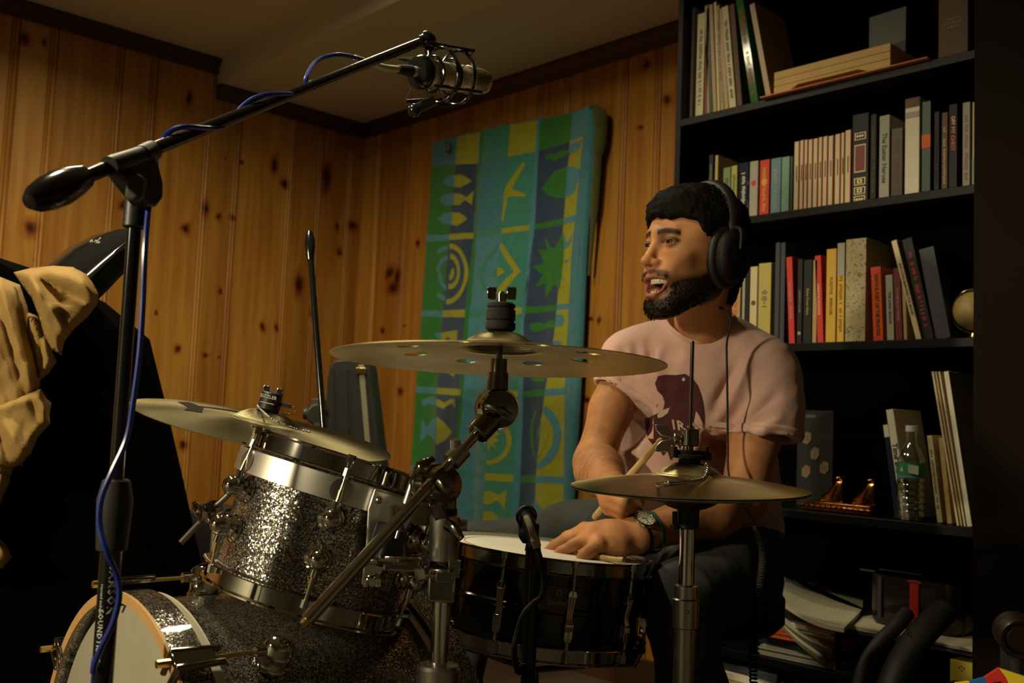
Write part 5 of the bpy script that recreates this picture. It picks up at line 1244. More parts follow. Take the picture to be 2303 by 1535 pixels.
part(ms, 'clutch_ring', blk_plastic, lambda b: (b.cyl(at(318, 350, 1.11), at(345, 338, 1.135), .0115, seg=20, bev=.001), b.cyl(at(246, 373, 1.06), at(318, 350, 1.11), .0105, seg=20)))
cw = at(62, 455, .965)
def cwf(b):
    L = (BM0-cw).length*1.02
    b.lathe([(.0001, 0), (.0080, .002), (.0140, .012), (.0175, .028), (.0185, .046), (.0160, .066), (.0125, .082), (.0100, L-.008), (.0085, L)], cw, BM0-cw, 32)
part(ms, 'counterweight', blk_gloss, cwf)
for k in range(3):
    a = R_(200+70*k); d = Vector((math.cos(a), math.sin(a), 0))
    part(ms, 'leg', blk_gloss, lambda b: (b.cyl(mb_+Z*.13+d*.012, mb_+d*.28+Z*.012, .0065, seg=12), b.sphere(mb_+d*.285+Z*.012, .012, 12)))
def logo(b):
    toC = (CAM-m1); toC.z = 0; toC.normalize(); sdv = Z.cross(toC)
    for body, ya, xb, sz in (('SAMSON', 1322, .0032, .0125), ('SOUNDTRACK', 1430, -.0070, .0085), ('resound audio co', 1345, -.0075, .0042)):
        c = row_on_pole(mb_, ya); vs, fs = text_mesh(body, sz, font_bold=True, spacing=1.15, res=1)
        R0 = .0121; out = []
        for v in vs:
            ang = (xb + v.y)/R0
            out.append(Vector((c.x, c.y, c.z - v.x)) + toC*(R0*math.cos(ang)) + sdv*(R0*math.sin(ang)))
        b.add(out, fs)
part(lt_, 'printed_name', prn, logo, smooth=False, label='white lettering printed along the tube')
# microphone in its shock mount
M0, M1 = at(935, 166, 1.80), at(1100, 186, 1.95)
M0 = at(946, 163, 1.78); M1 = at(1098, 186, 1.90); md = (M1-M0).normalized(); ML = (M1-M0).length
nick = mat('champagne_nickel', (.72, .66, .52), .48, .85)
mic = thing('condenser_microphone', 'champagne metal condenser microphone in a black shock mount at the boom end', 'microphone', M0)
part(mic, 'body', nick, lambda b: b.lathe([(.012, -.004), (.0235, 0), (.025, .006), (.025, ML*.66), (.0262, ML*.67), (.0262, ML*.69), (.0245, ML*.70)], M0, md, 40))
mesh_m = bpy.data.materials.new('mesh_grille'); mesh_m.use_nodes = True; nt = mesh_m.node_tree; b_ = nt.nodes['Principled BSDF']
tc = N(nt, 'ShaderNodeTexCoord'); wv = N(nt, 'ShaderNodeTexChecker', inp={'Vector': tc.outputs['Object'], 'Scale': 420.0, 1: (.8, .75, .58, 1), 2: (.10, .09, .06, 1)})
nt.links.new(wv.outputs[0], b_.inputs['Base Color']); b_.inputs['Metallic'].default_value = .9; b_.inputs['Roughness'].default_value = .35
part(mic, 'grille', mesh_m, lambda b: b.lathe([(.0245, ML*.70), (.0243, ML*.86), (.021, ML*.95), (.014, ML*.99), (.0001, ML)], M0, md, 40))
part(mic, 'connector', nick, lambda b: b.lathe([(.0085, -.030), (.0095, -.028), (.0095, -.006), (.013, -.003)], M0, md, 24))
sm = thing('shock_mount', 'black spider shock mount of rings and rods around the microphone', 'shock mount', M0)
mu = (UP - md*UP.dot(md)).normalized(); mv = md.cross(mu)
c1, c2 = M0+md*.016, M0+md*(ML*.34)
part(sm, 'base_cup', blk_gloss, lambda b: (b.lathe([(.012, -.012), (.027, -.010), (.0305, -.004), (.0305, .006), (.0275, .012), (.0255, .013)], M0, md, 32)))
part(sm, 'inner_ring', blk_gloss, lambda b: (b.torus(c1+md*.012, md, .031, .0030, 40), b.torus(c2+md*.014, md, .031, .003, 40)))
part(sm, 'outer_ring', blk_gloss, lambda b: (b.torus(c1+md*.03, md, .049, .0030, 48), b.torus(c2+md*.03, md, .049, .003, 48)))
for k in range(4):
    a_ = R_(35+90*k); e_ = mu*math.cos(a_)+mv*math.sin(a_)
    p_, q_ = M0-md*.012+e_*.056, M0+md*.105+e_*.056
    part(sm, 'frame_rod', blk_plastic, lambda b: (b.cyl(p_, q_, .0026, seg=8), b.cyl(p_, M0+md*.03+e_*.049, .0022, seg=8), b.cyl(q_, M0+md*.07+e_*.05, .0022, seg=8)))
def bands(b):
    for k in range(4):
        a = R_(35+90*k); e = mu*math.cos(a)+mv*math.sin(a); a2 = R_(80+90*k); e2 = mu*math.cos(a2)+mv*math.sin(a2)
        b.tube([M0-md*.012+e*.056, M0+md*.012+e2*.031], .0009, 5); b.tube([M0+md*.105+e*.056, M0+md*.07+e2*.031], .0009, 5)
part(sm, 'elastic_cord', blk_rubber, bands)
part(sm, 'swivel_clamp', blk_gloss, lambda b: (b.sphere(BE, .0155, 20, (1.35, .9, .9), frame(UP, bdv)), b.cyl(BE-bdv*.028, BE, .0115, seg=20, bev=.001), b.tube([BE, at(962, 118, 1.78), M0+md*.03+mu*.047], .006, 8)))
part(sm, 'clamp_knob', blk_gloss, lambda b: (b.sphere(at(932, 248, 1.80), .0125, 16), b.cyl(M0+md*.03-mu*.046, at(932, 246, 1.80), .0095, seg=16)))
# blue cable
def spiral(p, q, turns, r, n):
    p = Vector(p); q = Vector(q); d = (q-p).normalized(); u = (UP-d*UP.dot(d)).normalized(); w = d.cross(u); out = []
    for k in range(n+1):
        t = k/n; a = 2*PI*turns*t+PI*.2; out.append(p.lerp(q, t)+u*(r*math.cos(a))+w*(r*math.sin(a)))
    return out
def bd_(px):      # distance of the boom at this picture column
    lo, hi = 0.0, 1.0
    for _ in range(30):
        m = (lo+hi)/2; v = line(BM0, BE, m)-CAM
        if CX+FPX*v.dot(RT)/v.dot(FW) < px: lo = m
        else: hi = m
    return (line(BM0, BE, lo)-CAM).dot(FW)
B_ = lambda x, y, o=0.0: at(x, y, bd_(x)+o)
path = bez([at(835, 145, 1.69), at(800, 130, 1.66), at(757, 123, 1.63), at(712, 137, 1.58), at(690, 172, bd_(690)+.012), B_(684, 204, .010), B_(662, 211, -.006), B_(638, 210, -.013), B_(600, 213, -.012), B_(570, 222, .0), B_(545, 240, .012),
            B_(522, 266, .008), B_(498, 286, -.006), B_(460, 288, -.013), B_(420, 285, -.012), B_(390, 291, .0), B_(368, 310, .012), B_(352, 345, .022), at(348, 390, 1.135), at(335, 460, 1.13), at(326, 560, 1.115), at(321, 680, 1.11), at(314, 790, 1.105), at(300, 900, 1.10),
            at(285, 985, 1.095), at(252, 1060, 1.085), at(228, 1120, 1.08), at(224, 1180, 1.075), at(240, 1240, 1.07), at(262, 1290, 1.085), at(268, 1340, 1.085), at(254, 1400, 1.08), at(226, 1460, 1.075), at(210, 1510, 1.08), at(208, 1580, 1.09)]
            + [Vector((mb_.x+.10, mb_.y-.05, .05)), Vector((mb_.x+.22, mb_.y-.12, .006)), Vector((mb_.x+.5, mb_.y-.3, .006))], 8)
cb = thing('microphone_cable', 'blue cable wound along the boom and hanging down the stand', 'cable', at(300, 900, 1.10))
part(cb, 'cable', blue_cable, lambda b: b.tube(path, .0034, 8))
part(cb, 'plug', blk_rubber, lambda b: b.cyl(M0-md*.052, M0-md*.020, .0078, .0105, seg=20, bev=.001))
part(cb, 'strain_relief', mat('cream_sleeve', (.50, .46, .33), .6), lambda b: b.tube(bez([M0-md*.050, at(865, 152, 1.715), at(832, 141, 1.69), at(798, 129, 1.66)], 6), [.0060]*8+[.0052]*6+[.0046]*5, 10), label='cream sleeve on the plug')

# ---------------------------------------------------------------- second boom stand in the distance, with the snare microphone
D2 = at(722, 930, 2.05); d2b = Vector((D2.x, D2.y, 0))
m2s = thing('microphone_stand', 'slim black microphone stand between the guitar case and the ride cymbal', 'microphone stand', d2b)
e0, e1 = at(697, 560, 2.12), at(728, 965, 2.02)
part(m2s, 'boom_tube', blk_gloss, lambda b: b.cyl(e0, line(e0, e1, 1.25), .0068, seg=14))
part(m2s, 'counterweight', blk_gloss, lambda b: b.lathe([(.0001, 0), (.006, .001), (.0105, .016), (.0120, .034), (.0098, .052), (.0075, .066)], at(696, 519, 2.13), e0-at(696, 519, 2.13), 20))
part(m2s, 'swivel_body', blk_plastic, lambda b: (b.cyl(D2-FW*.02-RT*.006, D2+FW*.02-RT*.006, .022, seg=20, bev=.003), b.box(D2-RT*.002, (.026, .03, .06), frame(e1-e0, RT)), b.cyl(D2-RT*.036, D2-RT*.01, .012, seg=14)), bevel=.002)
part(m2s, 'tube', blk_gloss, lambda b: b.cyl(d2b+Z*.05, D2-Z*.02, .009, seg=14))
for k in range(3):
    a = R_(20+120*k); d = Vector((math.cos(a), math.sin(a), 0))
    part(m2s, 'leg', blk_gloss, lambda b: b.cyl(d2b+Z*.12, d2b+d*.26+Z*.008, .006, seg=10))
sp_ = at(1196, 1300, 1.5); s3b = Vector((sp_.x, sp_.y, 0))
m3s = thing('microphone_stand', 'short black microphone stand in front of the snare drum', 'microphone stand', s3b)
t3 = row_on_pole(s3b, 1238)
part(m3s, 'tube', blk_gloss, lambda b: (b.cyl(s3b+Z*.02, t3, .0110, seg=16), b.cyl(t3, t3+Z*.018, .0125, .010, seg=16)))
part(m3s, 'foot_plate', blk_rubber, lambda b: b.cyl(s3b+Z*.0005, s3b+Z*.018, .10, seg=40, bev=.003))
part(m3s, 'clip', blk_plastic, lambda b: (b.box(t3+Z*.026, (.016, .02, .03), frame(Z, RT)), b.tube(bez([t3+Z*.03, at(1183, 1210, 1.50), at(1180, 1178, 1.51)], 6), [.009]*8+[.0105]*5, 12)), bevel=.002)
m3 = thing('dynamic_microphone', 'small black clip microphone with pale cable end in front of the snare', 'microphone', at(1185, 1165, 1.5))
part(m3, 'body', blk_plastic, lambda b: (b.lathe([(.0001, -.012), (.009, -.011), (.0115, -.006), (.0115, .018), (.010, .03), (.009, .05)], at(1184, 1160, 1.51), (at(1200, 1215, 1.49)-at(1184, 1160, 1.51)), 24), b.torus(at(1184, 1160, 1.505), RT*.3-FW, .0145, .0026, 24)))
part(m3, 'cable_sleeve', mat('cream_sleeve', (.50, .46, .33), .6), lambda b: b.tube(bez([at(1183, 1160, 1.482), at(1193, 1185, 1.475), at(1202, 1212, 1.475), at(1208, 1230, 1.475)], 6), [.0050]*12+[.0062]*7, 10))
part(m3, 'cable', blk_rubber, lambda b: b.tube(bez([at(1206, 1226, 1.475), at(1216, 1262, 1.47), at(1224, 1300, 1.47), at(1218, 1340, 1.47), at(1200, 1355, 1.475), at(1178, 1380, 1.475), at(1164, 1420, 1.475), at(1156, 1460, 1.47), at(1164, 1510, 1.47), at(1180, 1560, 1.47), Vector((s3b.x+.03, s3b.y-.04, .03))], 8), .0046, 8))

# ---------------------------------------------------------------- guitar case, black bag
gc = thing('guitar_case', 'dark grey hard guitar case leaning in the corner, with a pale trim strip', 'guitar case', onZ(800, 1300, 0.0))
g00 = Vector((.42, -.30, 0)); g00 = Vector((onY(855, 1010, -.22).x-.02, -.22, .002)); gc.location = g00
case_m = mat('grey_hard_case', (.045, .05, .045), .5, vary=.2); trimp = mat('pale_trim', (.42, .37, .25), .5)
P = lambda x, y, d=2.9: at(x, y, d)
gd = 3.15
def slabpoly(b, pts, d0, th):
    f = [at(x, y, d0) for x, y in pts]; bk = [at(x, y, d0)+FW*th for x, y in pts]; n = len(pts)
    b.add(f+bk, [tuple(range(n)), tuple(range(2*n-1, n-1, -1))]+[(i, n+i, n+(i+1) % n, (i+1) % n) for i in range(n)])
part(gc, 'case_body', case_m, lambda b: slabpoly(b, [(736, 850), (740, 825), (752, 810), (790, 806), (828, 812), (836, 840), (858, 1020), (910, 1532), (702, 1532), (726, 1000)], gd, .14), bevel=.006)
part(gc, 'trim_strip', trimp, lambda b: slabpoly(b, [(806, 820), (818, 820), (834, 1010), (850, 1290), (836, 1290), (822, 1010)], gd-.006, .008), bevel=.002, label='pale strip down the case')
part(gc, 'latch', brass, lambda b: slabpoly(b, [(800, 826), (822, 826), (823, 840), (801, 840)], gd-.012, .012), bevel=.002)
part(gc, 'rib', case_m, lambda b: (slabpoly(b, [(745, 826), (750, 826), (758, 1290), (752, 1290)], gd-.005, .008), slabpoly(b, [(776, 828), (780, 828), (794, 1290), (789, 1290)], gd-.005, .008)), bevel=.001)
bgc = at(450, 1250, 2.35)
bag = thing('cymbal_bag', 'round black padded bag standing behind the rack tom', 'bag', Vector((bgc.x, bgc.y, 0)))
bn_ = (-FW+Z*.05).normalized()
bm_ = mat('black_nylon', (.010, .010, .011), .75, bump=.4, bscale=300)
part(bag, 'body', bm_, lambda b: b.lathe([(.0001, -.05), (.085, -.048), (.115, -.035), (.125, 0), (.115, .035), (.085, .048), (.0001, .05)], bgc+RT*.035, bn_, 48))
part(bag, 'strap', bm_, lambda b: b.tube(bez([bgc+RT*.035-UP*.10-FW*.05, bgc-UP*.16-RT*.02-FW*.02, bgc-UP*.25-RT*.09, Vector((bgc.x-.06, bgc.y-.05, .06)), Vector((bgc.x, bgc.y, .012))], 8), .008, 8, flat=.4))
part(bag, 'base', bm_, lambda b: b.lathe([(.10, 0.001), (.11, .02), (.11, .20), (.10, .34), (.03, .36)], Vector((bgc.x+RT.x*.10, bgc.y+RT.y*.10, 0)), Z, 40))
# ---------------------------------------------------------------- black upright unit with glossy hood and the coat over it
uni = thing('exercise_machine', 'tall black slanted machine with a glossy curved hood at the left edge', 'machine', at(120, 1400, 1.9))
ud = 1.95
ux0 = [(-60, 560), (100, 640), (215, 735), (262, 925), (300, 1090), (352, 1330), (400, 1560), (-60, 1560)]
uni.location = Vector((at(100, 1500, ud).x, at(100, 1500, ud).y, 0))
def up_(b):
    f = [at(x, y, ud) for x, y in ux0[:-2]]
    lo1 = at(392, 1530, ud); lo1.z = .002; lo0 = at(-60, 1500, ud); lo0.z = .002
    f += [lo1, lo0]; n = len(f); bk = [p+Vector((FW.x, FW.y, 0))*.30 for p in f]
    b.add(f+bk, [tuple(range(n)), tuple(range(2*n-1, n-1, -1))]+[(i, n+i, n+(i+1) % n, (i+1) % n) for i in range(n)])
part(uni, 'side_panel', mat('flat_black_panel', (.0012, .0012, .001), .9, spec=.02), up_, bevel=.004)
hood_m = mat('glossy_black_hood', (.010, .012, .013), .10, coat=.6)
def hoodf(b):
    # curved shell: sections along its length
    top = [(70, 632), (110, 590), (160, 552), (215, 527), (262, 516), (292, 516)]
    mid = [(120, 680), (170, 640), (215, 600), (255, 565), (285, 540), (303, 532)]
    low = [(205, 690), (222, 672), (245, 650), (265, 628), (288, 606), (305, 590)]
    secs = []
    for (t, m_, l) in zip(top, mid, low):
        T = at(t[0], t[1], ud-.02); M_ = at(m_[0], m_[1], ud-.13); L = at(l[0], l[1], ud-.09); K = at(l[0]-10, l[1]+8, ud+.20); Q = at(t[0]+4, t[1]+4, ud+.24)
        secs.append(bez([T, T.lerp(M_, .5)-FW*.02+UP*.006, M_, M_.lerp(L, .5)-FW*.006, L], 3) + [K, Q])
    n = len(secs[0]); vs = [p for s in secs for p in s]; fs = []
    for i in range(len(secs)-1):
        for j in range(n): a = i*n+j; c = i*n+(j+1) % n; fs.append((a, c, c+n, a+n))
    fs.append(tuple(range(n-1, -1, -1))); fs.append(tuple((len(secs)-1)*n+j for j in range(n)))
    b.add(vs, fs)
hd_ = part(uni, 'hood', hood_m, hoodf, ang=50)
hx = (at(235, 532, 1.86)-at(190, 556, 1.90)).normalized()
part(hd_, 'hood_lettering', mat('dull_white_print', (.35, .34, .28), .6), lambda b: add_text(b, 'Roc', .026, at(211, 545, 1.855), hx, (UP*.7-FW*-.5+RT*-.25).normalized(), font_bold=True, shear=.4), smooth=False)
# ---------------------------------------------------------------- organic surfaces from distance fields
class Field:
    def __init__(s, lo, hi, h):
        s.lo = np.array(lo, float); s.h = h; s.n = np.ceil((np.array(hi)-s.lo)/h).astype(int)+1
        s.f = np.full(tuple(s.n), 1.0, np.float32); s.hi = s.lo+(s.n-1)*h
    def grid(s, sl): return [s.lo[i]+s.h*np.arange(sl[i].start, sl[i].stop, dtype=np.float32).reshape([-1 if j == i else 1 for j in range(3)]) for i in range(3)]
    def region(s, c, r):
        a = np.maximum(0, np.floor((np.array(c)-r-s.lo)/s.h).astype(int)); b = np.minimum(s.n, np.ceil((np.array(c)+r-s.lo)/s.h).astype(int)+1)
        return tuple(slice(int(x), int(max(x, y))) for x, y in zip(a, b))
    def op(s, c, r, fn, k=.01, mode='add'):
        sl = s.region(c, np.array(r)+k*1.5+s.h*3)
        if any(q.stop <= q.start for q in sl): return s
        d = fn(*s.grid(sl)).astype(np.float32); a = s.f[sl]; d = np.broadcast_to(d, a.shape)
        if mode == 'add': h = np.maximum(k-np.abs(a-d), 0)/max(k, 1e-6); s.f[sl] = np.minimum(a, d)-h*h*k*.25
        elif mode == 'sub': d = -d; h = np.maximum(k-np.abs(a-d), 0)/max(k, 1e-6); s.f[sl] = np.maximum(a, d)+h*h*k*.25
        elif mode == 'and': h = np.maximum(k-np.abs(a-d), 0)/max(k, 1e-6); s.f[sl] = np.maximum(a, d)+h*h*k*.25
        return s
    def ell(s, c, r, k=.01, mode='add', M=None):
        c = np.array(c, float); r = np.array(r, float); M = None if M is None else np.array(M)
        def fn(x, y, z):
            x = x-c[0]; y = y-c[1]; z = z-c[2]
            if M is not None: x, y, z = (M[0][i]*x+M[1][i]*y+M[2][i]*z for i in range(3))
            k0 = np.sqrt((x/r[0])**2+(y/r[1])**2+(z/r[2])**2)+1e-9; k1 = np.sqrt((x/r[0]**2)**2+(y/r[1]**2)**2+(z/r[2]**2)**2)+1e-9
            return k0*(k0-1)/k1
        return s.op(c, max(r) if M is not None else r, fn, k, mode)
    def cone(s, a, b, ra, rb, k=.01, mode='add', sq=None):
        a = np.array(a, float); b = np.array(b, float); ba = b-a; L2 = ba@ba
        def fn(x, y, z):
            x = x-a[0]; y = y-a[1]; z = z-a[2]; t = np.clip((x*ba[0]+y*ba[1]+z*ba[2])/L2, 0, 1)
            x = x-t*ba[0]; y = y-t*ba[1]; z = z-t*ba[2]
            if sq is not None:
                q = x*sq[0][0]+y*sq[0][1]+z*sq[0][2]; e = (sq[1]-1)*q; x = x+e*sq[0][0]; y = y+e*sq[0][1]; z = z+e*sq[0][2]
            return np.sqrt(x*x+y*y+z*z)-(ra+(rb-ra)*t)
        return s.op((a+b)/2, np.abs(ba)/2+max(ra, rb)*1.3, fn, k, mode)
    def chain(s, pts, rs, k=.01, mode='add', sq=None):
        for i in range(len(pts)-1): s.cone(pts[i], pts[i+1], rs[i], rs[i+1], k, mode, sq)
        return s
    def plane(s, c, n, k=.002, mode='sub'):   # removes the side n points to
        n = np.array(n, float); n /= np.linalg.norm(n); c = np.array(c, float)
        return s.op((s.lo+s.hi)/2, (s.hi-s.lo)/2, lambda x, y, z: -((x-c[0])*n[0]+(y-c[1])*n[1]+(z-c[2])*n[2]), k, mode)
    def mesh(s):
        f = s.f; ins = f < 0; nx, ny, nz = f.shape
        P = np.zeros((nx-1, ny-1, nz-1, 3), np.float32); Cn = np.zeros((nx-1, ny-1, nz-1), np.float32)
        cor = [(i, j, k) for i in (0, 1) for j in (0, 1) for k in (0, 1)]
        for a in cor:
            for ax in range(3):
                if a[ax]: continue
                b = list(a); b[ax] = 1
                sa = tuple(slice(a[i], f.shape[i]-1+a[i]) for i in range(3)); sb = tuple(slice(b[i], f.shape[i]-1+b[i]) for i in range(3))
                m = ins[sa] != ins[sb]
                if not m.any(): continue
                fa, fb = f[sa][m], f[sb][m]; t = fa/(fa-fb)
                q = np.tile(np.array(a, np.float32), (len(t), 1)); q[:, ax] += t
                P[m] += q; Cn[m] += 1
        act = Cn > 0; idx = np.full(act.shape, -1, np.int64); idx[act] = np.arange(act.sum())
        ijk = np.argwhere(act); V = (ijk + P[act]/Cn[act][:, None])*s.h + s.lo
        F = []
        for ax in range(3):
            o1, o2 = [i for i in range(3) if i != ax]
            sl0 = [slice(None)]*3; sl1 = [slice(None)]*3; sl0[ax] = slice(0, -1); sl1[ax] = slice(1, None)
            for o in (o1, o2): sl0[o] = slice(1, -1); sl1[o] = slice(1, -1)
            A, B_ = ins[tuple(sl0)], ins[tuple(sl1)]; w = np.argwhere(A != B_)
            if not len(w): continue
            inside_first = A[tuple(w.T)]; base = w.copy(); base[:, o1] += 1; base[:, o2] += 1
            def g(d1, d2):
                q = base.copy(); q[:, o1] -= d1; q[:, o2] -= d2; return idx[q[:, 0], q[:, 1], q[:, 2]]
            quad = np.stack([g(1, 1), g(0, 1), g(0, 0), g(1, 0)], 1)
            flip = inside_first if ax != 1 else ~inside_first
            quad[~flip] = quad[~flip][:, ::-1]; F.append(quad)
        F = np.concatenate(F); F = F[(F >= 0).all(1)]
        return V, F
def relax(V, F, n=2, w=.5):
    E = np.concatenate([F[:, [0, 1]], F[:, [1, 2]], F[:, [2, 3]], F[:, [3, 0]]])
    for _ in range(n):
        S = np.zeros_like(V); c = np.zeros(len(V)); np.add.at(S, E[:, 0], V[E[:, 1]]); np.add.at(c, E[:, 0], 1); np.add.at(S, E[:, 1], V[E[:, 0]]); np.add.at(c, E[:, 1], 1)
        V = V*(1-w)+S/np.maximum(c, 1)[:, None]*w
    return V
def mesh_obj(name, parts, mats, parent=None, colors=None):
    """parts: list of (V, F) joined into one mesh object"""
    Vs = []; Fs = []; o = 0
    for V, F in parts: Vs.append(V); Fs.append(F+o); o += len(V)
    V = np.concatenate(Vs); F = np.concatenate(Fs); me = bpy.data.meshes.new(name)
    if parent is not None: V = V-np.array(parent.location)
    me.vertices.add(len(V)); me.vertices.foreach_set('co', V.astype(np.float32).ravel())
    me.loops.add(F.size); me.loops.foreach_set('vertex_index', F.astype(np.int32).ravel())
    me.polygons.add(len(F)); me.polygons.foreach_set('loop_start', np.arange(0, F.size, 4, dtype=np.int32)); me.polygons.foreach_set('loop_total', np.full(len(F), 4, np.int32))
    me.polygons.foreach_set('use_smooth', [True]*len(F)); me.update(calc_edges=True); me.validate()
    for m in mats: me.materials.append(m)
    if colors is not None:
        a = me.color_attributes.new('tint', 'FLOAT_COLOR', 'POINT'); c = np.concatenate(colors)
        a.data.foreach_set('color', np.concatenate([c, np.ones((len(c), 1))], 1).astype(np.float32).ravel())
    ob = bpy.data.objects.new(name, me); COL.objects.link(ob); ob.parent = parent
    return ob
def A_(v): return np.array([v[0], v[1], v[2]], float)
def pxs(*l): return [A_(at(*p)) for p in l]
def nz3(V, s, seed=0):
    """cheap smooth noise from sines"""
    r = np.random.RandomState(seed); o = np.zeros(len(V))
    for k in range(6):
        d = r.randn(3); d /= np.linalg.norm(d); o += np.sin(V@d*s*(1+.35*k)+r.rand()*6.28)/(1+.3*k)
    return o/3.4
# ---- skin material, tinted by the point colours (beard, brows, lips belong to the skin)
def tint_mat(name, rough, sss=0.0, bump=.25, bs=900):
    m = bpy.data.materials.new(name); m.use_nodes = True; nt = m.node_tree; b = nt.nodes['Principled BSDF']
    a = N(nt, 'ShaderNodeAttribute', attribute_name='tint'); tc = N(nt, 'ShaderNodeTexCoord')
    n = N(nt, 'ShaderNodeTexNoise', inp={'Vector': tc.outputs['Object'], 'Scale': 45.0, 'Detail': 4.0})
    k = ramp(nt, n.outputs['Fac'], [(.3, (.84, .80, .78)), (.7, (1.1, 1.08, 1.06))])
    mx = N(nt, 'ShaderNodeMix', data_type='RGBA', blend_type='MULTIPLY', inp={0: 1.0, 6: a.outputs['Color'], 7: k})
    nt.links.new(mx.outputs[2], b.inputs['Base Color']); b.inputs['Roughness'].default_value = rough; b.inputs['Specular IOR Level'].default_value = .22
    b.inputs['Subsurface Weight'].default_value = sss; b.inputs['Subsurface Radius'].default_value = (.012, .004, .002); b.inputs['Subsurface Scale'].default_value = .6
    n2 = N(nt, 'ShaderNodeTexNoise', inp={'Vector': tc.outputs['Object'], 'Scale': float(bs), 'Detail': 2.0})
    bp = N(nt, 'ShaderNodeBump', inp={'Strength': bump, 'Distance': .0008, 'Height': n2.outputs['Fac']}); nt.links.new(bp.outputs[0], b.inputs['Normal'])
    return m
skin_m = tint_mat('skin', .5, .0)
SK = np.array([.50, .235, .105])
# ---- head in its own frame: +x his left, +y where he faces, +z up
hy = R_(49)
toC = Vector((CAM.x, CAM.y, 0)) - Vector((at(1562, 563, 1.93).x, at(1562, 563, 1.93).y, 0)); toC.normalize()
lft = Vector((-toC.y, toC.x, 0)) * -1     # picture left
if lft.dot(RT) > 0: lft = -lft
fy = (toC*math.cos(hy)+lft*math.sin(hy)).normalized(); fz = Vector((0, 0, 1)); fz = (fz - fy*.03 + lft*-.02).normalized(); fy = (fy-fz*fy.dot(fz)).normalized(); fx = fy.cross(fz)
HM = Matrix((fx, fy, fz)).transposed(); HO = at(1562, 563, 1.93)
HMn = np.array(HM); HOn = A_(HO)
def h2w(V): return V@HMn.T + HOn
def hp(x, y, z): return HO + HM @ Vector((x, y, z))
def build_head():
    f = Field((-.125, -.200, -.265), (.115, .150, .140), .0023)
    f.ell((0, -.012, .035), (.0765, .099, .088), .01)
    f.ell((0, .022, .000), (.066, .072, .085), .03)
    f.ell((0, .042, -.055), (.047, .048, .065), .03)
    for s in (-1, 1):
        f.cone((s*.056, -.004, -.058), (s*.026, .062, -.112), .018, .017, .035)
        f.ell((s*.043, .062, -.030), (.021, .020, .017), .025)
        f.cone((s*.006, .092, .017), (s*.036, .080, .020), .0085, .0075, .014)
        f.cone((s*.048, .040, .01), (s*.056, .02, -.02), .018, .016, .03)
        f.ell((s*.022, .082, -.060), (.016, .014, .016), .018)
    f.cone((-.012, .070, -.122), (.012, .070, -.122), .0165, .0165, .03)
    f.ell((0, .0865, -.063), (.024, .0145, .020), .015)
    f.cone((0, .079, -.112), (0, .076, -.124), .013, .015, .015)
    for s in (-1, 1): f.ell((s*.0315, .1015, -.001), (.0175, .017, .0135), .012, 'sub')
    f.cone((0, .088, .012), (0, .108, -.026), .0070, .0088, .012)
    f.ell((0, .1145, -.0385), (.0112, .0120, .0095), .008)
    for s in (-1, 1):
        f.ell((s*.0125, .1015, -.0425), (.0078, .0105, .0075), .007)
        f.ell((s*.0065, .1085, -.0495), (.0034, .0052, .0036), .003, 'sub')
    # eyelids around the eyeballs
    for s in (-1, 1):
        f.ell((s*.0315, .0805, -.001), (.0142, .0142, .0142), .004)
        f.ell((s*.0315, .0945, -.0018), (.0130, .0100, .0031), .002, 'sub')
    # open smiling mouth
    ml = [(-.0330, .079, -.0660), (-.020, .0945, -.0690), (-.007, .1025, -.0675), (0, .1030, -.0690), (.007, .1025, -.0675), (.020, .0945, -.0690), (.0330, .079, -.0660)]
    ll = [(-.0330, .079, -.0680), (-.0235, .0900, -.0885), (-.009, .0970, -.1015), (0, .0985, -.1035), (.009, .0970, -.1015), (.0235, .0900, -.0885), (.0330, .079, -.0680)]
    f.chain(ml, [.0022, .0034, .0038, .0036, .0038, .0034, .0022], .005); f.chain(ll, [.0025, .0038, .0048, .0052, .0048, .0038, .0025], .005)
    f.ell((0, .094, -.0850), (.0250, .028, .0138), .003, 'sub'); f.ell((0, .088, -.0760), (.0290, .020, .0070), .003, 'sub')
    for s in (-1, 1):
        f.cone((s*.0300, .086, -.050), (s*.0345, .080, -.075), .003, .002, .008, 'sub') if False else None
    nb = (A_(at(1588, 800, 2.045))-HOn)@HMn
    f.cone((0, -.024, -.055), nb, .054, .057, .03); f.ell(nb*.62+np.array([0, .038, -.01]), (.014, .012, .018), .02)
    for s in (-1, 1): f.cone((s*.050, -.02, -.07), nb+np.array([s*.012, .045, 0]), .014, .012, .02)
    V, F = f.mesh(); V = relax(V, F, 2, .45)
    x, y, z = V.T; C = np.tile(SK, (len(V), 1)).astype(float); n = nz3(V, 260, 1); n2 = nz3(V, 90, 4)
    def mixc(w, c):
        nonlocal C
        w = np.clip(w, 0, 1)[:, None]; C = C*(1-w)+np.array(c)*w
    sm = lambda e, w: np.clip(.5+e/w, 0, 1)
    mixc(.35*np.exp(-(((np.abs(x)-.043)/.018)**2+((z+.032)/.016)**2))*(y > .03), (.55, .17, .09))
    mixc(.45*np.exp(-((x/.014)**2+((z+.040)/.012)**2))*(y > .09), (.55, .17, .09))
    zl = -.040-.40*np.clip(y, 0, .09)
    side = sm(zl-z+.004*n2, .018)*(y > -.02)*(z > -.150)
    mouthw = np.exp(-((x/.031)**4+((z+.085)/.0205)**4))*(y > .07)
    ax = np.abs(x)
    mous = sm(.0065-np.abs(z+.0590+.10*ax), .005)*(y > .07)*(ax < .036)
    gote = sm(.005-np.abs(ax-.034+.10*(z+.075)), .006)*(z < -.058)*(z > -.115)*(y > .055)
    chin = sm(-.1085-z, .008)*(y > .03)
    soul = sm(.005-ax, .004)*(z < -.104)*(z > -.120)*(y > .07)
    beard = np.maximum.reduce([side*(1-mouthw), mous*.8, gote*.85, chin*.95, soul])
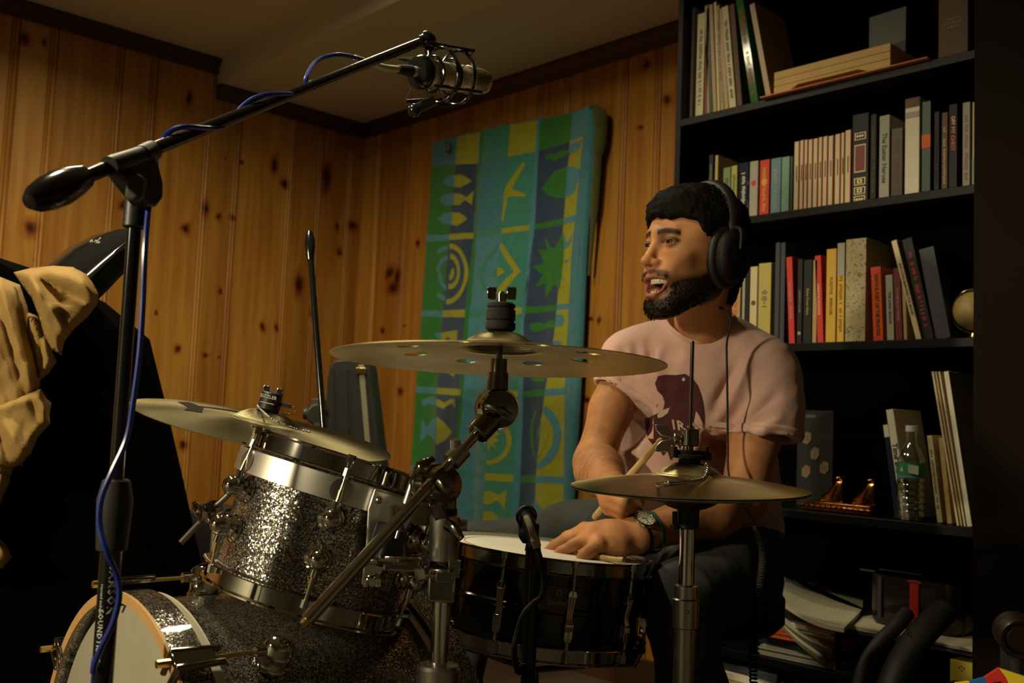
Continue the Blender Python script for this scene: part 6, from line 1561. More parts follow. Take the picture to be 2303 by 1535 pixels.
    beard = beard*sm(z+.146-.55*np.clip(.07-y, 0, .2)+.004*n2, .012)
    mixc(np.clip(beard*1.05+.10*n*(beard > .1), 0, .975), (.010, .007, .005))
    V = V + (np.array([0, 1, -.6])*np.clip(beard, 0, 1)[:, None]*(.0012+.0012*n[:, None]))*(ax < .1)[:, None]
    # brows, lashes, lips
    bw = sm(.0052-np.abs(z-.0160-.0035*np.sin((ax-.008)/.036*PI)+.006*np.clip(ax-.036, 0, 1)*10*.1), .004)*(ax > .009)*(ax < .050)*(y > .05)
    mixc(bw*(.95+.1*n), (.012, .008, .006))
    er = np.sqrt(((ax-.0315)/.0150)**2+((z+.0015)/.0068)**2)
    mixc(sm(.22-np.abs(er-1.02), .3)*(y > .075)*(z > -.003)*.9, (.03, .015, .01)); mixc(.72*np.exp(-(((ax-.030)/.017)**2+((z-.001)/.012)**2))*(y > .05), (.15, .060, .035))  # lash line, then eye-socket shade painted into the skin colour
    def dpoly(P):
        P = np.array(P); d = np.full(len(V), 1.0)
        for a, b in zip(P, P[1:]):
            ba = b-a; t = np.clip(((V-a)@ba)/(ba@ba), 0, 1); d = np.minimum(d, np.linalg.norm(V-a-t[:, None]*ba, axis=1))
        return d
    mixc(sm(.0062-np.minimum(dpoly(ml), dpoly(ll)-.0012), .002)*.75, (.30, .10, .07))
    mixc((np.exp(-((x/.024)**2+((z+.081)/.011)**2)**3)*(y < .0965)*(y > .06))*1.0, (.06, .012, .01))
    mixc(.5*sm(-.13-z, .02)*(y < .06)*.0, SK*.6)
    return (V, F, C)
hV, hF, hC = build_head()
# eyes, teeth, tongue as children
# ---- body points (picture column, row, depth)
D_ = lambda *p: A_(at(*p))
nk = D_(1598, 745, 2.03)
shR, shL = D_(1412, 806, 2.06), D_(1724, 842, 1.99)      # his right (picture left), his left
elR, wrR = D_(1335, 1040, 2.00), D_(1378, 1100, 1.83)
elL, wrL = D_(1668, 1130, 1.93), D_(1430, 1204, 1.755)
# arms: his right
arms = []
def arm_field(pts, rs, ext, extra, k=.02, h=.0032):
    P = np.array(pts); lo = P.min(0)-.075-ext; hi = P.max(0)+.075+ext
    f = Field(lo, hi, h); f.chain(pts, rs, k); extra(f); V, F = f.mesh(); return relax(V, F, 1, .4), F
def seg(a, b, t): return a+(b-a)*t
up3 = A_(UP); rt3 = A_(RT); fw3 = A_(FW)
def right_hand(f):
    # forearm bulge, fist round the stick
    f.ell(seg(elR, wrR, .28), (.040, .040, .043), .03)
    W = wrR; K = D_(1386, 1122, 1.795)                  # palm centre
    f.cone(W, K, .028, .032, .02, sq=None)
    f.ell(D_(1392, 1118, 1.79), (.033, .026, .034), .012)
    kn = [D_(1372, 1098, 1.775), D_(1366, 1115, 1.77), D_(1364, 1131, 1.772), D_(1368, 1146, 1.78)]
    mid = [D_(1412, 1108, 1.745), D_(1402, 1128, 1.742), D_(1398, 1144, 1.748), D_(1396, 1157, 1.758)]
    tip = [D_(1440, 1129, 1.760), D_(1425, 1141, 1.768), D_(1418, 1152, 1.775), D_(1413, 1162, 1.785)]
    for i, (a, b, c) in enumerate(zip(kn, mid, tip)):
        r = (.0098, .0100, .0095, .0085)[i]
        f.chain([seg(a, D_(1390, 1120, 1.80), .3), a, b, c], [r*1.15, r*1.1, r, r*.85], .006)
    f.chain([D_(1398, 1098, 1.80), D_(1418, 1096, 1.775), D_(1436, 1106, 1.765)], [.0135, .0115, .0095], .007)
aR = arm_field([shR, seg(shR, elR, .5), elR, seg(elR, wrR, .35), wrR], [.040, .042, .038, .041, .027], 0.06, right_hand)
def left_hand(f):
    f.ell(seg(elL, wrL, .25), (.044, .044, .044), .03)
    W = wrL
    f.cone(seg(W, elL, .12), W, .030, .0275, .02, sq=(up3, 1.25))
    C0 = D_(1345, 1208, 1.735)
    f.cone(W, D_(1372, 1208, 1.745), .0275, .030, .02); f.cone(D_(1372, 1213, 1.74), D_(1334, 1204, 1.735), .029, .024, .02)
    f.cone(D_(1385, 1222, 1.725), D_(1352, 1228, 1.715), .024, .020, .02)
    # fingers: index (far) to little (near)
    kn = [D_(1316, 1189, 1.775), D_(1318, 1191, 1.750), D_(1328, 1203, 1.725), D_(1344, 1222, 1.702)]
    m1 = [D_(1276, 1207, 1.79), D_(1276, 1211, 1.762), D_(1290, 1225, 1.728), D_(1326, 1240, 1.690)]
    m2 = [D_(1248, 1226, 1.80), D_(1247, 1230, 1.770), D_(1264, 1240, 1.730), D_(1315, 1248, 1.684)]
    tp = [D_(1229, 1239, 1.80), D_(1226, 1243, 1.772), D_(1249, 1250, 1.730), D_(1307, 1257, 1.680)]
    for i in range(4):
        r = (.0098, .0102, .0098, .0108)[i]
        f.chain([seg(kn[i], C0, .45), kn[i], m1[i], m2[i], tp[i]], [r*1.25, r*1.22, r*1.03, r, r*.82], .007)
    f.chain([D_(1385, 1200, 1.775), D_(1352, 1212, 1.80), D_(1328, 1228, 1.812), D_(1310, 1240, 1.812)], [.016, .0135, .0115, .0092], .010)
aL = arm_field([shL, seg(shL, elL, .5), elL, seg(elL, wrL, .35), wrL], [.045, .048, .042, .045, .029], 0.06, left_hand, h=.003)
def skin_tint(V, red_pts=(), hair=None):
    C = np.tile(SK*.97, (len(V), 1)); n = nz3(V, 120, 2)[:, None]; C = C*(1+.06*n)
    for p in red_pts:
        w = np.exp(-(np.linalg.norm(V-p, axis=1)/.013)**2)[:, None]*.55; C = C*(1-w)+np.array([.52, .15, .085])*w
    if hair is not None:
        a, b = hair; ba = b-a; t = ((V-a)@ba)/(ba@ba); w = (np.clip(1-np.abs(t-.5)*1.6, 0, 1)*(.28+.22*nz3(V, 420, 7)))[:, None]; w = np.clip(w, 0, .5); C = C*(1-w)+np.array([.06, .03, .018])*w
    return C
cR = skin_tint(aR[0], [D_(1440, 1129, 1.76)], (seg(elR, wrR, -.2), seg(elR, wrR, 1.1)))
cL = skin_tint(aL[0], [D_(1335, 1198, 1.71), D_(1228, 1244, 1.76), D_(1250, 1250, 1.72)], (seg(elL, wrL, .1), seg(elL, wrL, 1.0)))
# hidden trunk under the shirt keeps the figure one body
hipc = D_(1590, 1180, 2.20); hipR, hipL = D_(1500, 1195, 2.15), D_(1660, 1245, 2.12)
tf = Field(np.minimum.reduce([shR, shL, hipR, hipL])-.16, np.maximum.reduce([shR, shL, nk, hipR])+.16, .008)
chest = D_(1575, 890, 2.08)
tf.ell(chest, (.10, .06, .12), .05, M=np.array(Matrix((RT, FW, UP)).transposed()))
tf.cone(chest, hipc, .06, .10, .04); tf.cone(shR, shL, .040, .042, .03); tf.cone(D_(1588, 790, 2.045), chest, .050, .05, .02)
tV, tF = tf.mesh()
body = mesh_obj('person', [(h2w(hV), hF), aR, aL, (tV, tF)], [skin_m], None, [hC, cR, cL, skin_tint(tV)])
tag(body, 'drummer with dark beard in a pink t-shirt and jeans, laughing and seated behind the snare', 'person')
# ---- eyes and teeth
eye_w = mat('eye_white', (.36, .33, .27), .25); iris = mat('dark_iris', (.02, .010, .006), .15)
gz = (Vector((-.10, 1, .02))).normalized()
for s in (-1, 1):
    c = hp(s*.0315, .0805, -.001); g = (HM @ gz).normalized()
    eo_ = part(body, 'eye', eye_w, lambda b: b.sphere(c, .0122, 24)); part(eo_, 'iris', iris, lambda b: b.lathe([(.0001, .0127), (.0055, .0120), (.0078, .0103)], c, g, 20))
tooth = mat('teeth', (.66, .62, .46), .3)
def teeth(b):
    n = 72; vs = []; fs = []
    for k in range(n+1):
        x = -.0265+.053*k/n; y = .0962-.0165*(x/.022)**2; ph = (x/.0058+.5) % 1; gro = .0007*math.exp(-(min(ph, 1-ph)/.10)**2)
        h_ = (.0125-.0035*(abs(x)/.0265)**2)-.0012*math.exp(-(min(ph, 1-ph)/.14)**2)
        for (yy, zz_) in ((y-.004, -.0675), (y-gro, -.0680), (y+.0004-gro, -.0735), (y-.0004-gro, -.0680-h_+.001), (y-.0016, -.0680-h_), (y-.004, -.0680-h_)): vs.append(hp(x, yy, zz_))
    for k in range(n):
        for j in range(5): a = k*6+j; fs.append((a, a+1, a+7, a+6))
    b.add(vs, fs)
part(body, 'upper_teeth', tooth, teeth)
def teeth2(b):
    for k in range(-2, 3): b.sphere(hp(k*.0045, .0925-.010*(k*.0045/.014)**2, -.0945), 1, 8, (.0022, .0024, .0036), HM)
part(body, 'lower_teeth', tooth, teeth2)
part(body, 'tongue', mat('tongue', (.30, .06, .045), .4), lambda b: b.sphere(hp(0, .078, -.0915), 1, 14, (.016, .018, .005), HM))
# ---- hair
def build_hair():
    f = Field((-.11, -.135, -.10), (.11, .135, .145), .0026)
    f.ell((0, -.012, .041), (.0875, .1080, .0900), .01)
    f.ell((0, .045, .072), (.062, .056, .036), .03)
    for s in (-1, 1): f.cone((s*.064, .042, .035), (s*.064, .032, -.030), .012, .008, .02)
    f.cone((0, -.07, -.01), (0, -.062, -.075), .055, .040, .04)
    # open the face below the hairline
    f.op((0, .12, -.03), (.09, .09, .11), lambda x, y, z: np.maximum(np.maximum(z-(.044+.004*np.sin(x*75+.6)+.0015*np.sin(x*260)-6.0*np.clip(np.abs(x)-.048, 0, 1)**1.0*.10), .052-y), np.abs(x)-.075+0*y), .012, 'sub')
    f.op((0, .05, -.02), (.12, .06, .12), lambda x, y, z: np.maximum(np.maximum(z-.000+0*x, .040-y+.35*z), np.abs(x)-.2), .008, 'sub')
    f.op((0, .0, -.08), (.12, .13, .06), lambda x, y, z: np.maximum(z+.028+0*x, -.045-y), .008, 'sub')
    V, F = f.mesh(); V = relax(V, F, 1, .4)
    n = np.linalg.norm(V-np.array([0, -.01, .03]), axis=1)[:, None]; d = (V-np.array([0, -.01, .03]))/n
    V = V + d*(.0012*nz3(V, 400, 5)+.0010*nz3(V, 800, 6)+.0042*nz3(V, 80, 9)+.0018*nz3(V, 190, 10))[:, None]
    return V, F
hrV, hrF = build_hair()
hair_m = mat('black_brown_hair', (.0045, .0038, .003), .75, spec=.12, bump=1.0, bscale=500)
mesh_obj('hair', [(h2w(hrV), hrF)], [hair_m], body)
def tufts(b):
    rnd = random.Random(5)
    for k in range(1700):
        a = rnd.uniform(-1.75, 1.75); z0 = rnd.uniform(.02, .125)
        r = math.sqrt(max(.0, 1-((z0-.04)/.089)**2)); p = Vector((math.sin(a)*.086*r, -.012+math.cos(a)*.107*r, z0))
        if p.y > .005 and z0 < .060: continue
        nrm = Vector((p.x/.0074, (p.y+.012)/.0112, (p.z-.04)/.0078)).normalized()
        t = Vector((rnd.uniform(-1, 1), rnd.uniform(-.4, 1), rnd.uniform(-.9, .5))); t = (t-nrm*t.dot(nrm)).normalized()
        L = rnd.uniform(.009, .022); q0 = p-nrm*.003; q1 = p+t*L*.5+nrm*.004; q2 = p+t*L+nrm*rnd.uniform(-.002, .004)
        b.tube([hp(*q0), hp(*q1), hp(*q2)], [.0009, .0008, .0002], 3)
part(body, 'hair_tufts', hair_m, tufts)
def beardh(b):
    rnd = random.Random(8); n_ = 0
    idx = np.where((hC[:, 0] < .08) & (hV[:, 2] < -.03) & (hV[:, 1] > .0))[0]; rnd.shuffle(idx := list(idx))
    for i in idx[:1100]:
        p = Vector(hV[i]); nrm = Vector((p.x*1.2, p.y-.01, (p.z+.07)*.6)).normalized()
        if abs(p.x) < .025 and -.105 < p.z < -.068: continue
        t = Vector((rnd.uniform(-.3, .3), .1, -1)); L = rnd.uniform(.003, .006)
        b.tube([hp(*(p-nrm*.0005)), hp(*(p+nrm*.0018+t*L*.5)), hp(*(p+nrm*.0014+t*L))], [.0006, .0005, .0002], 3)
part(body, 'beard_hairs', hair_m, beardh)
# ---- t-shirt
shirt_f = Field(np.minimum.reduce([shR, shL, hipR, elR])-.14, np.maximum.reduce([shR, shL, nk, hipL])+.17, .005)
Mb = np.array(Matrix((RT, FW, UP)).transposed())
shirt_f.ell(D_(1572, 880, 2.055), (.150, .098, .150), .05, M=Mb); shirt_f.cone(D_(1574, 830, 2.035), D_(1580, 770, 2.035), .085, .066, .04)
shirt_f.cone(D_(1470, 850, 2.05), D_(1490, 1050, 2.06), .080, .082, .06); shirt_f.cone(D_(1650, 860, 2.03), D_(1640, 1100, 2.08), .090, .095, .06)
shirt_f.cone(D_(1560, 960, 2.04), D_(1570, 1110, 2.08), .10, .11, .05)
shirt_f.cone(D_(1640, 1080, 2.10), D_(1668, 1190, 2.14), .085, .090, .05); shirt_f.cone(D_(1500, 1030, 2.08), D_(1530, 1115, 2.08), .065, .050, .05)
shirt_f.chain([seg(shR, nk, .62), seg(shR, nk, .2), shR], [.058, .052, .050], .03); shirt_f.chain([seg(shL, nk, .62), seg(shL, nk, .2), shL], [.060, .058, .058], .03)
slR, slL = D_(1384, 868, 2.035), D_(1722, 966, 1.955)
shirt_f.cone(shR, D_(1378, 905, 2.03), .050, .053, .03); shirt_f.cone(shL, D_(1722, 1010, 1.945), .060, .074, .03)
shirt_f.cone(seg(shL, nk, .1), D_(1732, 910, 1.98), .056, .064, .03)
# neck opening
nkd = A_(fz)*1.0
shirt_f.cone(D_(1573, 716, 2.015), D_(1580, 560, 1.95), .066, .085, .004, 'sub')
# sleeve ends: cut by a plane across the arm, then hollow
def sleeve_cut(f, c, n, R):
    c = np.array(c, float); n = np.array(n, float); n = n/np.linalg.norm(n)
    f.op(c+n*.05, .11, lambda x, y, z: np.maximum(-((x-c[0])*n[0]+(y-c[1])*n[1]+(z-c[2])*n[2]), np.sqrt((x-c[0]-n[0]*.03)**2+(y-c[1]-n[1]*.03)**2+(z-c[2]-n[2]*.03)**2)-R), .003, 'sub')
dR = D_(1352, 885, 2.02)-shR; dR = np.array(elR)-shR; dL = elL-shL
cR_ = D_(1381, 884, 2.03); nR_ = dR/np.linalg.norm(dR)+rt3*-.30-up3*.0; cL_ = D_(1716, 985, 1.95); nL_ = dL/np.linalg.norm(dL)+rt3*.12
sleeve_cut(shirt_f, cR_, nR_, .105); sleeve_cut(shirt_f, cL_, nL_, .125)
nRu = nR_/np.linalg.norm(nR_); nLu = nL_/np.linalg.norm(nL_)
shirt_f.cone(cR_-nRu*.012, cR_+nRu*.05, .042, .048, .004, 'sub'); shirt_f.cone(cL_-nLu*.012, cL_+nLu*.05, .051, .060, .004, 'sub')
sV, sF = shirt_f.mesh(); sV = relax(sV, sF, 2, .5)
# folds: ridges running towards the armpits, the shoulder and across the waist
def folds(V):
    q = V-HOn; a = q@rt3; u = q@up3; d = np.zeros(len(V))
    def ridge(p, q_, w, h, wav=1):
        P = np.array(p, float); Q = np.array(q_, float); ba = Q-P; L2 = ba@ba
        t = np.clip(((V-P)@ba)/L2, 0, 1); D = V-P-t[:, None]*ba; r = np.linalg.norm(D, axis=1)
        return h*np.exp(-(r/w)**2)*np.sin(PI*np.clip(t*.9+.05, 0, 1))
    R = [((1660,820),(1600,935),-.012,.010,1.93),((1700,870),(1610,990),-.013,.010,1.93),((1760,880),(1650,975),-.013,.009,1.90),((1770,930),(1660,1000),.008,.010,1.89),((1690,800),(1640,900),.008,.010,1.93),((1740,905),(1655,985),.008,.008,1.90),
         ((1425,740),(1440,900),-.012,.009,1.99),((1450,730),(1475,880),-.011,.010,1.98),((1478,735),(1455,830),-.012,.008,1.97),((1395,770),(1420,870),-.010,.009,2.0),((1410,800),(1380,870),.007,.008,2.0),((1465,760),(1490,900),.006,.010,1.97),
         ((1430,900),(1480,1000),-.008,.012,1.98),((1620,1000),(1500,1060),-.008,.010,1.95),((1630,940),(1560,1050),.007,.012,1.95),((1650,760),(1610,850),-.007,.012,1.96),((1590,790),(1600,900),.004,.02,1.96),((1540,790),(1520,900),.004,.02,1.96),
         ((1620,1090),(1700,1200),-.010,.012,2.02),((1690,1120),(1710,1220),-.010,.010,2.04)]
    for (a_, b_, h, w, dp) in R: d += ridge(D_(a_[0], a_[1], dp), D_(b_[0], b_[1], dp), w*1.2, h*1.35)
    d += .0016*nz3(V, 60, 3)+.0007*nz3(V, 160, 8)
    return d
def normals(V, F):
    n = np.cross(V[F[:, 2]]-V[F[:, 0]], V[F[:, 3]]-V[F[:, 1]]); N_ = np.zeros_like(V)
    for k in range(4): np.add.at(N_, F[:, k], n)
    return N_/(np.linalg.norm(N_, axis=1)[:, None]+1e-12)
nn_ = normals(sV, sF)
if ((sV-sV.mean(0))*nn_).sum() < 0: nn_ = -nn_
sV = sV + nn_*folds(sV)[:, None]
def cloth(name, rgb, bs=900, vary=.08, seam=None):
    return mat(name, rgb, .9, spec=.1, bump=.5, bscale=bs, vary=vary, vscale=12, sheen=.25)
pink = cloth('faded_pink_jersey', (.70, .44, .385))
shirt = mesh_obj('t_shirt', [(sV, sF)], [pink], body)
# collar and sleeve hems: slightly raised bands that follow the openings
bvh = BVHTree.FromPolygons([tuple(v) for v in sV], [tuple(int(i) for i in f) for f in sF])
def hemband(c, n, R, name, inward=.008, ratio=1.0, w=.006):
    c = Vector(c); n = Vector(n).normalized(); m = frame(n); pts = []
    for k in range(56):
        a = 2*PI*k/56; d = m @ Vector((math.cos(a), math.sin(a), 0)); h = bvh.ray_cast(c-n*inward+d*.14, -d, .16)
        if h[0] is not None: pts.append(h[0])
    if len(pts) > 20: part(shirt_p, name, pink, lambda b: b.tube(pts, w, 8, closed=True, flat=.45))
shirt_p = shirt
hemband(cR_, nR_, .05, 'sleeve_hem', .012, w=.005); hemband(cL_, nL_, .06, 'sleeve_hem', .012, w=.0055)
cn = Vector(D_(1573, 716, 2.015)); cax = (Vector(D_(1580, 560, 1.95))-cn).normalized(); mm = frame(cax); pts = []
for k in range(64):
    a = 2*PI*k/64; d = mm @ Vector((math.cos(a), math.sin(a), 0)); best = None
    o = cn + cax*.2 + d*.0690; h = bvh.ray_cast(o, -cax, .35)
    if h[0] is not None: pts.append(h[0]+h[1]*.0005)
part(shirt, 'collar', cloth('pink_rib_knit', (.66, .40, .35)), lambda b: b.tube(pts, .0065, 8, closed=True, flat=.6))
# ---- shirt print
def project(poly_px, off, step=7, c=0, mb=None):
    vs, fs = refine(poly_px, step); out = []; ok = True
    for x, y in vs:
        r = ray(x, y).normalized(); h = bvh.ray_cast(CAM, r)
        out.append(h[0]-r*off if h[0] is not None and 1.6 < (h[0]-CAM).length < 2.4 else None)
    if any(o is None for o in out):
        keep = [f for f in fs if all(out[i] is not None for i in f)]; out = [o or Vector() for o in out]; fs = keep
    mb.cur = c; mb.add(out, fs)
maroon = mat('maroon_print', (.075, .012, .022), .8, vary=.5, vscale=25); creamp = mat('cream_print', (.56, .46, .33), .85)
bear = [(1480,845),(1498,842),(1520,843),(1541,840),(1556,850),(1568,866),(1577,890),(1582,920),(1584,960),(1573,935),(1563,920),(1558,950),(1565,985),(1545,1005),(1545,1020),(1520,1012),(1508,1035),(1500,1012),(1490,1024),(1484,1010),(1470,1002),(1456,985),(1451,955),(1450,942),(1466,935),(1476,930),(1490,925),(1495,905),(1490,890),(1478,878),(1473,862)]
def prt(b):
    project(bear, .0025, c=0, mb=b)
    project([(1478,932),(1492,921),(1506,916),(1502,928),(1490,937),(1480,940)], .0033, c=1, mb=b)
    project([(1534,851),(1538,848),(1541,852),(1539,857),(1534,856)], .0033, 20, c=1, mb=b)
    for body_, x0, y0, sz, ang in (('IRON', 1556, 962, 31, -9), ('AND', 1560, 989, 25, -9), ('WINE', 1548, 1014, 26, -9)):
        vs, fs = text_mesh(body_, sz, font_bold=True, spacing=1.15, res=1); a = R_(ang); out = []
        for v in vs:
            x = x0+v.x*1.1*math.cos(a)+v.y*math.sin(a)*1; y = y0-(v.x*1.1*math.sin(a))*1-v.y*math.cos(a)
            r = ray(x, y).normalized(); h = bvh.ray_cast(CAM, r); out.append((h[0]-r*.0042) if h[0] is not None else None)
        fs = [f for f in fs if all(out[i] is not None for i in f)]; out = [o or Vector() for o in out]
        b.cur = 1; b.add(out, fs)
part(shirt, 'shirt_print', [maroon, creamp], prt, smooth=False, label='maroon bear print with cream lettering')
# ---- jeans
jf = Field(np.minimum.reduce([hipR, D_(1075, 1235, 2.05), D_(1520, 1340, 1.66), D_(1500, 1700, 1.75), D_(1070, 1700, 2.0)])-.14, np.maximum.reduce([hipR, hipL, D_(1075, 1235, 2.05), D_(1520, 1340, 1.7), hipc])+.16, .0065)
kR, kL = D_(1072, 1246, 2.06), D_(1530, 1350, 1.74)
footR = Vector((onZ(1060, 1650, .09).x, 0, 0)); fR = np.array([kR[0]-.02, kR[1]-.06, .09]); fL = np.array([kL[0]+.05, kL[1]+.06, .09])
jf.cone(hipc, seg(hipR, hipL, .5), .13, .12, .05)
jf.chain([hipR, seg(hipR, kR, .5), kR], [.095, .078, .062], .05); jf.chain([hipL, seg(hipL, kL, .5), kL], [.105, .090, .064], .05)
jf.chain([kR, fR], [.060, .045], .03); jf.chain([kL, seg(kL, fL, .35), fL], [.063, .058, .046], .03)
jV, jF = jf.mesh(); jV = relax(jV, jF, 2, .5); jn = normals(jV, jF)
if ((jV-jV.mean(0))*jn).sum() < 0: jn = -jn
jV = jV + jn*(.0030*nz3(jV, 38, 11)+.0012*nz3(jV, 120, 12))[:, None]
denim = mat('faded_denim', (.060, .066, .066), .85, spec=.15, bump=.6, bscale=1100, vary=.45, vscale=7)
mesh_obj('jeans', [(jV, jF)], [denim], body)
shoe_m = mat('dark_shoe', (.02, .02, .02), .6)
for q, fd in ((fR, Vector((-.55, -.8, 0))), (fL, Vector((-.2, -.95, 0)))):
    def shf(b):
        d = fd.normalized(); s_ = Vector((-d.y, d.x, 0)); o = Vector((q[0], q[1], .002))
        vs = []; fs = []; n = 10
        for k in range(n+1):
            u = k/n; c = o+d*(-.07+.27*u); w = .036+.010*math.sin(PI*u)-(.02*u**5); hh = .09-.055*min(1, max(0, (u-.3)/.5))
            for j in range(8): a = PI*j/7; vs.append(c+s_*(w*math.cos(a))+Z*(hh*math.sin(a)**.7))
        for k in range(n):
            for j in range(7): a = k*8+j; fs.append((a, a+1, a+9, a+8))
            fs.append((k*8+7, k*8, k*8+8, k*8+15))
        fs.append(tuple(range(8))); fs.append(tuple(n*8+j for j in range(7, -1, -1))); b.add(vs, fs)
    part(body, 'shoe', shoe_m, shf, sub=1)
# ---- throne
sc0 = Vector((hipc[0], hipc[1], 0)); sz = float(hipc[2])-.128
st = thing('drum_throne', 'round black drum stool the drummer sits on', 'stool', sc0)
part(st, 'seat', blk_rubber, lambda b: b.lathe([(.0001, sz-.09), (.15, sz-.09), (.17, sz-.07), (.17, sz-.02), (.155, sz), (.0001, sz+.004)], sc0, Z, 48))
part(st, 'post', chrome_d, lambda b: b.cyl(sc0+Z*.10, sc0+Z*(sz-.09), .014, seg=18))
for k in range(3):
    a = R_(20+120*k); d = Vector((math.cos(a), math.sin(a), 0)); part(st, 'leg', chrome_d, lambda b: b.tube([sc0+Z*.25+d*.01, sc0+d*.18+Z*.08, sc0+d*.24+Z*.012], .009, 8))
# ---- headphones
hpn = thing('headphones', 'black over-ear headphones on the head of the drummer', 'headphones', hp(0, 0, .11))
rub = mat('headphone_black', (.003, .003, .003), .6, spec=.25); pad = mat('headphone_leather', (.005, .0048, .0045), .55, bump=.4, bscale=90)
bandp = [hp(.0915*math.cos(a), -.012-.010*math.sin(a), .012+.122*math.sin(a)**.9 if math.sin(a) > 0 else .012) for a in [PI*k/24 for k in range(25)]]
part(hpn, 'headband', pad, lambda b: b.tube(bandp, [.008]*3+[.0095]*19+[.008]*3, 12, flat=1.5))
part(hpn, 'band_wire', chrome_d, lambda b: b.tube([q+HM@Vector((math.copysign(.008, i-12)*-1, .016, -.002)) for i, q in enumerate(bandp[1:9])], .0018, 6))
for s in (-1, 1):
    c = hp(s*.087, -.010, -.020); ax_ = (HM @ Vector((s, .02, -.05))).normalized(); m = frame(ax_, fz)
    def cup(b):
        prof = [(.0001, .030), (.026, .029), (.037, .023), (.042, .012), (.043, .0), (.040, -.002)]
        vs = []; fs = []; n = 36
        for r, z in prof:
            for k in range(n): a = 2*PI*k/n; vs.append(c+m@Vector((r*1.20*math.cos(a), r*.82*math.sin(a), z*.85)))
        for i in range(len(prof)-1):
            for k in range(n): k2 = (k+1) % n; fs.append((i*n+k, (i+1)*n+k, (i+1)*n+k2, i*n+k2))
        fs.append(tuple((len(prof)-1)*n+k for k in range(n))); b.add(vs, fs)
    part(hpn, 'ear_cup', rub, cup)
    def cush(b):
        n = 40; pts = [c+m@Vector((.042*1.18*math.cos(2*PI*k/n), .042*.80*math.sin(2*PI*k/n), -.008)) for k in range(n)]
        b.tube(pts, .0115, 12, closed=True)
    part(hpn, 'ear_cushion', pad, cush)
    part(hpn, 'yoke', rub, lambda b: b.tube(bez([hp(s*.092, -.012, .035), hp(s*.118, -.010, .025), hp(s*.121, -.010, -.010)], 6), .0045, 8, flat=1.6))
cabp = bez([hp(.10, -.004, -.062), at(1632, 700, 1.90), at(1634, 780, 1.885), at(1636, 900, 1.885), at(1637, 1000, 1.885), at(1640, 1070, 1.85), at(1668, 1130, 1.84), at(1700, 1180, 1.86)], 10)
hcb = thing('headphone_cable', 'thin black headphone cable hanging over the pink shirt', 'cable', at(1634, 780, 1.885))
def hcab(b):
    b.tube(cabp, .0022, 6)
    a, pth = 0, bez([at(1700, 1180, 1.86), at(1716, 1240, 1.84), at(1712, 1300, 1.83), at(1700, 1380, 1.84), at(1694, 1450, 1.85), at(1695, 1560, 1.86)], 10); out = []
    L = len(pth)-1; n = 1500
    for k in range(n):
        t = k/(n-1)*L; i = min(L-1, int(t)); p = pth[i].lerp(pth[i+1], t-i); a = 2*PI*k/22
        out.append(p+RT*(.0065*math.cos(a))+FW*(.0065*math.sin(a)))
    b.tube(out, .0019, 5)
part(hcb, 'cord', blk_rubber, hcab)
# ---- drumsticks, watch, wristband
stk = thing('drumstick', 'pale wooden drumstick laid across the snare under the flat hand', 'drumstick', at(1100, 1228, 1.80))
s0, s1 = at(1393, 1259, 1.66), at(1200, 1240, 1.80); s2 = at(1000, 1216, 1.97)
s0 = at(1399, 1259, 1.655); s2 = at(985, 1213, 1.99); sdv_ = (s2-s0).normalized()
def stickf(b):
    L = (s2-s0).length
    b.lathe([(.0001, -.004), (.0040, -.003), (.0055, .002), (.0048, .008), (.0042, .013), (.0062, .06), (.0074, .13), (.0075, L-.004), (.006, L), (.0001, L+.001)], s0, s2-s0, 20)
sk_ = part(stk, 'shaft', stick_wood, stickf)
s1 = line(s0, s2, .70)
upn = (UP-sdv_*UP.dot(sdv_)).normalized(); nrm_ = (-FW-sdv_*(-FW.dot(sdv_))-upn*(-FW.dot(upn))).normalized()
part(sk_, 'stamp', mat('black_stamp', (.05, .035, .02), .8), lambda b: [b.box(line(s0, s2, .62+.008*k)+nrm_*.0074-upn*.001, (.0022, .0008, .0035), Matrix((sdv_, nrm_, upn)).transposed()) for k in range(12) if k not in (3, 7)], smooth=False)
st2 = thing('drumstick', 'wooden drumstick raised in the fist in front of the pink shirt', 'drumstick', at(1400, 1090, 1.77))
part(st2, 'shaft', stick_wood, lambda b: b.lathe([(.0001, 0), (.0065, .002), (.0073, .01), (.0073, .22), (.0058, .30), (.0040, .345), (.0052, .353), (.0045, .36), (.0001, .363)], at(1338, 1163, 1.92), at(1497, 976, 1.60)-at(1338, 1163, 1.92), 18))
wa = (wrL-elL); wa = Vector(wa/np.linalg.norm(wa)); wc_ = Vector(wrL)-wa*.006
wn = (-FW*.62+UP*.78+RT*.05); wn = (wn-wa*wn.dot(wa)).normalized(); wq = wa.cross(wn)
wt_ = thing('wrist_watch', 'silver wrist watch with white dial on the left wrist', 'watch', wc_)
fc_ = wc_+wn*.0345
part(wt_, 'case', chrome, lambda b: b.lathe([(.013, -.004), (.0190, -.003), (.0200, .001), (.0195, .004), (.0170, .0055), (.0165, .0035), (.0001, .0035)], fc_, wn, 40))
dialm = mat('white_dial', (.62, .60, .50), .4)
def dial(b):
    b.cur = 0; b.cyl(fc_+wn*.0033, fc_+wn*.0043, .0158, seg=40); b.cur = 1
    for k in range(12):
        a = 2*PI*k/12; p = fc_+wn*.0046+(wa*math.cos(a)+wq*math.sin(a))*.0125; b.box(p, (.0014, .0022, .0004), frame(wn, wa*math.cos(a)+wq*math.sin(a)))
    for a, L in ((.2, .008), (-1.35, .011)):
        d = wa*math.cos(a)+wq*math.sin(a); b.box(fc_+wn*.0048+d*L*.5, (L, .0010, .0004), frame(wn, d))
part(wt_, 'dial', [dialm, cmat('black')], dial, smooth=False)
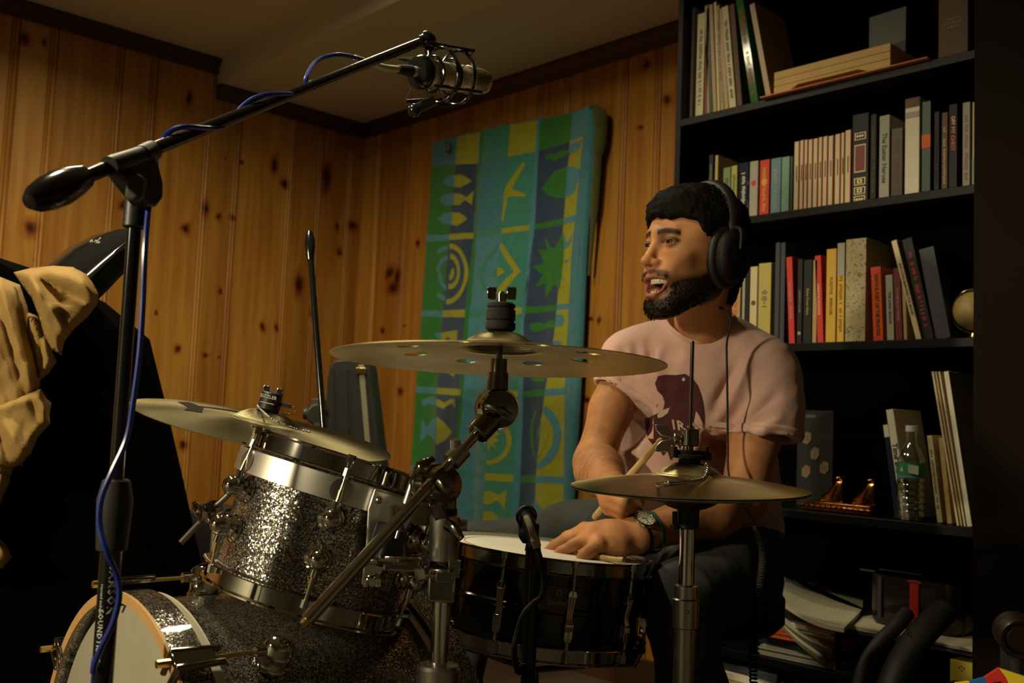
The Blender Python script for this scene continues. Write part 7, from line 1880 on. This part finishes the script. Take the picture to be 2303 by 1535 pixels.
def strapf(b):
    pts = []
    for k in range(40):
        a = 2*PI*k/40; pts.append(wc_+wn*(.0325*math.cos(a))+wq*(.0350*math.sin(a)))
    b.tube(pts, .0022, 8, closed=True, flat=3.6)
part(wt_, 'strap', mat('black_leather', (.012, .010, .009), .5), strapf)
wb2 = MB(); wcc = wc_-wa*.027
wb2.tube([wcc+wn*(.0360*math.cos(2*PI*k/40))+wq*(.0385*math.sin(2*PI*k/40)) for k in range(40)], .0014, 8, closed=True, flat=5)
tag(wb2.build('wristband', mat('green_rubber', (.005, .19, .10), .45)), 'green rubber wristband beside the watch', 'wristband')
# ---------------------------------------------------------------- tan coat hung over the machine
def coat():
    d0 = 1.83
    lobes = [  # outline, depth offset towards the viewer, pillow width, folds (from, to, height, width)
     ([(-80, 650), (0, 622), (45, 640), (62, 690), (70, 740), (82, 790), (92, 850), (85, 900), (60, 960), (40, 1030), (10, 1110), (-80, 1130)], .0, 26,
      [((0, 640), (70, 870), .030, 15), ((-20, 720), (50, 930), .026, 13), ((-40, 650), (0, 900), .03, 18), ((10, 900), (-20, 1080), .02, 12), ((40, 700), (60, 800), -.02, 8)]),
     ([(30, 612), (70, 602), (120, 597), (165, 600), (195, 612), (210, 632), (222, 660), (219, 684), (198, 712), (168, 738), (146, 766), (138, 798), (116, 786), (98, 752), (90, 718), (72, 672)], .035, 24,
      [((60, 612), (150, 748), .026, 12), ((95, 632), (205, 690), -.026, 9), ((110, 606), (215, 655), .018, 14), ((120, 690), (190, 690), .016, 8), ((82, 650), (112, 760), .02, 8), ((135, 700), (150, 745), -.016, 6), ((175, 615), (212, 668), .010, 9)]),
     ([(58, 700), (92, 712), (112, 752), (118, 790), (128, 812), (108, 842), (84, 860), (70, 800), (54, 745)], -.01, 16, [((70, 715), (108, 800), .020, 7), ((92, 740), (92, 830), -.018, 6)]),
     ([(-80, 905), (0, 900), (45, 885), (92, 872), (104, 894), (116, 906), (111, 930), (113, 952), (84, 985), (70, 1016), (50, 1042), (22, 1056), (-10, 1050), (-80, 1090)], .030, 20,
      [((0, 915), (95, 885), .012, 8), ((15, 960), (60, 1030), .024, 16), ((70, 905), (95, 960), -.012, 7), ((-10, 940), (20, 1040), -.014, 7), ((95, 900), (104, 950), .010, 7)]),
     ([(-80, 1060), (0, 1050), (26, 1058), (22, 1086), (6, 1120), (-4, 1152), (-8, 1198), (18, 1228), (27, 1252), (8, 1276), (-80, 1290)], .0, 20, [((0, 1070), (-12, 1180), .02, 10), ((-10, 1230), (20, 1255), .016, 9)])]
    b = MB()
    for li, (out, off, pw_, F_) in enumerate(lobes):
        vs, fs = refine(out, 5); V = []
        for x, y in vs:
            h = 0
            for (a, b_, hh, w) in F_:
                ax, ay = a; bx_, by_ = b_; L2 = (bx_-ax)**2+(by_-ay)**2; t = max(0, min(1, ((x-ax)*(bx_-ax)+(y-ay)*(by_-ay))/L2))
                r = math.hypot(x-ax-t*(bx_-ax), y-ay-t*(by_-ay)); h += hh*math.exp(-(r/(w*1.25))**1.6)*(.35+.65*math.sin(PI*min(1, t*.8+.15)))
            u_ = x*.8+y*.35; h += .006*noise.noise(Vector((u_*.035, y*.006, li)))+.0022*noise.noise(Vector((u_*.09, y*.02, li+7)))
            dist = 1e9
            for (p, q) in zip(out, out[1:]+out[:1]):
                L2 = (q[0]-p[0])**2+(q[1]-p[1])**2; t = max(0, min(1, ((x-p[0])*(q[0]-p[0])+(y-p[1])*(q[1]-p[1]))/L2)); dist = min(dist, math.hypot(x-p[0]-t*(q[0]-p[0]), y-p[1]-t*(q[1]-p[1])))
            e = max(0, 1-dist/pw_); V.append(at(x, y, d0-off-h+.045*e*e))
        b.add(V, fs)
    o = b.build('coat', mat('tan_canvas', (.36, .235, .085), .85, spec=.12, bump=.5, bscale=600, vary=.2, vscale=10), None, ang=180)
    md = o.modifiers.new('s', 'SOLIDIFY'); md.thickness = .006; md.offset = -1
    tag(o, 'crumpled tan canvas coat hanging over the black machine at the left edge', 'coat')
coat()
# ---------------------------------------------------------------- things at the lower right edge
ch_m = mat('black_vinyl', (.005, .005, .005), .6, bump=.2, bscale=70)
c0 = at(2010, 1535, 1.75)
chair = thing('folding_chair', 'black padded chair seen edge-on at the lower right, before the papers', 'chair', Vector((c0.x, c0.y, 0)))
def pad_(pts, r, flat): return lambda b: b.tube(bez([at(*p) for p in pts], 8), r, 14, flat=flat)
part(chair, 'backrest', ch_m, pad_([(2125, 1372, 1.80), (2095, 1400, 1.78), (2050, 1455, 1.74), (2010, 1530, 1.70), (1985, 1620, 1.68)], .021, 1.3))
part(chair, 'armrest', ch_m, pad_([(2040, 1378, 1.68), (2018, 1405, 1.66), (1975, 1450, 1.64), (1945, 1500, 1.62), (1925, 1580, 1.60)], .012, 1.1))
part(chair, 'seat', ch_m, lambda b: b.box(at(1990, 1720, 1.75), (.34, .34, .05), Matrix.Rotation(R_(40), 3, 'Z')), bevel=.015)
for dx, dy in ((-.14, -.14), (.13, -.13), (-.13, .13), (.13, .13)):
    sq_ = at(1990, 1720, 1.75); r2_ = Matrix.Rotation(R_(40), 3, 'Z') @ Vector((dx, dy, 0)); part(chair, 'leg', dark_metal, lambda b: b.cyl((sq_.x+r2_.x, sq_.y+r2_.y, .002), (sq_.x+r2_.x*.9, sq_.y+r2_.y*.9, sq_.z-.02), .010, seg=12))
part(chair, 'rivet', chrome, lambda b: b.sphere(at(2046, 1426, 1.66), .004, 10))
lm = mat('brown_leather', (.012, .005, .0035), .4, vary=.2, coat=.2)
k0 = at(2290, 1440, 1.30)
arm = thing('armchair', 'brown leather armchair corner with round armrest front at the lower right edge', 'armchair', Vector((k0.x, k0.y, 0)))
ax2 = (-FW+RT*-.25).normalized(); m2_ = frame(ax2, UP)
part(arm, 'arm_front', lm, lambda b: b.lathe([(.0001, .012), (.016, .012), (.018, .009), (.020, .012), (.024, .013), (.026, .008), (.026, -.03), (.0001, -.03)], at(2292, 1432, 1.28), ax2, 36))
as_ = at(2300, 1500, 1.31)
part(arm, 'arm_support', mat('dark_upholstery', (.004, .003, .003), .8), lambda b: b.box((as_.x, as_.y, at(2292, 1450, 1.30).z/2), (.045, .045, at(2292, 1450, 1.30).z-.004), Matrix.Rotation(R_(45), 3, 'Z')), bevel=.008)
part(arm, 'arm_roll', lm, lambda b: (b.cyl(at(2292, 1432, 1.30), at(2292, 1432, 1.30)+FW*.05+RT*.12-UP*.04, .027, seg=28), b.box(at(2460, 1900, 1.40), (.12, .30, .22), Matrix.Rotation(R_(45), 3, 'Z'))), bevel=.01)
tb2 = at(2460, 1900, 1.40); 
for dx, dy in ((-.04, -.16), (.04, .16)):
    r2_ = Matrix.Rotation(R_(45), 3, 'Z') @ Vector((dx, dy, 0)); part(arm, 'leg', dark_metal, lambda b: b.cyl((tb2.x+r2_.x, tb2.y+r2_.y, .001), (tb2.x+r2_.x, tb2.y+r2_.y, tb2.z-.12), .018, seg=12))
# pinwheel-coloured party flag folded on the chair, and dotted black cloth
pw = thing('printed_sheet', 'bright red, yellow and blue printed sheet at the bottom right corner', 'sheet', at(2270, 1530, 1.22))
kd = lambda x, y: at(x, y, 1.22+.0006*(1535-y))
cols3 = [mat('kite_red', (.55, .03, .02), .5), mat('kite_yellow', (.70, .55, .03), .5), mat('kite_blue', (.02, .12, .35), .5), mat('kite_black', (.02, .02, .02), .5)]
def kite(b):
    for c, p in ((0, [(2215, 1523), (2247, 1502), (2262, 1522), (2280, 1560), (2240, 1580)]), (1, [(2247, 1502), (2303, 1520), (2340, 1535), (2330, 1600), (2280, 1560), (2262, 1522)]), (2, [(2180, 1532), (2215, 1523), (2240, 1580), (2190, 1600)]), (1, [(2150, 1536), (2180, 1532), (2190, 1600), (2140, 1590)]), (3, [(2232, 1533), (2250, 1531), (2252, 1540), (2236, 1542)])):
        b.cur = c; n = len(p); f = [kd(x, y)-FW*(.0012 if c == 3 else 0) for x, y in p]; k = [q+FW*.004 for q in f]
        b.add(f+k, [tuple(range(n-1, -1, -1)), tuple(range(n, 2*n))]+[(i, (i+1) % n, n+(i+1) % n, n+i) for i in range(n)])
part(pw, 'sheet', cols3, kite, smooth=False)
cs2 = thing('book_stack', 'stack', 'x', (0, 0, 0)); bpy.data.objects.remove(cs2)
sup = thing('side_table', 'low dark side table carrying the coloured sheet at the bottom right corner', 'table', Vector((at(2290, 1620, 1.25).x, at(2290, 1620, 1.25).y, 0)))
tq_ = at(2270, 1602, 1.24); part(sup, 'table_top', dkw, lambda b: b.box((tq_.x, tq_.y, tq_.z-.012), (.24, .24, .02)), bevel=.003)
part(sup, 'leg', dkw, lambda b: b.cyl((tq_.x, tq_.y, .002), (tq_.x, tq_.y, tq_.z-.02), .03, seg=20))
